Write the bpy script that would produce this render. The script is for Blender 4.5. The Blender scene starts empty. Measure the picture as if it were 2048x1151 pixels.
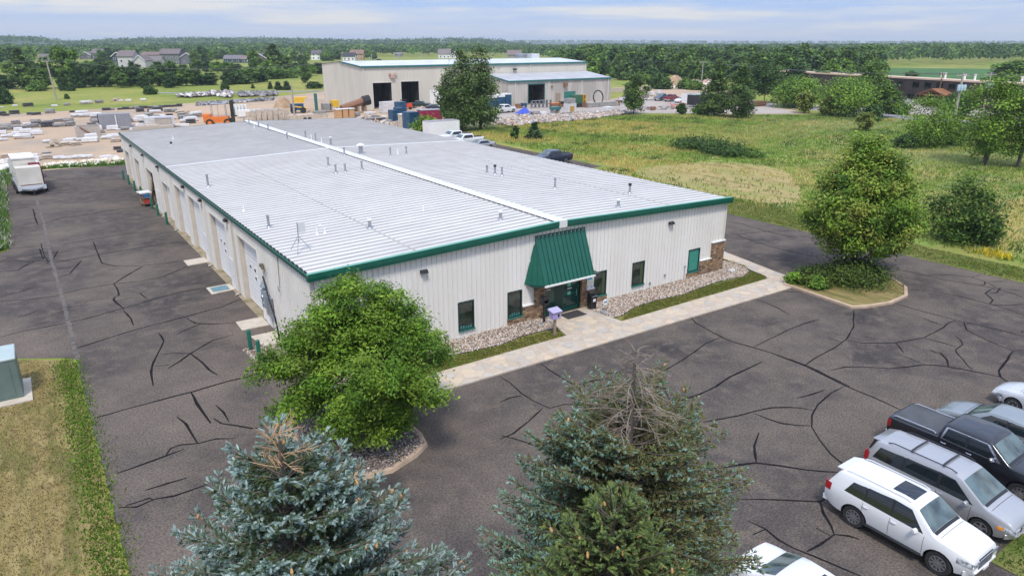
import bpy, bmesh, math, random
import numpy as np
from mathutils import Vector, Matrix
R_ = math.radians
scn = bpy.context.scene
# ---------------------------------------------------------------- camera, sky, sun, exposure
CAM = np.array([-10.18, -31.58, 15.84]); PITCH = R_(19.366); YAW = R_(34.726); FPX = 1402.3
cd = bpy.data.cameras.new('camera'); cam = bpy.data.objects.new('camera', cd); scn.collection.objects.link(cam)
cam.location = CAM; cam.rotation_euler = (math.pi/2 - PITCH, 0, -YAW)
cd.sensor_width = 36; cd.lens = 36*FPX/2048; cd.clip_start = 0.1; cd.clip_end = 20000
scn.camera = cam
scn.render.resolution_x = 1024; scn.render.resolution_y = 575
SUN_EL, SUN_AZ = R_(58), R_(215)          # compass style: azimuth from +Y towards +X
w = bpy.data.worlds.new('World'); scn.world = w; w.use_nodes = True
nt = w.node_tree; nt.nodes.clear()
sky = nt.nodes.new('ShaderNodeTexSky'); sky.sky_type = 'NISHITA'; sky.sun_disc = False
sky.sun_elevation = SUN_EL; sky.sun_rotation = SUN_AZ; sky.altitude = 300; sky.air_density = 1.0; sky.dust_density = 0.6
bg1 = nt.nodes.new('ShaderNodeBackground'); bg1.inputs['Strength'].default_value = 0.07
nt.links.new(sky.outputs[0], bg1.inputs['Color'])
tc = nt.nodes.new('ShaderNodeTexCoord'); mp = nt.nodes.new('ShaderNodeMapping')
mp.inputs['Scale'].default_value = (1.5, 1.5, 22); mp.inputs['Rotation'].default_value = (R_(2.0), R_(-1.0), R_(20))
nt.links.new(tc.outputs['Generated'], mp.inputs['Vector'])
n1 = nt.nodes.new('ShaderNodeTexNoise'); n1.inputs['Scale'].default_value = 2.3; n1.inputs['Detail'].default_value = 7; n1.inputs['Roughness'].default_value = .55
nt.links.new(mp.outputs[0], n1.inputs['Vector'])
rp = nt.nodes.new('ShaderNodeValToRGB'); rp.color_ramp.elements[0].position = .36; rp.color_ramp.elements[1].position = .66
rp.color_ramp.elements[0].color = (.72,.72,.72,1); rp.color_ramp.elements[1].color = (.95,.95,.95,1)
nt.links.new(n1.outputs['Fac'], rp.inputs[0])
sx = nt.nodes.new('ShaderNodeSeparateXYZ'); nt.links.new(tc.outputs['Generated'], sx.inputs[0])
mr = nt.nodes.new('ShaderNodeMapRange'); mr.inputs['From Min'].default_value = 0.0; mr.inputs['From Max'].default_value = .05
mr.inputs['To Min'].default_value = .55; mr.inputs['To Max'].default_value = 0
nt.links.new(sx.outputs['Z'], mr.inputs['Value'])
mx = nt.nodes.new('ShaderNodeMath'); mx.operation = 'MAXIMUM'
nt.links.new(rp.outputs[0], mx.inputs[0]); nt.links.new(mr.outputs[0], mx.inputs[1])
bg2 = nt.nodes.new('ShaderNodeBackground')
cmx = nt.nodes.new('ShaderNodeMix'); cmx.data_type = 'RGBA'; cmx.inputs[6].default_value = (.34,.52,.98,1); cmx.inputs[7].default_value = (.86,.86,.88,1)
cr2 = nt.nodes.new('ShaderNodeMapRange'); cr2.inputs['From Min'].default_value = .43; cr2.inputs['From Max'].default_value = .62
nt.links.new(n1.outputs['Fac'], cr2.inputs['Value'])
lowh = nt.nodes.new('ShaderNodeMapRange'); lowh.inputs['From Min'].default_value = 0.0; lowh.inputs['From Max'].default_value = .035; lowh.inputs['To Min'].default_value = .8; lowh.inputs['To Max'].default_value = 0
nt.links.new(sx.outputs['Z'], lowh.inputs['Value'])
mx3 = nt.nodes.new('ShaderNodeMath'); mx3.operation = 'MAXIMUM'; nt.links.new(cr2.outputs[0], mx3.inputs[0]); nt.links.new(lowh.outputs[0], mx3.inputs[1])
nt.links.new(mx3.outputs[0], cmx.inputs['Factor']); nt.links.new(cmx.outputs[2], bg2.inputs['Color'])
stg = nt.nodes.new('ShaderNodeMapRange'); stg.inputs['From Min'].default_value = 0; stg.inputs['From Max'].default_value = 1; stg.inputs['To Min'].default_value = .42; stg.inputs['To Max'].default_value = 1.0
nt.links.new(sx.outputs['Z'], stg.inputs['Value']); nt.links.new(stg.outputs[0], bg2.inputs['Strength'])
ms = nt.nodes.new('ShaderNodeMixShader'); wo = nt.nodes.new('ShaderNodeOutputWorld')
nt.links.new(mx.outputs[0], ms.inputs[0]); nt.links.new(bg1.outputs[0], ms.inputs[1]); nt.links.new(bg2.outputs[0], ms.inputs[2])
nt.links.new(ms.outputs[0], wo.inputs['Surface'])
sd = bpy.data.lights.new('sun', 'SUN'); sun = bpy.data.objects.new('sun', sd); scn.collection.objects.link(sun)
sd.energy = 1.5; sd.angle = R_(10); sd.color = (1, .95, .87)
_s = Vector((math.sin(SUN_AZ)*math.cos(SUN_EL), math.cos(SUN_AZ)*math.cos(SUN_EL), math.sin(SUN_EL)))
sun.rotation_euler = _s.to_track_quat('Z', 'Y').to_euler(); sun.location = (0, 0, 60)
scn.view_settings.view_transform = 'Standard'; scn.view_settings.look = 'None'
scn.view_settings.exposure = 1.05; scn.view_settings.gamma = 1; scn.view_settings.use_curve_mapping = False
scn.cycles.max_bounces = 5; scn.cycles.diffuse_bounces = 3; scn.cycles.glossy_bounces = 3; scn.cycles.volume_bounces = 0
scn.cycles.transmission_bounces = 3; scn.cycles.transparent_max_bounces = 6
# ---------------------------------------------------------------- surveying helper: where a sight line meets a level plane
_cy, _sy, _cp, _sp = math.cos(YAW), math.sin(YAW), math.cos(PITCH), math.sin(PITCH)
FW = np.array([_sy*_cp, _cy*_cp, -_sp]); RT = np.array([_cy, -_sy, 0]); UP = np.cross(RT, FW)
def G(x, y, z=0.0):
    d = FW + RT*(x-1024)/FPX - UP*(y-575.5)/FPX
    t = (z-CAM[2])/d[2]
    p = CAM + d*t
    return float(p[0]), float(p[1])
def PJ(x, y, z=0.0):
    q = np.array([x, y, z]) - CAM; d = q@FW
    return 1024+FPX*(q@RT)/d, 575.5-FPX*(q@UP)/d
def HT(x, y, py):                          # height of something standing at x,y whose top is on sight row py
    q0 = np.array([x, y, 0]) - CAM
    k = (575.5-py)/FPX                     # (q@UP)/(q@FW)=k
    return float((k*(q0@FW) - q0@UP)/(UP[2]-k*FW[2]))
def MPP(x, y):
    return float((np.array([x, y, 0])-CAM)@FW/FPX)
# ---------------------------------------------------------------- materials
MATS = {}
def mat(name, c1, c2=None, rough=.6, metal=0, scale=4, detail=5, bump=0, bscale=None, contrast=(.35,.65), world=False, spec=None, c3=None, stretch=None, coat=0):
    if name in MATS: return MATS[name]
    m = bpy.data.materials.new(name); m.use_nodes = True; n = m.node_tree; b = n.nodes['Principled BSDF']
    b.inputs['Roughness'].default_value = rough; b.inputs['Metallic'].default_value = metal
    if spec is not None: b.inputs['Specular IOR Level'].default_value = spec
    if coat: b.inputs['Coat Weight'].default_value = coat; b.inputs['Coat Roughness'].default_value = .05
    b.inputs['Base Color'].default_value = (*c1, 1)
    if world:
        g = n.nodes.new('ShaderNodeNewGeometry'); src = g.outputs['Position']
    else:
        g = n.nodes.new('ShaderNodeTexCoord'); src = g.outputs['Object']
    if stretch:
        mpn = n.nodes.new('ShaderNodeMapping'); mpn.inputs['Scale'].default_value = stretch
        n.links.new(src, mpn.inputs[0]); src = mpn.outputs[0]
    if c2 is not None:
        t = n.nodes.new('ShaderNodeTexNoise'); t.inputs['Scale'].default_value = scale; t.inputs['Detail'].default_value = detail
        r = n.nodes.new('ShaderNodeValToRGB'); e = r.color_ramp.elements
        e[0].position, e[1].position = contrast; e[0].color = (*c1, 1); e[1].color = (*c2, 1)
        if c3 is not None:
            k = e.new((contrast[0]+contrast[1])/2); k.color = (*c3, 1)
        n.links.new(src, t.inputs['Vector']); n.links.new(t.outputs['Fac'], r.inputs[0]); n.links.new(r.outputs[0], b.inputs['Base Color'])
    if bump:
        t2 = n.nodes.new('ShaderNodeTexNoise'); t2.inputs['Scale'].default_value = bscale or scale*4; t2.inputs['Detail'].default_value = 4
        bn = n.nodes.new('ShaderNodeBump'); bn.inputs['Strength'].default_value = bump; bn.inputs['Distance'].default_value = .05
        n.links.new(src, t2.inputs['Vector']); n.links.new(t2.outputs['Fac'], bn.inputs['Height']); n.links.new(bn.outputs[0], b.inputs['Normal'])
    MATS[name] = m
    return m
def colmat(name, rough=.8, trans=0.0, spec=.3):
    """surface whose own colour varies piece by piece (colour attribute Col)"""
    if name in MATS: return MATS[name]
    m = bpy.data.materials.new(name); m.use_nodes = True; n = m.node_tree; b = n.nodes['Principled BSDF']
    a = n.nodes.new('ShaderNodeVertexColor'); a.layer_name = 'Col'
    b.inputs['Roughness'].default_value = rough; b.inputs['Specular IOR Level'].default_value = spec
    n.links.new(a.outputs[0], b.inputs['Base Color'])
    if trans:
        t = n.nodes.new('ShaderNodeBsdfTranslucent'); mxs = n.nodes.new('ShaderNodeMixShader'); mxs.inputs[0].default_value = trans
        hs = n.nodes.new('ShaderNodeHueSaturation'); hs.inputs['Value'].default_value = 1.5; hs.inputs['Hue'].default_value = .485
        n.links.new(a.outputs[0], hs.inputs['Color']); n.links.new(hs.outputs[0], t.inputs['Color'])
        o = n.nodes['Material Output']; n.links.new(b.outputs[0], mxs.inputs[1]); n.links.new(t.outputs[0], mxs.inputs[2]); n.links.new(mxs.outputs[0], o.inputs['Surface'])
    MATS[name] = m
    return m
def layered(name, cols, scales, conts, rough=.9, bump=.3, bscale=8, spec=.2, stretch=None, grain=0, gscale=30):
    """ground covers: base colour, then patches of further colours laid over by independent noises"""
    m = bpy.data.materials.new(name); m.use_nodes = True; n = m.node_tree; b = n.nodes['Principled BSDF']
    b.inputs['Roughness'].default_value = rough; b.inputs['Specular IOR Level'].default_value = spec
    g = n.nodes.new('ShaderNodeNewGeometry'); last = None
    src0 = g.outputs['Position']
    if stretch:
        mpn = n.nodes.new('ShaderNodeMapping'); mpn.inputs['Scale'].default_value = stretch; n.links.new(src0, mpn.inputs[0]); src0 = mpn.outputs[0]
    for i, c in enumerate(cols):
        if i == 0:
            rgb = n.nodes.new('ShaderNodeRGB'); rgb.outputs[0].default_value = (*c, 1); last = rgb.outputs[0]; continue
        ad = n.nodes.new('ShaderNodeVectorMath'); ad.operation = 'ADD'; ad.inputs[1].default_value = (13.7*i, -7.1*i, 3.3*i)
        n.links.new(src0, ad.inputs[0])
        t = n.nodes.new('ShaderNodeTexNoise'); t.inputs['Scale'].default_value = scales[i-1]; t.inputs['Detail'].default_value = 6; t.inputs['Roughness'].default_value = .6
        r = n.nodes.new('ShaderNodeMapRange'); r.inputs['From Min'].default_value, r.inputs['From Max'].default_value = conts[i-1]
        k = n.nodes.new('ShaderNodeMix'); k.data_type = 'RGBA'
        n.links.new(ad.outputs[0], t.inputs['Vector']); n.links.new(t.outputs['Fac'], r.inputs['Value']); n.links.new(r.outputs[0], k.inputs['Factor'])
        n.links.new(last, k.inputs[6]); k.inputs[7].default_value = (*c, 1); last = k.outputs[2]
    if grain:
        gn = n.nodes.new('ShaderNodeTexNoise'); gn.inputs['Scale'].default_value = gscale; gn.inputs['Detail'].default_value = 3; n.links.new(g.outputs['Position'], gn.inputs['Vector'])
        gm = n.nodes.new('ShaderNodeMapRange'); gm.inputs['From Min'].default_value = .35; gm.inputs['From Max'].default_value = .65; gm.inputs['To Min'].default_value = 1-grain; gm.inputs['To Max'].default_value = 1+grain
        gs = n.nodes.new('ShaderNodeVectorMath'); gs.operation = 'SCALE'; n.links.new(gn.outputs['Fac'], gm.inputs['Value']); n.links.new(last, gs.inputs[0]); n.links.new(gm.outputs[0], gs.inputs['Scale']); last = gs.outputs[0]
    n.links.new(last, b.inputs['Base Color'])
    t2 = n.nodes.new('ShaderNodeTexNoise'); t2.inputs['Scale'].default_value = bscale; t2.inputs['Detail'].default_value = 5
    bn = n.nodes.new('ShaderNodeBump'); bn.inputs['Strength'].default_value = bump; bn.inputs['Distance'].default_value = .06
    n.links.new(g.outputs['Position'], t2.inputs['Vector']); n.links.new(t2.outputs['Fac'], bn.inputs['Height']); n.links.new(bn.outputs[0], b.inputs['Normal'])
    MATS[name] = m; return m
# ---------------------------------------------------------------- object helpers
col = scn.collection
def tag(o, label=None, cat=None, group=None, kind=None):
    if label: o['label'] = label
    if cat: o['category'] = cat
    if group: o['group'] = group
    if kind: o['kind'] = kind
    return o
def thing(name, label, cat, loc=(0,0,0), rz=0, group=None):
    o = bpy.data.objects.new(name, None); col.objects.link(o); o.location = loc; o.rotation_euler = (0,0,rz)
    o.empty_display_size = .3
    return tag(o, label, cat, group)
def copy_tree(o, loc=None, rz=None, label=None, parent=None, scale=None, group=None):
    c = o.copy(); col.objects.link(c)
    if parent is not None: c.parent = parent
    for ch in list(o.children): copy_tree(ch, parent=c)
    if loc is not None: c.location = loc
    if rz is not None: c.rotation_euler = (0,0,rz)
    if scale is not None: c.scale = scale if hasattr(scale, '__len__') else (scale,)*3
    if label: c['label'] = label
    if group: c['group'] = group
    return c
class MB:
    def __init__(s): s.v = []; s.f = []; s.m = []
    def add(s, vs, fs, m=0):
        o = len(s.v); s.v += [tuple(map(float, p)) for p in vs]; s.f += [tuple(i+o for i in q) for q in fs]; s.m += [m]*len(fs); return s
    def box(s, x0, x1, y0, y1, z0, z1, m=0, rz=0, c=None):
        vs = [(x,y,z) for z in (z0,z1) for y in (y0,y1) for x in (x0,x1)]
        if rz:
            cx, cy = c if c else ((x0+x1)/2, (y0+y1)/2); a, b = math.cos(rz), math.sin(rz)
            vs = [(cx+(x-cx)*a-(y-cy)*b, cy+(x-cx)*b+(y-cy)*a, z) for x,y,z in vs]
        return s.add(vs, [(0,2,3,1),(4,5,7,6),(0,1,5,4),(2,6,7,3),(0,4,6,2),(1,3,7,5)], m)
    def cb(s, cx, cy, cz, sx, sy, sz, m=0, rz=0): return s.box(cx-sx/2,cx+sx/2,cy-sy/2,cy+sy/2,cz-sz/2,cz+sz/2,m,rz)
    def hexa(s, p, m=0):   # 8 points: bottom ring 0-3, top ring 4-7
        return s.add(p, [(3,2,1,0),(4,5,6,7),(0,1,5,4),(1,2,6,5),(2,3,7,6),(3,0,4,7)], m)
    def prism(s, poly, z0, z1, m=0, side=True, bottom=True):
        n = len(poly); vs = [(x,y,z0) for x,y in poly]+[(x,y,z1) for x,y in poly]
        fs = [tuple(range(n,2*n))]
        if bottom: fs.append(tuple(range(n-1,-1,-1)))
        if side: fs += [(i,(i+1)%n,n+(i+1)%n,n+i) for i in range(n)]
        return s.add(vs, fs, m)
    def tube(s, pts, rad, n=6, m=0, cap=True):
        pts = [Vector(p) for p in pts]; rr = rad if hasattr(rad,'__len__') else [rad]*len(pts)
        vs = []
        for i, p in enumerate(pts):
            d = (pts[min(i+1,len(pts)-1)]-pts[max(i-1,0)])
            if d.length < 1e-9: d = Vector((0,0,1))
            d.normalize(); a = d.cross(Vector((0,0,1)) if abs(d.z) < .9 else Vector((1,0,0))).normalized(); b = d.cross(a)
            for k in range(n):
                t = 2*math.pi*k/n; vs.append(p+(a*math.cos(t)+b*math.sin(t))*rr[i])
        fs = [(i*n+k, i*n+(k+1)%n, (i+1)*n+(k+1)%n, (i+1)*n+k) for i in range(len(pts)-1) for k in range(n)]
        if cap: fs += [tuple(range(n-1,-1,-1)), tuple(range((len(pts)-1)*n, len(pts)*n))]
        return s.add(vs, fs, m)
    def lathe(s, prof, n=16, axis='z', c=(0,0,0), m=0):   # prof: (r, h)
        vs = []
        for r, h in prof:
            for k in range(n):
                t = 2*math.pi*k/n; a, b = r*math.cos(t), r*math.sin(t)
                p = (a,b,h) if axis=='z' else ((a,h,b) if axis=='y' else (h,a,b))
                vs.append((p[0]+c[0],p[1]+c[1],p[2]+c[2]))
        fs = [(i*n+k, i*n+(k+1)%n, (i+1)*n+(k+1)%n, (i+1)*n+k) for i in range(len(prof)-1) for k in range(n)]
        fs += [tuple(range(n-1,-1,-1)), tuple(range((len(prof)-1)*n, len(prof)*n))]
        return s.add(vs, fs, m)
    def build(s, name, mats, parent=None, smooth=0, bevel=0, fix=True):
        me = bpy.data.meshes.new(name); me.from_pydata(s.v, [], s.f)
        for q in (mats if isinstance(mats, (list,tuple)) else [mats]): me.materials.append(q)
        me.polygons.foreach_set('material_index', s.m)
        bm = bmesh.new(); bm.from_mesh(me)
        if fix: bmesh.ops.recalc_face_normals(bm, faces=bm.faces)
        if bevel: bmesh.ops.bevel(bm, geom=list(bm.edges), offset=bevel, segments=1, affect='EDGES')
        if smooth:
            for f in bm.faces: f.smooth = True
            for e in bm.edges:
                if len(e.link_faces) == 2 and e.calc_face_angle(0) > smooth: e.smooth = False
        bm.to_mesh(me); bm.free(); me.update()
        o = bpy.data.objects.new(name, me); col.objects.link(o)
        if parent is not None: o.parent = parent
        return o
def sheet(name, poly, z, m, label=None, sub=None, kind='structure'):
    b = MB(); b.prism(poly, z, z, side=False, bottom=False); o = b.build(name, m, fix=False)
    tag(o, label, None, None, kind); return o
def npmesh(name, V, F, mats, parent=None, colr=None, smooth=False):
    """V (N,3) float, F (M,k) int uniform polygons; colr per-vertex (N,3)"""
    me = bpy.data.meshes.new(name); k = F.shape[1]
    me.vertices.add(len(V)); me.vertices.foreach_set('co', V.astype(np.float32).ravel())
    me.loops.add(F.size); me.loops.foreach_set('vertex_index', F.astype(np.int32).ravel())
    me.polygons.add(len(F)); me.polygons.foreach_set('loop_start', np.arange(0, F.size, k, dtype=np.int32))
    if colr is not None:
        a = me.color_attributes.new('Col', 'FLOAT_COLOR', 'POINT')
        a.data.foreach_set('color', np.concatenate([colr, np.ones((len(V),1))], 1).astype(np.float32).ravel())
    if smooth: me.polygons.foreach_set('use_smooth', np.ones(len(F), bool))
    for q in (mats if isinstance(mats,(list,tuple)) else [mats]): me.materials.append(q)
    me.update(calc_edges=True); me.validate()
    o = bpy.data.objects.new(name, me); col.objects.link(o)
    if parent is not None: o.parent = parent
    return o
def frames(N, rg):
    """random unit axes; N given (n,3) normals -> tangent a, b"""
    N = N/np.linalg.norm(N, axis=1, keepdims=True)
    t = rg.normal(size=N.shape); a = np.cross(N, t); a /= np.linalg.norm(a, axis=1, keepdims=True)+1e-9
    return N, a, np.cross(N, a)
def leaf_quads(P, N, size, rg, aspect=.6):
    N, a, b = frames(N, rg); s = np.atleast_1d(size).reshape(-1,1)*np.ones((len(P),1))
    V = np.stack([P-a*s, P-b*s*aspect+N*s*.15, P+a*s, P+b*s*aspect+N*s*.15], 1).reshape(-1,3)
    return V, np.arange(len(P)*4).reshape(-1,4)
def replicate(TV, TF, P, A, B, C, scl, cols):
    """template in axes (A,B,C) at P"""
    n = len(P); V = (TV[None,:,0:1]*A[:,None,:]+TV[None,:,1:2]*B[:,None,:]+TV[None,:,2:3]*C[:,None,:])*np.reshape(scl,(n,1,-1)) + P[:,None,:]
    F = (TF[None]+np.arange(n)[:,None,None]*len(TV)).reshape(-1, TF.shape[1])
    return V.reshape(-1,3), F, np.repeat(cols, len(TV), 0)
def palette(rg, n, cols, jit=.12):
    c = np.array(cols)[rg.integers(0, len(cols), n)]
    return np.clip(c*(1+rg.normal(size=(n,1))*jit), .003, .95)
def poly_sample(poly, n, rg):
    poly = np.array(poly); lo, hi = poly.min(0), poly.max(0); out = []
    x, y = poly[:,0], poly[:,1]; x2, y2 = np.roll(x,-1), np.roll(y,-1)
    while sum(map(len,out)) < n:
        q = rg.uniform(lo, hi, (n*2,2)); inside = np.zeros(len(q), bool)
        for a,b,c,d in zip(x,y,x2,y2):
            cnd = ((b > q[:,1]) != (d > q[:,1])); xi = (c-a)*(q[:,1]-b)/((d-b)+1e-12)+a
            inside ^= cnd & (q[:,0] < xi)
        out.append(q[inside])
    return np.concatenate(out)[:n]
# ---------------------------------------------------------------- ground and pavings
M_ground = layered('rough_grass', [(.21,.235,.04),(.31,.27,.07),(.10,.15,.02),(.17,.23,.035)], [.03,.08,.5], [(.45,.6),(.5,.7),(.5,.62)], bscale=2)
M_meadow = layered('meadow_grass', [(.17,.21,.04),(.36,.27,.09),(.09,.15,.025),(.19,.27,.055),(.40,.31,.13)], [.035,.06,.12,.35], [(.46,.60),(.52,.66),(.50,.64),(.56,.70)], bscale=1.6, bump=.8, stretch=(1,1.6,1))
M_lawn = layered('mown_lawn', [(.10,.135,.025),(.20,.18,.06),(.055,.095,.015)], [.25,1.6], [(.42,.6),(.5,.7)], bscale=14)
M_dry = layered('dry_lawn', [(.225,.175,.065),(.30,.235,.10),(.13,.125,.035),(.17,.125,.06)], [1.2,.8,3], [(.45,.65),(.5,.62),(.5,.7)], bscale=14, bump=.5, stretch=(1.6,.35,1))
M_hay = layered('mown_hay', [(.36,.28,.12),(.24,.19,.07),(.26,.25,.08)], [.9,.3], [(.45,.6),(.45,.65)], bscale=5, stretch=(1,.25,1))
M_green = layered('green_edge_grass', [(.075,.15,.015),(.12,.20,.03),(.05,.09,.012)], [2,.9], [(.42,.6),(.5,.65)], bscale=12, bump=.8)
M_crop = layered('soybean_leaves', [(.05,.135,.03),(.08,.17,.045),(.04,.10,.03)], [.02,.2], [(.4,.6),(.45,.65)], bscale=1, stretch=(1,3,1))
M_asph = layered('worn_asphalt', [(.080,.068,.061),(.158,.128,.103),(.048,.043,.042),(.130,.106,.087)], [.16,.20,1.1], [(.42,.70),(.50,.72),(.48,.68)], rough=.95, bump=.4, bscale=22, spec=.12, grain=.30, gscale=13)
M_yard = layered('sandy_yard_ground', [(.42,.31,.21),(.34,.275,.205),(.47,.34,.225),(.26,.19,.125)], [.08,.05,.9], [(.45,.6),(.48,.64),(.6,.72)], bscale=3)
M_gravelrd = layered('pale_gravel', [(.38,.33,.28),(.31,.27,.235),(.44,.385,.34)], [.1,.6], [(.45,.6),(.5,.7)], bscale=6)
M_road = mat('road_asphalt', (.20,.20,.205), (.26,.25,.25), rough=.9, scale=.3, world=True)
M_conc = mat('cream_concrete', (.46,.40,.31), (.55,.48,.39), rough=.85, scale=2, world=True, bump=.1, bscale=20)
M_curb = mat('tan_curb_concrete', (.37,.27,.185), (.50,.37,.26), rough=.85, scale=1.5, world=True, bump=.15, bscale=20)
M_tar = mat('tar_sealant', (.010,.009,.010), (.018,.016,.017), rough=.95, scale=3, world=True, spec=.08)
M_soil = layered('gravel_bed_base', [(.26,.21,.17),(.13,.11,.10)], [6], [(.45,.6)], bscale=20)
# stamped sidewalk: irregular flagstone cells
def stamped():
    m = bpy.data.materials.new('stamped_concrete'); m.use_nodes = True; n = m.node_tree; b = n.nodes['Principled BSDF']; b.inputs['Roughness'].default_value = .75
    g = n.nodes.new('ShaderNodeNewGeometry')
    nz = n.nodes.new('ShaderNodeTexNoise'); nz.inputs['Scale'].default_value = 1.1; nz.inputs['Detail'].default_value = 3; n.links.new(g.outputs['Position'], nz.inputs['Vector'])
    ad = n.nodes.new('ShaderNodeMix'); ad.data_type = 'VECTOR'; ad.inputs['Factor'].default_value = .25
    n.links.new(g.outputs['Position'], ad.inputs[4]); n.links.new(nz.outputs['Color'], ad.inputs[5])
    v = n.nodes.new('ShaderNodeTexVoronoi'); v.feature = 'DISTANCE_TO_EDGE'; v.inputs['Scale'].default_value = 2.6; n.links.new(ad.outputs[1], v.inputs['Vector'])
    v2 = n.nodes.new('ShaderNodeTexVoronoi'); v2.inputs['Scale'].default_value = 2.6; n.links.new(ad.outputs[1], v2.inputs['Vector'])
    cr = n.nodes.new('ShaderNodeValToRGB'); e = cr.color_ramp.elements; e[0].color = (.50,.40,.29,1); e[1].color = (.50,.42,.33,1)
    k = e.new(.35); k.color = (.42,.34,.26,1); k = e.new(.65); k.color = (.55,.44,.31,1); k = e.new(.82); k.color=(.37,.34,.30,1)
    n.links.new(v2.outputs['Color'], cr.inputs[0])
    n3 = n.nodes.new('ShaderNodeTexNoise'); n3.inputs['Scale'].default_value = 1.7; n3.inputs['Detail'].default_value = 8; n.links.new(g.outputs['Position'], n3.inputs['Vector'])
    r3 = n.nodes.new('ShaderNodeMapRange'); r3.inputs['From Min'].default_value=.45; r3.inputs['From Max'].default_value=.7; r3.inputs['To Max'].default_value=.75
    n.links.new(n3.outputs['Fac'], r3.inputs['Value'])
    m3 = n.nodes.new('ShaderNodeMix'); m3.data_type='RGBA'; n.links.new(r3.outputs[0], m3.inputs['Factor']); n.links.new(cr.outputs[0], m3.inputs[6]); m3.inputs[7].default_value=(.50,.44,.37,1)
    mr2 = n.nodes.new('ShaderNodeMapRange'); mr2.inputs['From Min'].default_value = 0; mr2.inputs['From Max'].default_value = .05; mr2.inputs['To Min'].default_value=.8; mr2.inputs['To Max'].default_value=1
    n.links.new(v.outputs['Distance'], mr2.inputs['Value'])
    mm = n.nodes.new('ShaderNodeVectorMath'); mm.operation='SCALE'; n.links.new(m3.outputs[2], mm.inputs[0]); n.links.new(mr2.outputs[0], mm.inputs['Scale']); n.links.new(mm.outputs[0], b.inputs['Base Color'])
    bp = n.nodes.new('ShaderNodeBump'); bp.inputs['Strength'].default_value = .3; bp.inputs['Distance'].default_value=.03; n.links.new(mr2.outputs[0], bp.inputs['Height']); n.links.new(bp.outputs[0], b.inputs['Normal'])
    return m
M_walk = stamped()
big = 9000
sheet('ground', [(-big,-2000),(big,-2000),(big,big),(-big,big)], 0, M_ground)
sheet('meadow', [(45.4,-60),(200,-60),(158,22),(149,47),(141,64),(128,72),(112,84),(100,90),(85,92),(66,86),(56,84),(54,37),(45.5,37)], .012, M_meadow)
sheet('hay_patch', [G(*q) for q in [(1262,347),(1290,336),(1350,328),(1420,325),(1480,326),(1530,332),(1572,344),(1592,360),(1604,385),(1602,404),(1560,409),(1500,401),(1430,396),(1380,380)]], .020, M_hay)
sheet('lawn_strip', [(45.2,-60),(49.2,-60),(49.0,-6),(51.5,6),(52.5,14),(49.5,24),(49.2,37),(45.2,37)], .024, M_lawn)
sheet('crop_field', [G(*q) for q in [(1752,136),(2300,140),(2300,172),(2048,166),(1900,160),(1752,158)]], .03, M_crop)
yard = [(-60,77.8),(-12,77.8),(31,77.8),(31,72),(49,72),(52,84),(60,88.5),(70,89),(84,89.5),(100,91),(107,92),(114,86),(128,74),(141,66),(147,75),(150,86),(162,96),(175,110),(190,128),(182,140),(150,131),(131,125),(131,118),(131,165),(97,162),(86,178),(76,203),(66,196),(50,186),(33,180),(20,176),(0,172),(-13,170),(-60,168)]
sheet('yard_ground', yard, .018, M_yard)
sheet('gravel_lot', [(70,90),(84,90.5),(100,92),(107,93),(114,87),(128,75),(140,68),(146,76),(150,88),(160,97),(150,112),(133,121),(133,122.5),(97,122.5),(88,118),(74,104)], .024, M_gravelrd)
sheet('county_road', [(30,231),(40,222),(76,209),(110,199),(110,193.5),(76,203.5),(40,216.5),(30,225)], .022, M_road)
sheet('street', [(154.5,-60),(161,-60),(157.5,27),(153,47),(160,65),(155,85),(158,97),(152,97),(149.5,86),(153,64),(147,46),(151,26)], .022, M_road)
sheet('far_parking', [G(*q) for q in [(1500,203),(1600,209),(1740,217),(1760,206),(1900,210),(2048,222),(2150,230),(2150,262),(2048,246),(1990,240),(1900,230),(1760,228),(1600,220),(1500,210)]], .017, M_gravelrd)
asph = [(-40,9.8),(-13.2,11.6),(-10.6,9.9),(-9.85,9.2),(-9.85,-60),(45.3,-60),(45.3,37.5),(53.5,39),(53.8,76),(31,77.6),(0,76.8),(-8,78.6),(-11,77),(-12.5,66),(-12.6,36),(-16,33),(-40,31)]
sheet('asphalt_lot', asph, .008, M_asph)
sheet('dry_lawn', [(-40,9.6),(-13.2,11.4),(-10.8,9.7),(-10.05,9.0),(-10.05,-60),(-40,-60)], .030, M_dry)
sheet('lawn_corner', [(13.0,-25.2),(60,-25.2),(60,-60),(-9.5,-60),(-9.5,-27.5),(6,-27.0),(13,-26.8)], .030, M_lawn)
sheet('left_verge', [(-40,36),(-12.9,36.2),(-12.7,48),(-12.7,66),(-11.2,77.2),(-8,78.8),(0,77),(4,77.2),(4,80.5),(-12,82),(-30,80),(-40,80)], .030, M_green)
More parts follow.
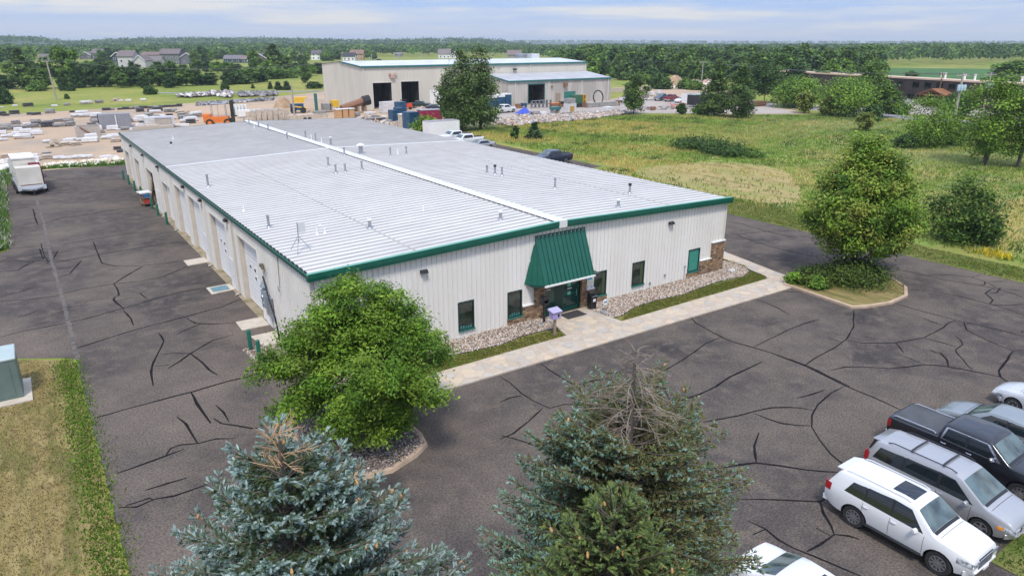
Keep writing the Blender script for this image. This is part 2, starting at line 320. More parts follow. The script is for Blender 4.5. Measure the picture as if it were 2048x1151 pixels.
# concrete bands of the warehouse front
Z1 = .055
def slab(name, poly, z0, z1, m, lab=None):
    b = MB(); b.prism(poly, z0, z1); o = b.build(name, m); tag(o, lab, kind='structure'); return o
slab('sidewalk', [(1.6,-4.95),(31.0,-5.45),(32.9,-4.6),(33.1,-2.9),(34.3,3.2),(34.3,36),(33.0,36),(33.0,4.0),(31.7,-2.9),(31.3,-3.35),(17.35,-3.38),(16.95,-.30),(13.9,-.30),(13.3,-3.16),(1.6,-3.12)], .0, Z1+.03, M_walk)
slab('front_lawn_left', [(.6,-3.12),(13.27,-3.16),(13.55,-2.1),(12.6,-1.9),(11.2,-1.85),(9.5,-2.15),(7.6,-1.95),(5.4,-1.7),(3,-1.9),(.6,-2.0)], 0, .065, M_lawn)
slab('front_lawn_right', [(17.35,-3.36),(31.3,-3.33),(31.68,-2.88),(32.98,4),(32.4,4),(32.3,1.6),(32.5,-.4),(31.7,-1.6),(30.3,-2.1),(28,-1.85),(26,-2.0),(24,-2.25),(21.5,-2.0),(19.6,-2.15),(18.1,-2.7),(17.3,-2.75)], 0, .065, M_lawn)
bedL = [(.3,-.02),(13.1,-.02),(13.95,-.32),(13.6,-2.0),(12.6,-1.86),(11.2,-1.81),(9.5,-2.11),(7.6,-1.91),(5.4,-1.66),(3,-1.86),(.3,-1.96)]
bedR = [(17.9,-.02),(30.27,-.02),(30.3,2.2),(31.2,2.6),(32.1,1.8),(32.45,-.4),(31.65,-1.56),(30.3,-2.06),(28,-1.81),(26,-1.96),(24,-2.21),(21.5,-1.96),(19.6,-2.11),(18.1,-2.66),(17.28,-2.7),(17.0,-.32)]
isl1 = [(1.3,-2.6),(1.42,-8.0),(1.25,-8.75),(.55,-9.2),(-.7,-9.62),(-1.7,-9.45),(-2.4,-8.7),(-2.85,-7.0),(-3.0,-5.2),(-2.75,-3.6),(-2.1,-2.3),(-1.2,-1.5),(-.2,-1.15)]
slab('gravel_bed_left', bedL, 0, .05, M_soil); slab('gravel_bed_right', bedR, 0, .05, M_soil)
slab('gravel_island', isl1, 0, .12, M_soil)
isl2 = [(31.2,-4.75),(30.85,-9.9),(31.6,-10.3),(33.5,-10.85),(35.7,-10.75),(37.3,-9.9),(38.5,-8.3),(38.95,-6.5),(38.6,-5.0),(37,-4.4),(34.3,-4.0)]
slab('grass_island', isl2, 0, .11, M_dry)
def curb(name, pts, wdt, h, m, closed=False):
    n = len(pts); P = [Vector((x,y)) for x,y in pts]; L = []; Rr = []
    for i in range(n):
        a = P[(i-1)%n] if (closed or i>0) else P[i]; b = P[(i+1)%n] if (closed or i<n-1) else P[i]
        d = (b-a).normalized(); q = Vector((-d.y,d.x))*wdt/2; L.append(P[i]+q); Rr.append(P[i]-q)
    mb = MB()
    for i in range(n if closed else n-1):
        j = (i+1)%n
        mb.hexa([(*L[i],0),(*L[j],0),(*Rr[j],0),(*Rr[i],0),(*L[i],h),(*L[j],h),(*Rr[j],h),(*Rr[i],h)])
    # rebuild as one strip without inner faces
    mb2 = MB(); prof = [(-wdt/2,0),(-wdt/2,h*.9),(-wdt*.35,h),(wdt/2-.03,h),(wdt/2,0)]
    vs = []; 
    for i in range(n):
        d = (L[i]-Rr[i])/wdt
        for o_, z_ in prof: vs.append((P[i].x+d.x*o_, P[i].y+d.y*o_, z_))
    k = len(prof); fs = []
    for i in range(n if closed else n-1):
        j = (i+1)%n
        fs += [(i*k+t, i*k+t+1, j*k+t+1, j*k+t) for t in range(k-1)]
    if not closed: fs += [tuple(range(k)), tuple(range((n-1)*k, n*k))]
    mb2.add(vs, fs); o = mb2.build(name, m, smooth=.7); tag(o, kind='structure'); return o
curb('curb', isl1, .24, .17, M_curb, True)
curb('curb', isl2, .24, .17, M_curb, True)
def arc_res(p, k=4):   # smoother outlines
    out = []
    n = len(p)
    for i in range(n-1):
        for t in range(k): out.append((p[i][0]+(p[i+1][0]-p[i][0])*t/k, p[i][1]+(p[i+1][1]-p[i][1])*t/k))
    return out+[p[-1]]
M_edg = mat('black_edging', (.02,.02,.02), rough=.5)
for nm, pp in (('bed_edging', bedL[3:10]), ('bed_edging', bedR[2:15])):
    b = MB(); b.tube([(x,y,.07) for x,y in pp], .035, 5); o = b.build(nm, M_edg); tag(o, kind='structure')
# concrete pads along the left wall
for i, q in enumerate([[(-1.62,24.8),(-.1,24.85),(-.1,23.4),(-1.62,23.25)], [(-1.65,17.2),(-.1,17.2),(-.1,15.85),(-1.65,15.65)], [(-1.62,9.7),(-.1,9.7),(-.1,8.15),(-1.66,8.2)], [(-1.5,7.0),(-.1,7.0),(-.1,5.2),(-1.3,5.2)]]):
    slab('concrete_pad', q, 0, .06, M_conc)
slab('foundation_apron', [(-.26,9.2),(.5,9.2),(.5,66),(-.26,66)], 0, .032, mat('mossy_concrete', (.30,.24,.16), (.17,.15,.07), rough=.9, scale=1.2, world=True, contrast=(.45,.65)))
slab('gravel_corner', [(-2.2,3.0),(-1.6,2.2),(-.1,2.0),(-.1,5.0),(-1.3,5.1),(-1.6,5.6),(-2.4,5.4)], 0, .05, M_soil)
b = MB(); b.box(-1.45,-.4,15.98,16.95,.064,.085); o = b.build('door_mat', mat('blue_mat', (.10,.19,.22),(.15,.26,.29),scale=8,rough=.9)); tag(o,'blue green door mat on the concrete pad beside the warehouse side door','door mat')
# ---------------------------------------------------------------- sealed cracks, traced line by line
def ribbon(mb, pts, wd, z):
    P = [Vector(p) for p in pts]
    # resample + gentle wander
    Q = []
    for a, b in zip(P[:-1], P[1:]):
        k = max(1, int((b-a).length/.6))
        for t in range(k): Q.append(a.lerp(b, t/k))
    Q.append(P[-1])
    rr = random.Random(len(pts)*7+int(P[0].x*10))
    Q = [q+Vector((rr.uniform(-.03,.03), rr.uniform(-.03,.03))) for q in Q]
    vs = []
    for i, q in enumerate(Q):
        d = (Q[min(i+1,len(Q)-1)]-Q[max(i-1,0)]).normalized(); n_ = Vector((-d.y,d.x)); w_ = wd/2*rr.uniform(.7,1.3)
        if i in (0,len(Q)-1): w_ *= .5
        vs += [(*(q+n_*w_), z), (*(q-n_*w_), z)]
    mb.add(vs, [(2*i,2*i+1,2*i+3,2*i+2) for i in range(len(Q)-1)])
CR_A = [[(320,610),(370,598),(440,578),(560,545),(660,520),(780,485),(850,468),(950,440)],[(250,375),(330,350),(430,318),(530,290),(640,262),(700,245),(760,230),(830,200)],[(0,333),(80,312),(200,290),(300,268),(420,235),(540,200),(620,178),(700,165)],[(640,268),(670,285),(720,289),(810,283)],[(608,322),(650,302),(690,288)],[(545,318),(563,345),(545,385),(520,435),(520,470),(526,500)],[(550,393),(600,388),(655,390),(690,415),(720,445),(748,463)],[(575,440),(620,415),(670,378),(730,345),(800,325)],[(530,433),(580,428)],[(655,522),(675,560),(700,595),(725,627)],[(608,605),(640,630),(655,660),(680,697)],[(740,566),(765,590),(787,625)],[(735,612),(760,628),(810,636),(860,645),(900,645)],[(405,800),(470,775),(530,755),(570,738),(630,717)],[(570,738),(585,715),(620,703),(680,698),(740,683),(810,680)],[(502,857),(570,836),(643,816)],[(400,918),(470,915),(530,890),(600,876),(660,855),(715,838)],[(430,912),(515,883),(530,892)],[(0,210),(90,205),(190,192),(270,170),(390,150),(480,142),(560,125),(640,92)],[(390,150),(400,165),(410,190),(395,195),(390,205),(425,238)],[(390,150),(430,125),(490,90)],[(255,217),(330,205),(390,198)],[(448,177),(480,182),(515,167)],[(480,182),(503,200)],[(395,210),(455,198)],[(425,242),(450,270),(460,292)],[(0,195),(60,180),(130,155)],[(160,80),(200,75),(280,60),(400,40),(520,20),(640,5)],[(320,5),(335,45),(350,80),(400,90),(490,88),(560,80),(640,70)],[(370,105),(410,95)],[(190,132),(240,115),(280,70)],[(0,75),(50,68),(100,75),(150,72),(200,68),(240,73)],[(0,110),(60,103),(100,80),(150,65),(135,30)],[(60,265),(100,255),(140,237)],[(835,470),(850,445),(885,425)],[(165,75),(150,50),(140,10)],[(160,80),(185,60),(200,35)]]
CR_B = [[(0,372),(40,400),(80,440),(130,470),(190,498),(250,483),(310,484)],[(0,620),(50,600),(110,550),(165,497)],[(0,475),(40,457),(80,450)],[(0,605),(50,615),(100,632),(145,650)],[(155,322),(190,350),(250,385),(310,420),(328,448),(305,480),(312,505)],[(300,407),(350,395),(425,383)],[(387,357),(430,362),(520,360)],[(328,450),(420,430),(500,405),(590,375),(650,345),(710,310),(760,280),(800,248),(862,222)],[(742,143),(765,168),(830,205),(900,238),(985,262),(1060,285),(1130,308),(1200,335),(1280,375),(1363,415)],[(985,262),(1050,230),(1110,200),(1180,170),(1243,152)],[(972,68),(1030,85),(1080,108),(1127,135)],[(1276,226),(1335,243)],[(630,488),(700,470),(770,448),(840,415),(900,375),(960,345),(1022,318)],[(625,390),(645,430),(662,465)],[(688,475),(728,520)],[(790,555),(850,543),(930,527),(1000,510),(1060,497),(1120,495),(1170,498),(1222,508)],[(988,518),(1040,540),(1100,558),(1160,565),(1210,568)],[(1343,413),(1290,440),(1240,485),(1213,525),(1213,570),(1240,620),(1290,680),(1337,718),(1400,760)],[(1157,460),(1210,447),(1265,427)],[(1010,595),(990,645),(995,710)],[(860,730),(930,717),(995,712),(1080,720),(1180,737),(1250,743),(1325,747)],[(930,853),(1020,853),(1120,857),(1245,863),(1300,835)],[(1245,863),(1255,905),(1285,955),(1303,990)],[(1303,990),(1250,1030),(1195,1058)],[(1303,990),(1363,997),(1400,1010)],[(965,935),(1030,967),(1080,1010),(1140,1040),(1220,1073),(1300,1110),(1363,1135),(1420,1160)],[(985,990),(1035,970)],[(1235,965),(1280,993)]]
CR_C = [[(240,715),(370,760),(450,800),(560,855),(680,905),(830,973)],[(370,760),(430,720),(510,680),(565,640),(595,585),(598,505)],[(480,637),(545,655)],[(565,645),(640,658),(720,660),(790,657),(860,645),(920,633),(980,605),(1030,570),(1070,552)],[(790,657),(828,702)],[(800,710),(860,730),(910,753)],[(490,783),(560,768),(650,768),(760,775),(850,768),(920,758),(1000,762),(1080,775),(1180,795),(1270,813)],[(1143,782),(1100,735),(1070,705),(1068,690),(1100,665),(1090,645),(1065,625)],[(1034,765),(1025,735),(1000,705),(970,700),(950,690)],[(920,635),(1000,655),(1070,675)],[(800,480),(900,508),(1000,535),(1100,560),(1200,582),(1300,605),(1381,627)],[(920,545),(1010,578)],[(1103,562),(1120,600),(1200,640),(1260,668),(1330,695),(1381,690)],[(1330,695),(1290,750),(1268,785),(1275,815),(1310,840)],[(850,413),(950,418),(1050,435),(1150,460),(1220,478),(1300,502),(1381,530)],[(1220,478),(1238,462),(1205,430),(1225,412),(1250,408)],[(955,347),(1040,345),(1140,355),(1180,345)],[(1140,355),(1200,375),(1200,388),(1180,393)],[(800,320),(900,340),(1000,365),(1100,380),(1180,393),(1260,410),(1330,430),(1381,450)],[(1205,375),(1250,400),(1270,405),(1255,425),(1215,430)],[(1220,375),(1300,375)],[(1260,408),(1381,418)],[(1236,483),(1320,485),(1375,478)],[(0,160),(90,155),(190,145),(330,140)],[(0,95),(80,110),(190,143),(340,175)],[(60,160),(130,190),(200,210),(280,232),(370,250),(440,265)],[(240,418),(300,422),(360,422)],[(672,1140),(700,1100),(740,1065),(800,1045)],[(1100,985),(1170,962),(1260,945)],[(1370,610),(1381,600)]]
CR_D = [[(420,790),(600,735),(900,690),(1200,640),(1450,620)],[(450,1020),(650,990),(900,940),(1350,880),(1640,850)],[(100,650),(300,620)],[(600,590),(900,560),(1100,530)],[(480,330),(700,340),(1230,335)],[(80,1040),(400,1010)],[(330,640),(350,720),(380,800)]]
mb = MB(); zc = .012
for L, (s, ox, oy), wd in ((CR_A,(1.716,0,480),.12),(CR_B,(1.947,1000,560),.115),(CR_C,(2.302,1448,400),.11),(CR_D,(5.0,0,290),.13)):
    for ln in L:
        zc += .00002
        ribbon(mb, [G(ox+x/s, oy+y/s) for x,y in ln], .85*wd*random.Random(int(ln[0][0]*31+ln[0][1])).uniform(.75,1.2), zc)
tag(mb.build('crack_sealant', M_tar, fix=False), kind='structure')
# pale joint of the driveway and pale patches, two light seams with dark edges
M_joint = mat('worn_joint', (.125,.105,.088), (.075,.066,.06), rough=.95, scale=2.5, world=True, contrast=(.45,.6))
mb = MB(); ribbon(mb, [(-9.85,9.0),(-9.83,20),(-9.9,30),(-9.8,45),(-9.9,60)], .22, .0165)
ribbon(mb, [(-9.85,-30),(-9.85,9.0)], .13, .0168)
ribbon(mb, [G(88,495),G(130,487),(G(190,475)),G(225,469)], .22, .0166)
ribbon(mb, [G(60,350),G(150,345),G(180,350)], .3, .0166); ribbon(mb, [G(185,834),G(210,828)], .14, .0167)
tag(mb.build('asphalt_joint', M_joint, fix=False), kind='structure')
# seams between paving lanes along the long drive
# ---------------------------------------------------------------- pebbles
_o = np.array([(1,0,0),(-1,0,0),(0,1,0),(0,-1,0),(0,0,1),(0,0,-1)],float)*np.array([1,.8,.6])
_of = np.array([(0,2,4),(2,1,4),(1,3,4),(3,0,4),(2,0,5),(1,2,5),(3,1,5),(0,3,5)])
def pebbles(name, poly, n, zb, smin, smax, cols, seed, label=None, hump=0):
    rg = np.random.default_rng(seed); q = poly_sample(poly, n, rg); c = np.mean(poly, 0)
    P = np.concatenate([q, np.full((n,1), zb)], 1); P[:,2] += rg.uniform(0,.04,n)
    th = rg.uniform(0,6.28,n); A = np.stack([np.cos(th),np.sin(th),rg.normal(0,.2,n)],1); B = np.stack([-np.sin(th),np.cos(th),rg.normal(0,.2,n)],1); C = np.cross(A,B)
    V,F,cc = replicate(_o,_of,P,A,B,C,rg.uniform(smin,smax,(n,1)),palette(rg,n,cols,.18))
    o = npmesh(name, V, F, colmat('pebble_stone', .75), colr=cc, smooth=False); tag(o, label, kind='stuff'); return o
pc = [(.42,.34,.26),(.52,.45,.38),(.30,.21,.15),(.60,.55,.49),(.22,.17,.14),(.40,.27,.18),(.48,.42,.36)]
pebbles('gravel', bedL, 7000, .06, .035,.075, pc, 1); pebbles('gravel', bedR, 10500, .06, .035,.075, pc, 2)
pebbles('gravel', isl1, 11000, .13, .03,.07, [(.24,.19,.16),(.15,.12,.11),(.36,.30,.27),(.10,.09,.085),(.55,.52,.48),(.28,.19,.13),(.19,.155,.135)], 3)
pebbles('gravel', [(-2.2,3.0),(-1.6,2.2),(-.1,2.0),(-.1,5.0),(-1.3,5.1),(-1.6,5.6),(-2.4,5.4)], 900, .06, .03,.07, pc, 4)
# ---------------------------------------------------------------- warehouse
M_wall = mat('off_white_metal_wall', (.70,.67,.615), (.76,.735,.69), rough=.45, scale=.7, stretch=(1,1,.25))
M_wallrib = mat('shaded_rib_flank', (.56,.53,.485), (.64,.61,.57), rough=.6, scale=.7)  # darker tone puts the shade of the wall rib flanks into the colour
M_ribshade = mat('shaded_roof_rib', (.335,.325,.31), (.41,.40,.385), rough=.7, scale=.8)  # shade tone painted on the near side of each roof rib
M_walltrim = mat('cream_trim', (.64,.60,.54), rough=.5)
M_roof = layered('galvalume_roof', [(.53,.515,.49),(.58,.565,.54),(.455,.44,.41)], [.5,.25], [(.42,.62),(.56,.72)], rough=.55, bump=0, spec=.3, stretch=(.35,1,1))
M_roof2 = layered('older_grey_roof', [(.40,.397,.395),(.435,.432,.43),(.355,.35,.345)], [.5,.25], [(.42,.62),(.5,.7)], rough=.55, bump=0, spec=.3, stretch=(.35,1,1))
M_white = mat('white_paint', (.74,.73,.70), (.80,.79,.76), rough=.4, scale=3)
M_gtrim = mat('green_trim', (.007,.090,.060), (.010,.105,.070), rough=.35, scale=2)
M_gtrim2 = mat('weathered_green_trim', (.11,.30,.22), (.15,.35,.27), rough=.45, scale=2)
M_dark = mat('dark_gap', (.03,.03,.03), rough=.9)
M_black = mat('black_plastic', (.015,.015,.017), rough=.35)
M_door = mat('cream_door_panel', (.72,.70,.66), (.77,.75,.72), rough=.5, scale=1.2)
M_jamb = mat('tan_jamb', (.50,.44,.36), (.56,.50,.42), rough=.6, scale=2)
M_glass = mat('dark_window_glass', (.012,.018,.018), rough=.04, spec=.6)
M_gglass = mat('green_tinted_glass', (.010,.05,.04), rough=.05, spec=.6)
M_steel = mat('galvanized_steel', (.30,.32,.34), (.42,.44,.46), rough=.4, metal=.6, scale=6)
M_rust = mat('rusty_metal', (.19,.09,.05), (.28,.15,.09), rough=.85, scale=5)
M_wood = mat('weathered_wood', (.22,.16,.10), (.32,.25,.17), rough=.85, scale=5, stretch=(6,1,1))
def brickmat():
    m = bpy.data.materials.new('rubble_stone_veneer'); m.use_nodes = True; n = m.node_tree; b = n.nodes['Principled BSDF']; b.inputs['Roughness'].default_value = .85
    g = n.nodes.new('ShaderNodeTexCoord'); sp = n.nodes.new('ShaderNodeSeparateXYZ'); cb = n.nodes.new('ShaderNodeCombineXYZ'); ad = n.nodes.new('ShaderNodeMath')
    n.links.new(g.outputs['Object'], sp.inputs[0]); n.links.new(sp.outputs['X'], ad.inputs[0]); n.links.new(sp.outputs['Y'], ad.inputs[1]); n.links.new(ad.outputs[0], cb.inputs['X']); n.links.new(sp.outputs['Z'], cb.inputs['Y'])
    br = n.nodes.new('ShaderNodeTexBrick'); br.inputs['Scale'].default_value = 1; br.inputs['Brick Width'].default_value = .30; br.inputs['Row Height'].default_value = .13; br.inputs['Mortar Size'].default_value = .012
    br.inputs['Color1'].default_value = (0,0,0,1); br.inputs['Color2'].default_value = (1,1,1,1); br.inputs['Mortar'].default_value = (0,0,0,1); br.inputs['Bias'].default_value = 0; br.offset = .5; br.squash=.7; br.squash_frequency=3
    n.links.new(cb.outputs[0], br.inputs['Vector'])
    cr = n.nodes.new('ShaderNodeValToRGB'); e = cr.color_ramp.elements; e[0].color = (.10,.055,.03,1); e[1].color = (.50,.34,.19,1); k = e.new(.4); k.color = (.36,.21,.10,1); k = e.new(.7); k.color=(.20,.13,.08,1)
    n.links.new(br.outputs['Color'], cr.inputs[0])
    mx_ = n.nodes.new('ShaderNodeMix'); mx_.data_type='RGBA'; n.links.new(br.outputs['Fac'], mx_.inputs['Factor']); n.links.new(cr.outputs[0], mx_.inputs[6]); mx_.inputs[7].default_value = (.10,.085,.07,1)
    n.links.new(mx_.outputs[2], b.inputs['Base Color'])
    bp = n.nodes.new('ShaderNodeBump'); bp.invert = True; bp.inputs['Strength'].default_value = .7; bp.inputs['Distance'].default_value=.03; n.links.new(br.outputs['Fac'], bp.inputs['Height']); n.links.new(bp.outputs[0], b.inputs['Normal'])
    return m
M_brick = brickmat()
WW, WD, EV, RZ = 30.27, 66.5, 5.32, 5.76
SEAM = 36.2
WH = thing('warehouse', 'long white metal warehouse with grey ribbed roof, green trim and green entrance canopy', 'warehouse')
def ribwall(L, top, opens, fmap, rib=.305, rw=.085, rd=.045, base=0.0, u0=0.0, skip=()):
    """fmap(u,d,z)->xyz, d>0 outward"""
    mb = MB()
    def cell(a, b, z0, z1f):
        za, zb = z1f(a), z1f(b)
        mb.add([fmap(a,0,z0), fmap(b,0,z0), fmap(b,0,zb), fmap(a,0,za)], [(0,1,2,3)])
    brk = sorted(set([u0, L]+[u for o in opens for u in o[:2]]+([L/2] if top(L/2) > top(u0)+.1 else [])))
    for a, b in zip(brk[:-1], brk[1:]):
        mid = (a+b)/2; z = base
        for o in sorted([o for o in opens if o[0] < mid < o[1]], key=lambda o: o[2]):
            if o[2] > z+.001: cell(a, b, z, lambda u, zz=o[2]: zz)
            z = o[3]
        cell(a, b, z, top)
    u = u0+rib/2
    while u < L-.05:
        z = base; segs = []
        for o in sorted([o for o in opens if o[0]-rw/2 < u < o[1]+rw/2], key=lambda o: o[2]):
            if o[2] > z+.02: segs.append((z, o[2]))
            z = o[3]
        segs.append((z, top(u)))
        for z0, z1 in segs:
            if any(s[0] < u < s[1] for s in skip): continue
            a, b = u-rw/2, u+rw/2; c, d = u-rw/4, u+rw/4
            mb.add([fmap(a,0,z0),fmap(c,rd,z0),fmap(d,rd,z0),fmap(b,0,z0),fmap(a,0,z1),fmap(c,rd,z1),fmap(d,rd,z1),fmap(b,0,z1)], [(0,1,5,4),(1,2,6,5),(2,3,7,6)], 0); mb.m[-3] = 1; mb.m[-1] = 1  # both flanks get the painted shade tone
        u += rib
    return mb
fF = lambda u,d,z: (u, -d, z); fL = lambda u,d,z: (-d, u, z); fR = lambda u,d,z: (WW+d, u, z); fB = lambda u,d,z: (u, WD+d, z)
gable = lambda u: EV + (RZ-EV)*(1-abs(u-WW/2)/(WW/2))
wins = [(8.05,9.10,.47,2.2),(11.38,12.42,.47,2.12),(18.02,19.07,.45,2.10),(21.32,22.44,.50,2.14),(26.70,27.86,.45,2.13)]
door = (14.0,16.9,.0,2.25)
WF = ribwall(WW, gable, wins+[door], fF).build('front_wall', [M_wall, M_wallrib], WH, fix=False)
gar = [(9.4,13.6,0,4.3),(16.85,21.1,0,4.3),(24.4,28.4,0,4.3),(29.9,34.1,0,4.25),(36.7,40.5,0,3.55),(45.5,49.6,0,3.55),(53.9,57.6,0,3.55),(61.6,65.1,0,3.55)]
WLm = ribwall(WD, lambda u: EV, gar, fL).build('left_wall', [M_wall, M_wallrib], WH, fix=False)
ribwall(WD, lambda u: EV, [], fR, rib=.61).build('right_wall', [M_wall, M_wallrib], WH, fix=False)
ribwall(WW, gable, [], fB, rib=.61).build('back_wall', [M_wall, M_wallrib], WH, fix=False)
# roof: four ribbed slopes
def roof(name, y0, y1, side, m, dz=0.0):
    mb = MB(); e = -.12 if side == 0 else WW+.12
    P = lambda x, y, d=0: (x, y, EV+.06+dz+(RZ-EV)*(1-abs(x-WW/2)/(WW/2))+d)
    c = WW/2 + (-.16 if side == 0 else .16)
    mb.add([P(e,y0),P(c,y0),P(c,y1),P(e,y1)], [(0,1,2,3)])
    y = y0+.3
    while y < y1-.05:
        a, b = y-.036, y+.036; q, r_ = y-.016, y+.016; h = .05
        vs = [P(e,a),P(e,q,h),P(e,r_,h),P(e,b),P(c,a),P(c,q,h),P(c,r_,h),P(c,b)]
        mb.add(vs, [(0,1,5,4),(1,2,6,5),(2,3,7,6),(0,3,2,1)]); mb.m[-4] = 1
        mb.add([P(e,a-.045,.006),P(e,a,.006),P(c,a,.006),P(c,a-.045,.006)], [(0,1,2,3)], 1)  # dark strip painted as shade along the rib's near foot
        for k in (.2,.4):     # minor stiffening ribs between
            a2, q2, b2 = y+k-.02, y+k, y+k+.02
            if b2 < y1: mb.add([P(e,a2),P(e,q2,.012),P(e,b2),P(c,a2),P(c,q2,.012),P(c,b2)], [(0,1,4,3),(1,2,5,4)])
        y += .61
    return mb.build(name, [m, M_ribshade], WH, fix=False)
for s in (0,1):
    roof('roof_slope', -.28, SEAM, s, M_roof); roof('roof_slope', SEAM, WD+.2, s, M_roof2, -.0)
# ridge cap with the dark closure gaps, seam flashing, laps
M_cap = mat('white_ridge_cap', (.60,.60,.59), (.66,.66,.64), rough=.45, scale=1)
mb = MB(); zr = RZ+.06
mb.add([(WW/2-.42,-.2,zr+.085),(WW/2,-.2,zr+.15),(WW/2+.42,-.2,zr+.085),(WW/2-.42,WD+.15,zr+.085),(WW/2,WD+.15,zr+.15),(WW/2+.42,WD+.15,zr+.085),
  (WW/2-.42,-.2,zr+.06),(WW/2+.42,-.2,zr+.06),(WW/2-.42,WD+.15,zr+.06),(WW/2+.42,WD+.15,zr+.06)], [(0,1,4,3),(1,2,5,4),(0,3,8,6),(2,7,9,5),(0,6,7,2,1),(3,4,5,9,8)])
mb.box(WW/2-.3, WW/2+.3, -.36, -.16, zr-.30, zr+.13)
mb.build('ridge_cap', M_cap, WH)
mb = MB(); y = 0.02
while y < WD-.6:
    for sx_ in (-.405,):
        mb.box(WW/2+sx_-.03, WW/2+sx_+.02, y+.07, y+.50, zr-.0, zr+.058)
    y += .61
mb.build('ridge_closure', M_dark, WH)
mb = MB()
for s in (-1,1):
    x0, x1 = (0-.1, WW/2-.4) if s < 0 else (WW/2+.4, WW+.1)
    za = lambda x: EV+.06+(RZ-EV)*(1-abs(x-WW/2)/(WW/2))
    mb.hexa([(x0,SEAM-.16,za(x0)+.02),(x1,SEAM-.16,za(x1)+.02),(x1,SEAM+.16,za(x1)+.02),(x0,SEAM+.16,za(x0)+.02),(x0,SEAM-.16,za(x0)+.11),(x1,SEAM-.16,za(x1)+.11),(x1,SEAM+.16,za(x1)+.11),(x0,SEAM+.16,za(x0)+.11)])
mb.build('roof_seam_flashing', M_cap, WH)
M_lap = mat('stained_lap', (.44,.42,.38), (.56,.55,.52), rough=.6, scale=3)
for xl in (5.7, 24.6):
    mb = MB()
    y = 0.1; z = za(xl)
    rr = random.Random(int(xl))
    while y < SEAM-.4:
        a = y+.09; b = y+.56
        mb.add([(xl-.035,a,z+.016),(xl+.035,a,z+.016+.002),(xl+.035,b,z+.018),(xl-.035,b,z+.016)],[(0,1,2,3)])
        mb.box(xl-.05,xl+.05,y-.035+.25,y+.035+.25,z+.0,z+.092)
        y += .61
    mb.build('roof_lap', M_lap, WH, fix=False)
# eave trim: green gutter on the left with dark rib closures above it
mb = MB(); mb.box(-.20,-.10,-.30,WD+.2,EV-.10,EV+.05); mb.box(-.23,-.20,-.30,WD+.2,EV+.02,EV+.055); mb.box(-.14,-.02,-.28,WD+.2,EV-.22,EV-.10)
mb.build('eave_trim', M_gtrim, WH)
mb = MB(); y = .02
while y < WD-.1:
    mb.box(-.135,-.105,y+.06,y+.50,EV+.055,EV+.135); y += .61
mb.build('eave_closure', M_dark, WH)
mb = MB(); mb.box(WW+.10,WW+.20,-.30,WD+.2,EV-.08,EV+.05); mb.build('eave_trim', M_gtrim, WH)
# front rake: pale top flashing, deep green fascia in two steps
for s in (0,1):
    xa, xb = (-.24, WW/2-.30) if s == 0 else (WW/2+.30, WW+.24)
    z1 = lambda x: za(x)
    def rake(y0,y1,d0,d1,nm,m):
        mb = MB(); mb.hexa([(xa,y0,z1(xa)+d0),(xb,y0,z1(xb)+d0),(xb,y1,z1(xb)+d0),(xa,y1,z1(xa)+d0),(xa,y0,z1(xa)+d1),(xb,y0,z1(xb)+d1),(xb,y1,z1(xb)+d1),(xa,y1,z1(xa)+d1)]); mb.build(nm,m,WH)
    rake(-.345,-.10,.0,.10,'rake_flashing',M_gtrim2); rake(-.375,-.345,-.16,.09,'rake_trim',M_gtrim); rake(-.34,-.05,-.30,-.002,'rake_trim',M_gtrim)
mb = MB(); mb.hexa([(-.1,WD+.2,EV-.15),(WW/2,WD+.2,RZ-.15),(WW/2,WD+.26,RZ-.15),(-.1,WD+.26,EV-.15),(-.1,WD+.2,EV+.1),(WW/2,WD+.2,RZ+.1),(WW/2,WD+.26,RZ+.1),(-.1,WD+.26,EV+.1)])
mb.hexa([(WW/2+.003,WD+.2,RZ-.15),(WW+.1,WD+.2,EV-.15),(WW+.1,WD+.26,EV-.15),(WW/2+.003,WD+.26,RZ-.15),(WW/2+.003,WD+.2,RZ+.1),(WW+.1,WD+.2,EV+.1),(WW+.1,WD+.26,EV+.1),(WW/2+.003,WD+.26,RZ+.1)])
mb.build('rake_trim', M_gtrim, WH)
# corner trims, downspouts
mb = MB(); mb.box(-.06,.0,-.06,.10,0,EV-.23); mb.box(.003,.10,-.06,-.045,0,EV-.2); mb.build('corner_trim', M_jamb, WH)
mb = MB(); mb.box(WW-.10,WW+.06,-.06,-.003,2.35,EV-.24); mb.build('corner_trim', M_walltrim, WH)
for yy in (14.5,22.2,34.95,41.1,50.2,59.3,.35):
    if yy < 1: continue
    mb = MB(); mb.box(-.15,-.05,yy-.05,yy+.05,.15,EV-.23); mb.hexa([(-.15,yy-.05,.15),(-.05,yy-.05,.15),(-.05,yy+.05,.15),(-.15,yy+.05,.15),(-.40,yy-.05,.05),(-.40,yy-.05,.12),(-.40,yy+.05,.12),(-.40,yy+.05,.05)])
    mb.build('downspout', M_walltrim if yy > 15 else M_jamb, WH)
# windows of the front
def window(x0,x1,z0,z1, gm, blind=None):
    f = MB(); t = .075; yb = .10
    f.box(x0,x1,-.03,yb,z1-t,z1); f.box(x0,x1,-.06,yb,z0,z0+t); f.box(x0,x0+t,-.03,yb,z0+t+.001,z1-t-.001); f.box(x1-t,x1,-.03,yb,z0+t+.001,z1-t-.001)
    fo = f.build('window', M_gtrim_dark, WH)
    p = MB(); p.box(x0+t,x1-t,.03,.05,z0+t,z1-t); p.build('pane', gm, fo)
    s = MB(); s.box(x0-.02,x1+.02,-.12,-.061,z0-.03,z0+.03); s.build('sill', M_teal, fo)
    # room behind the pane is a plain recess with things on the inner sill
    return fo
M_gtrim_dark = mat('dark_green_frame', (.008,.035,.028), rough=.35)
M_teal = mat('teal_sill', (.03,.16,.13), rough=.4)
M_shade = mat('seafoam_blind', (.035,.23,.175), (.045,.27,.20), rough=.25, scale=2, stretch=(1,1,12))
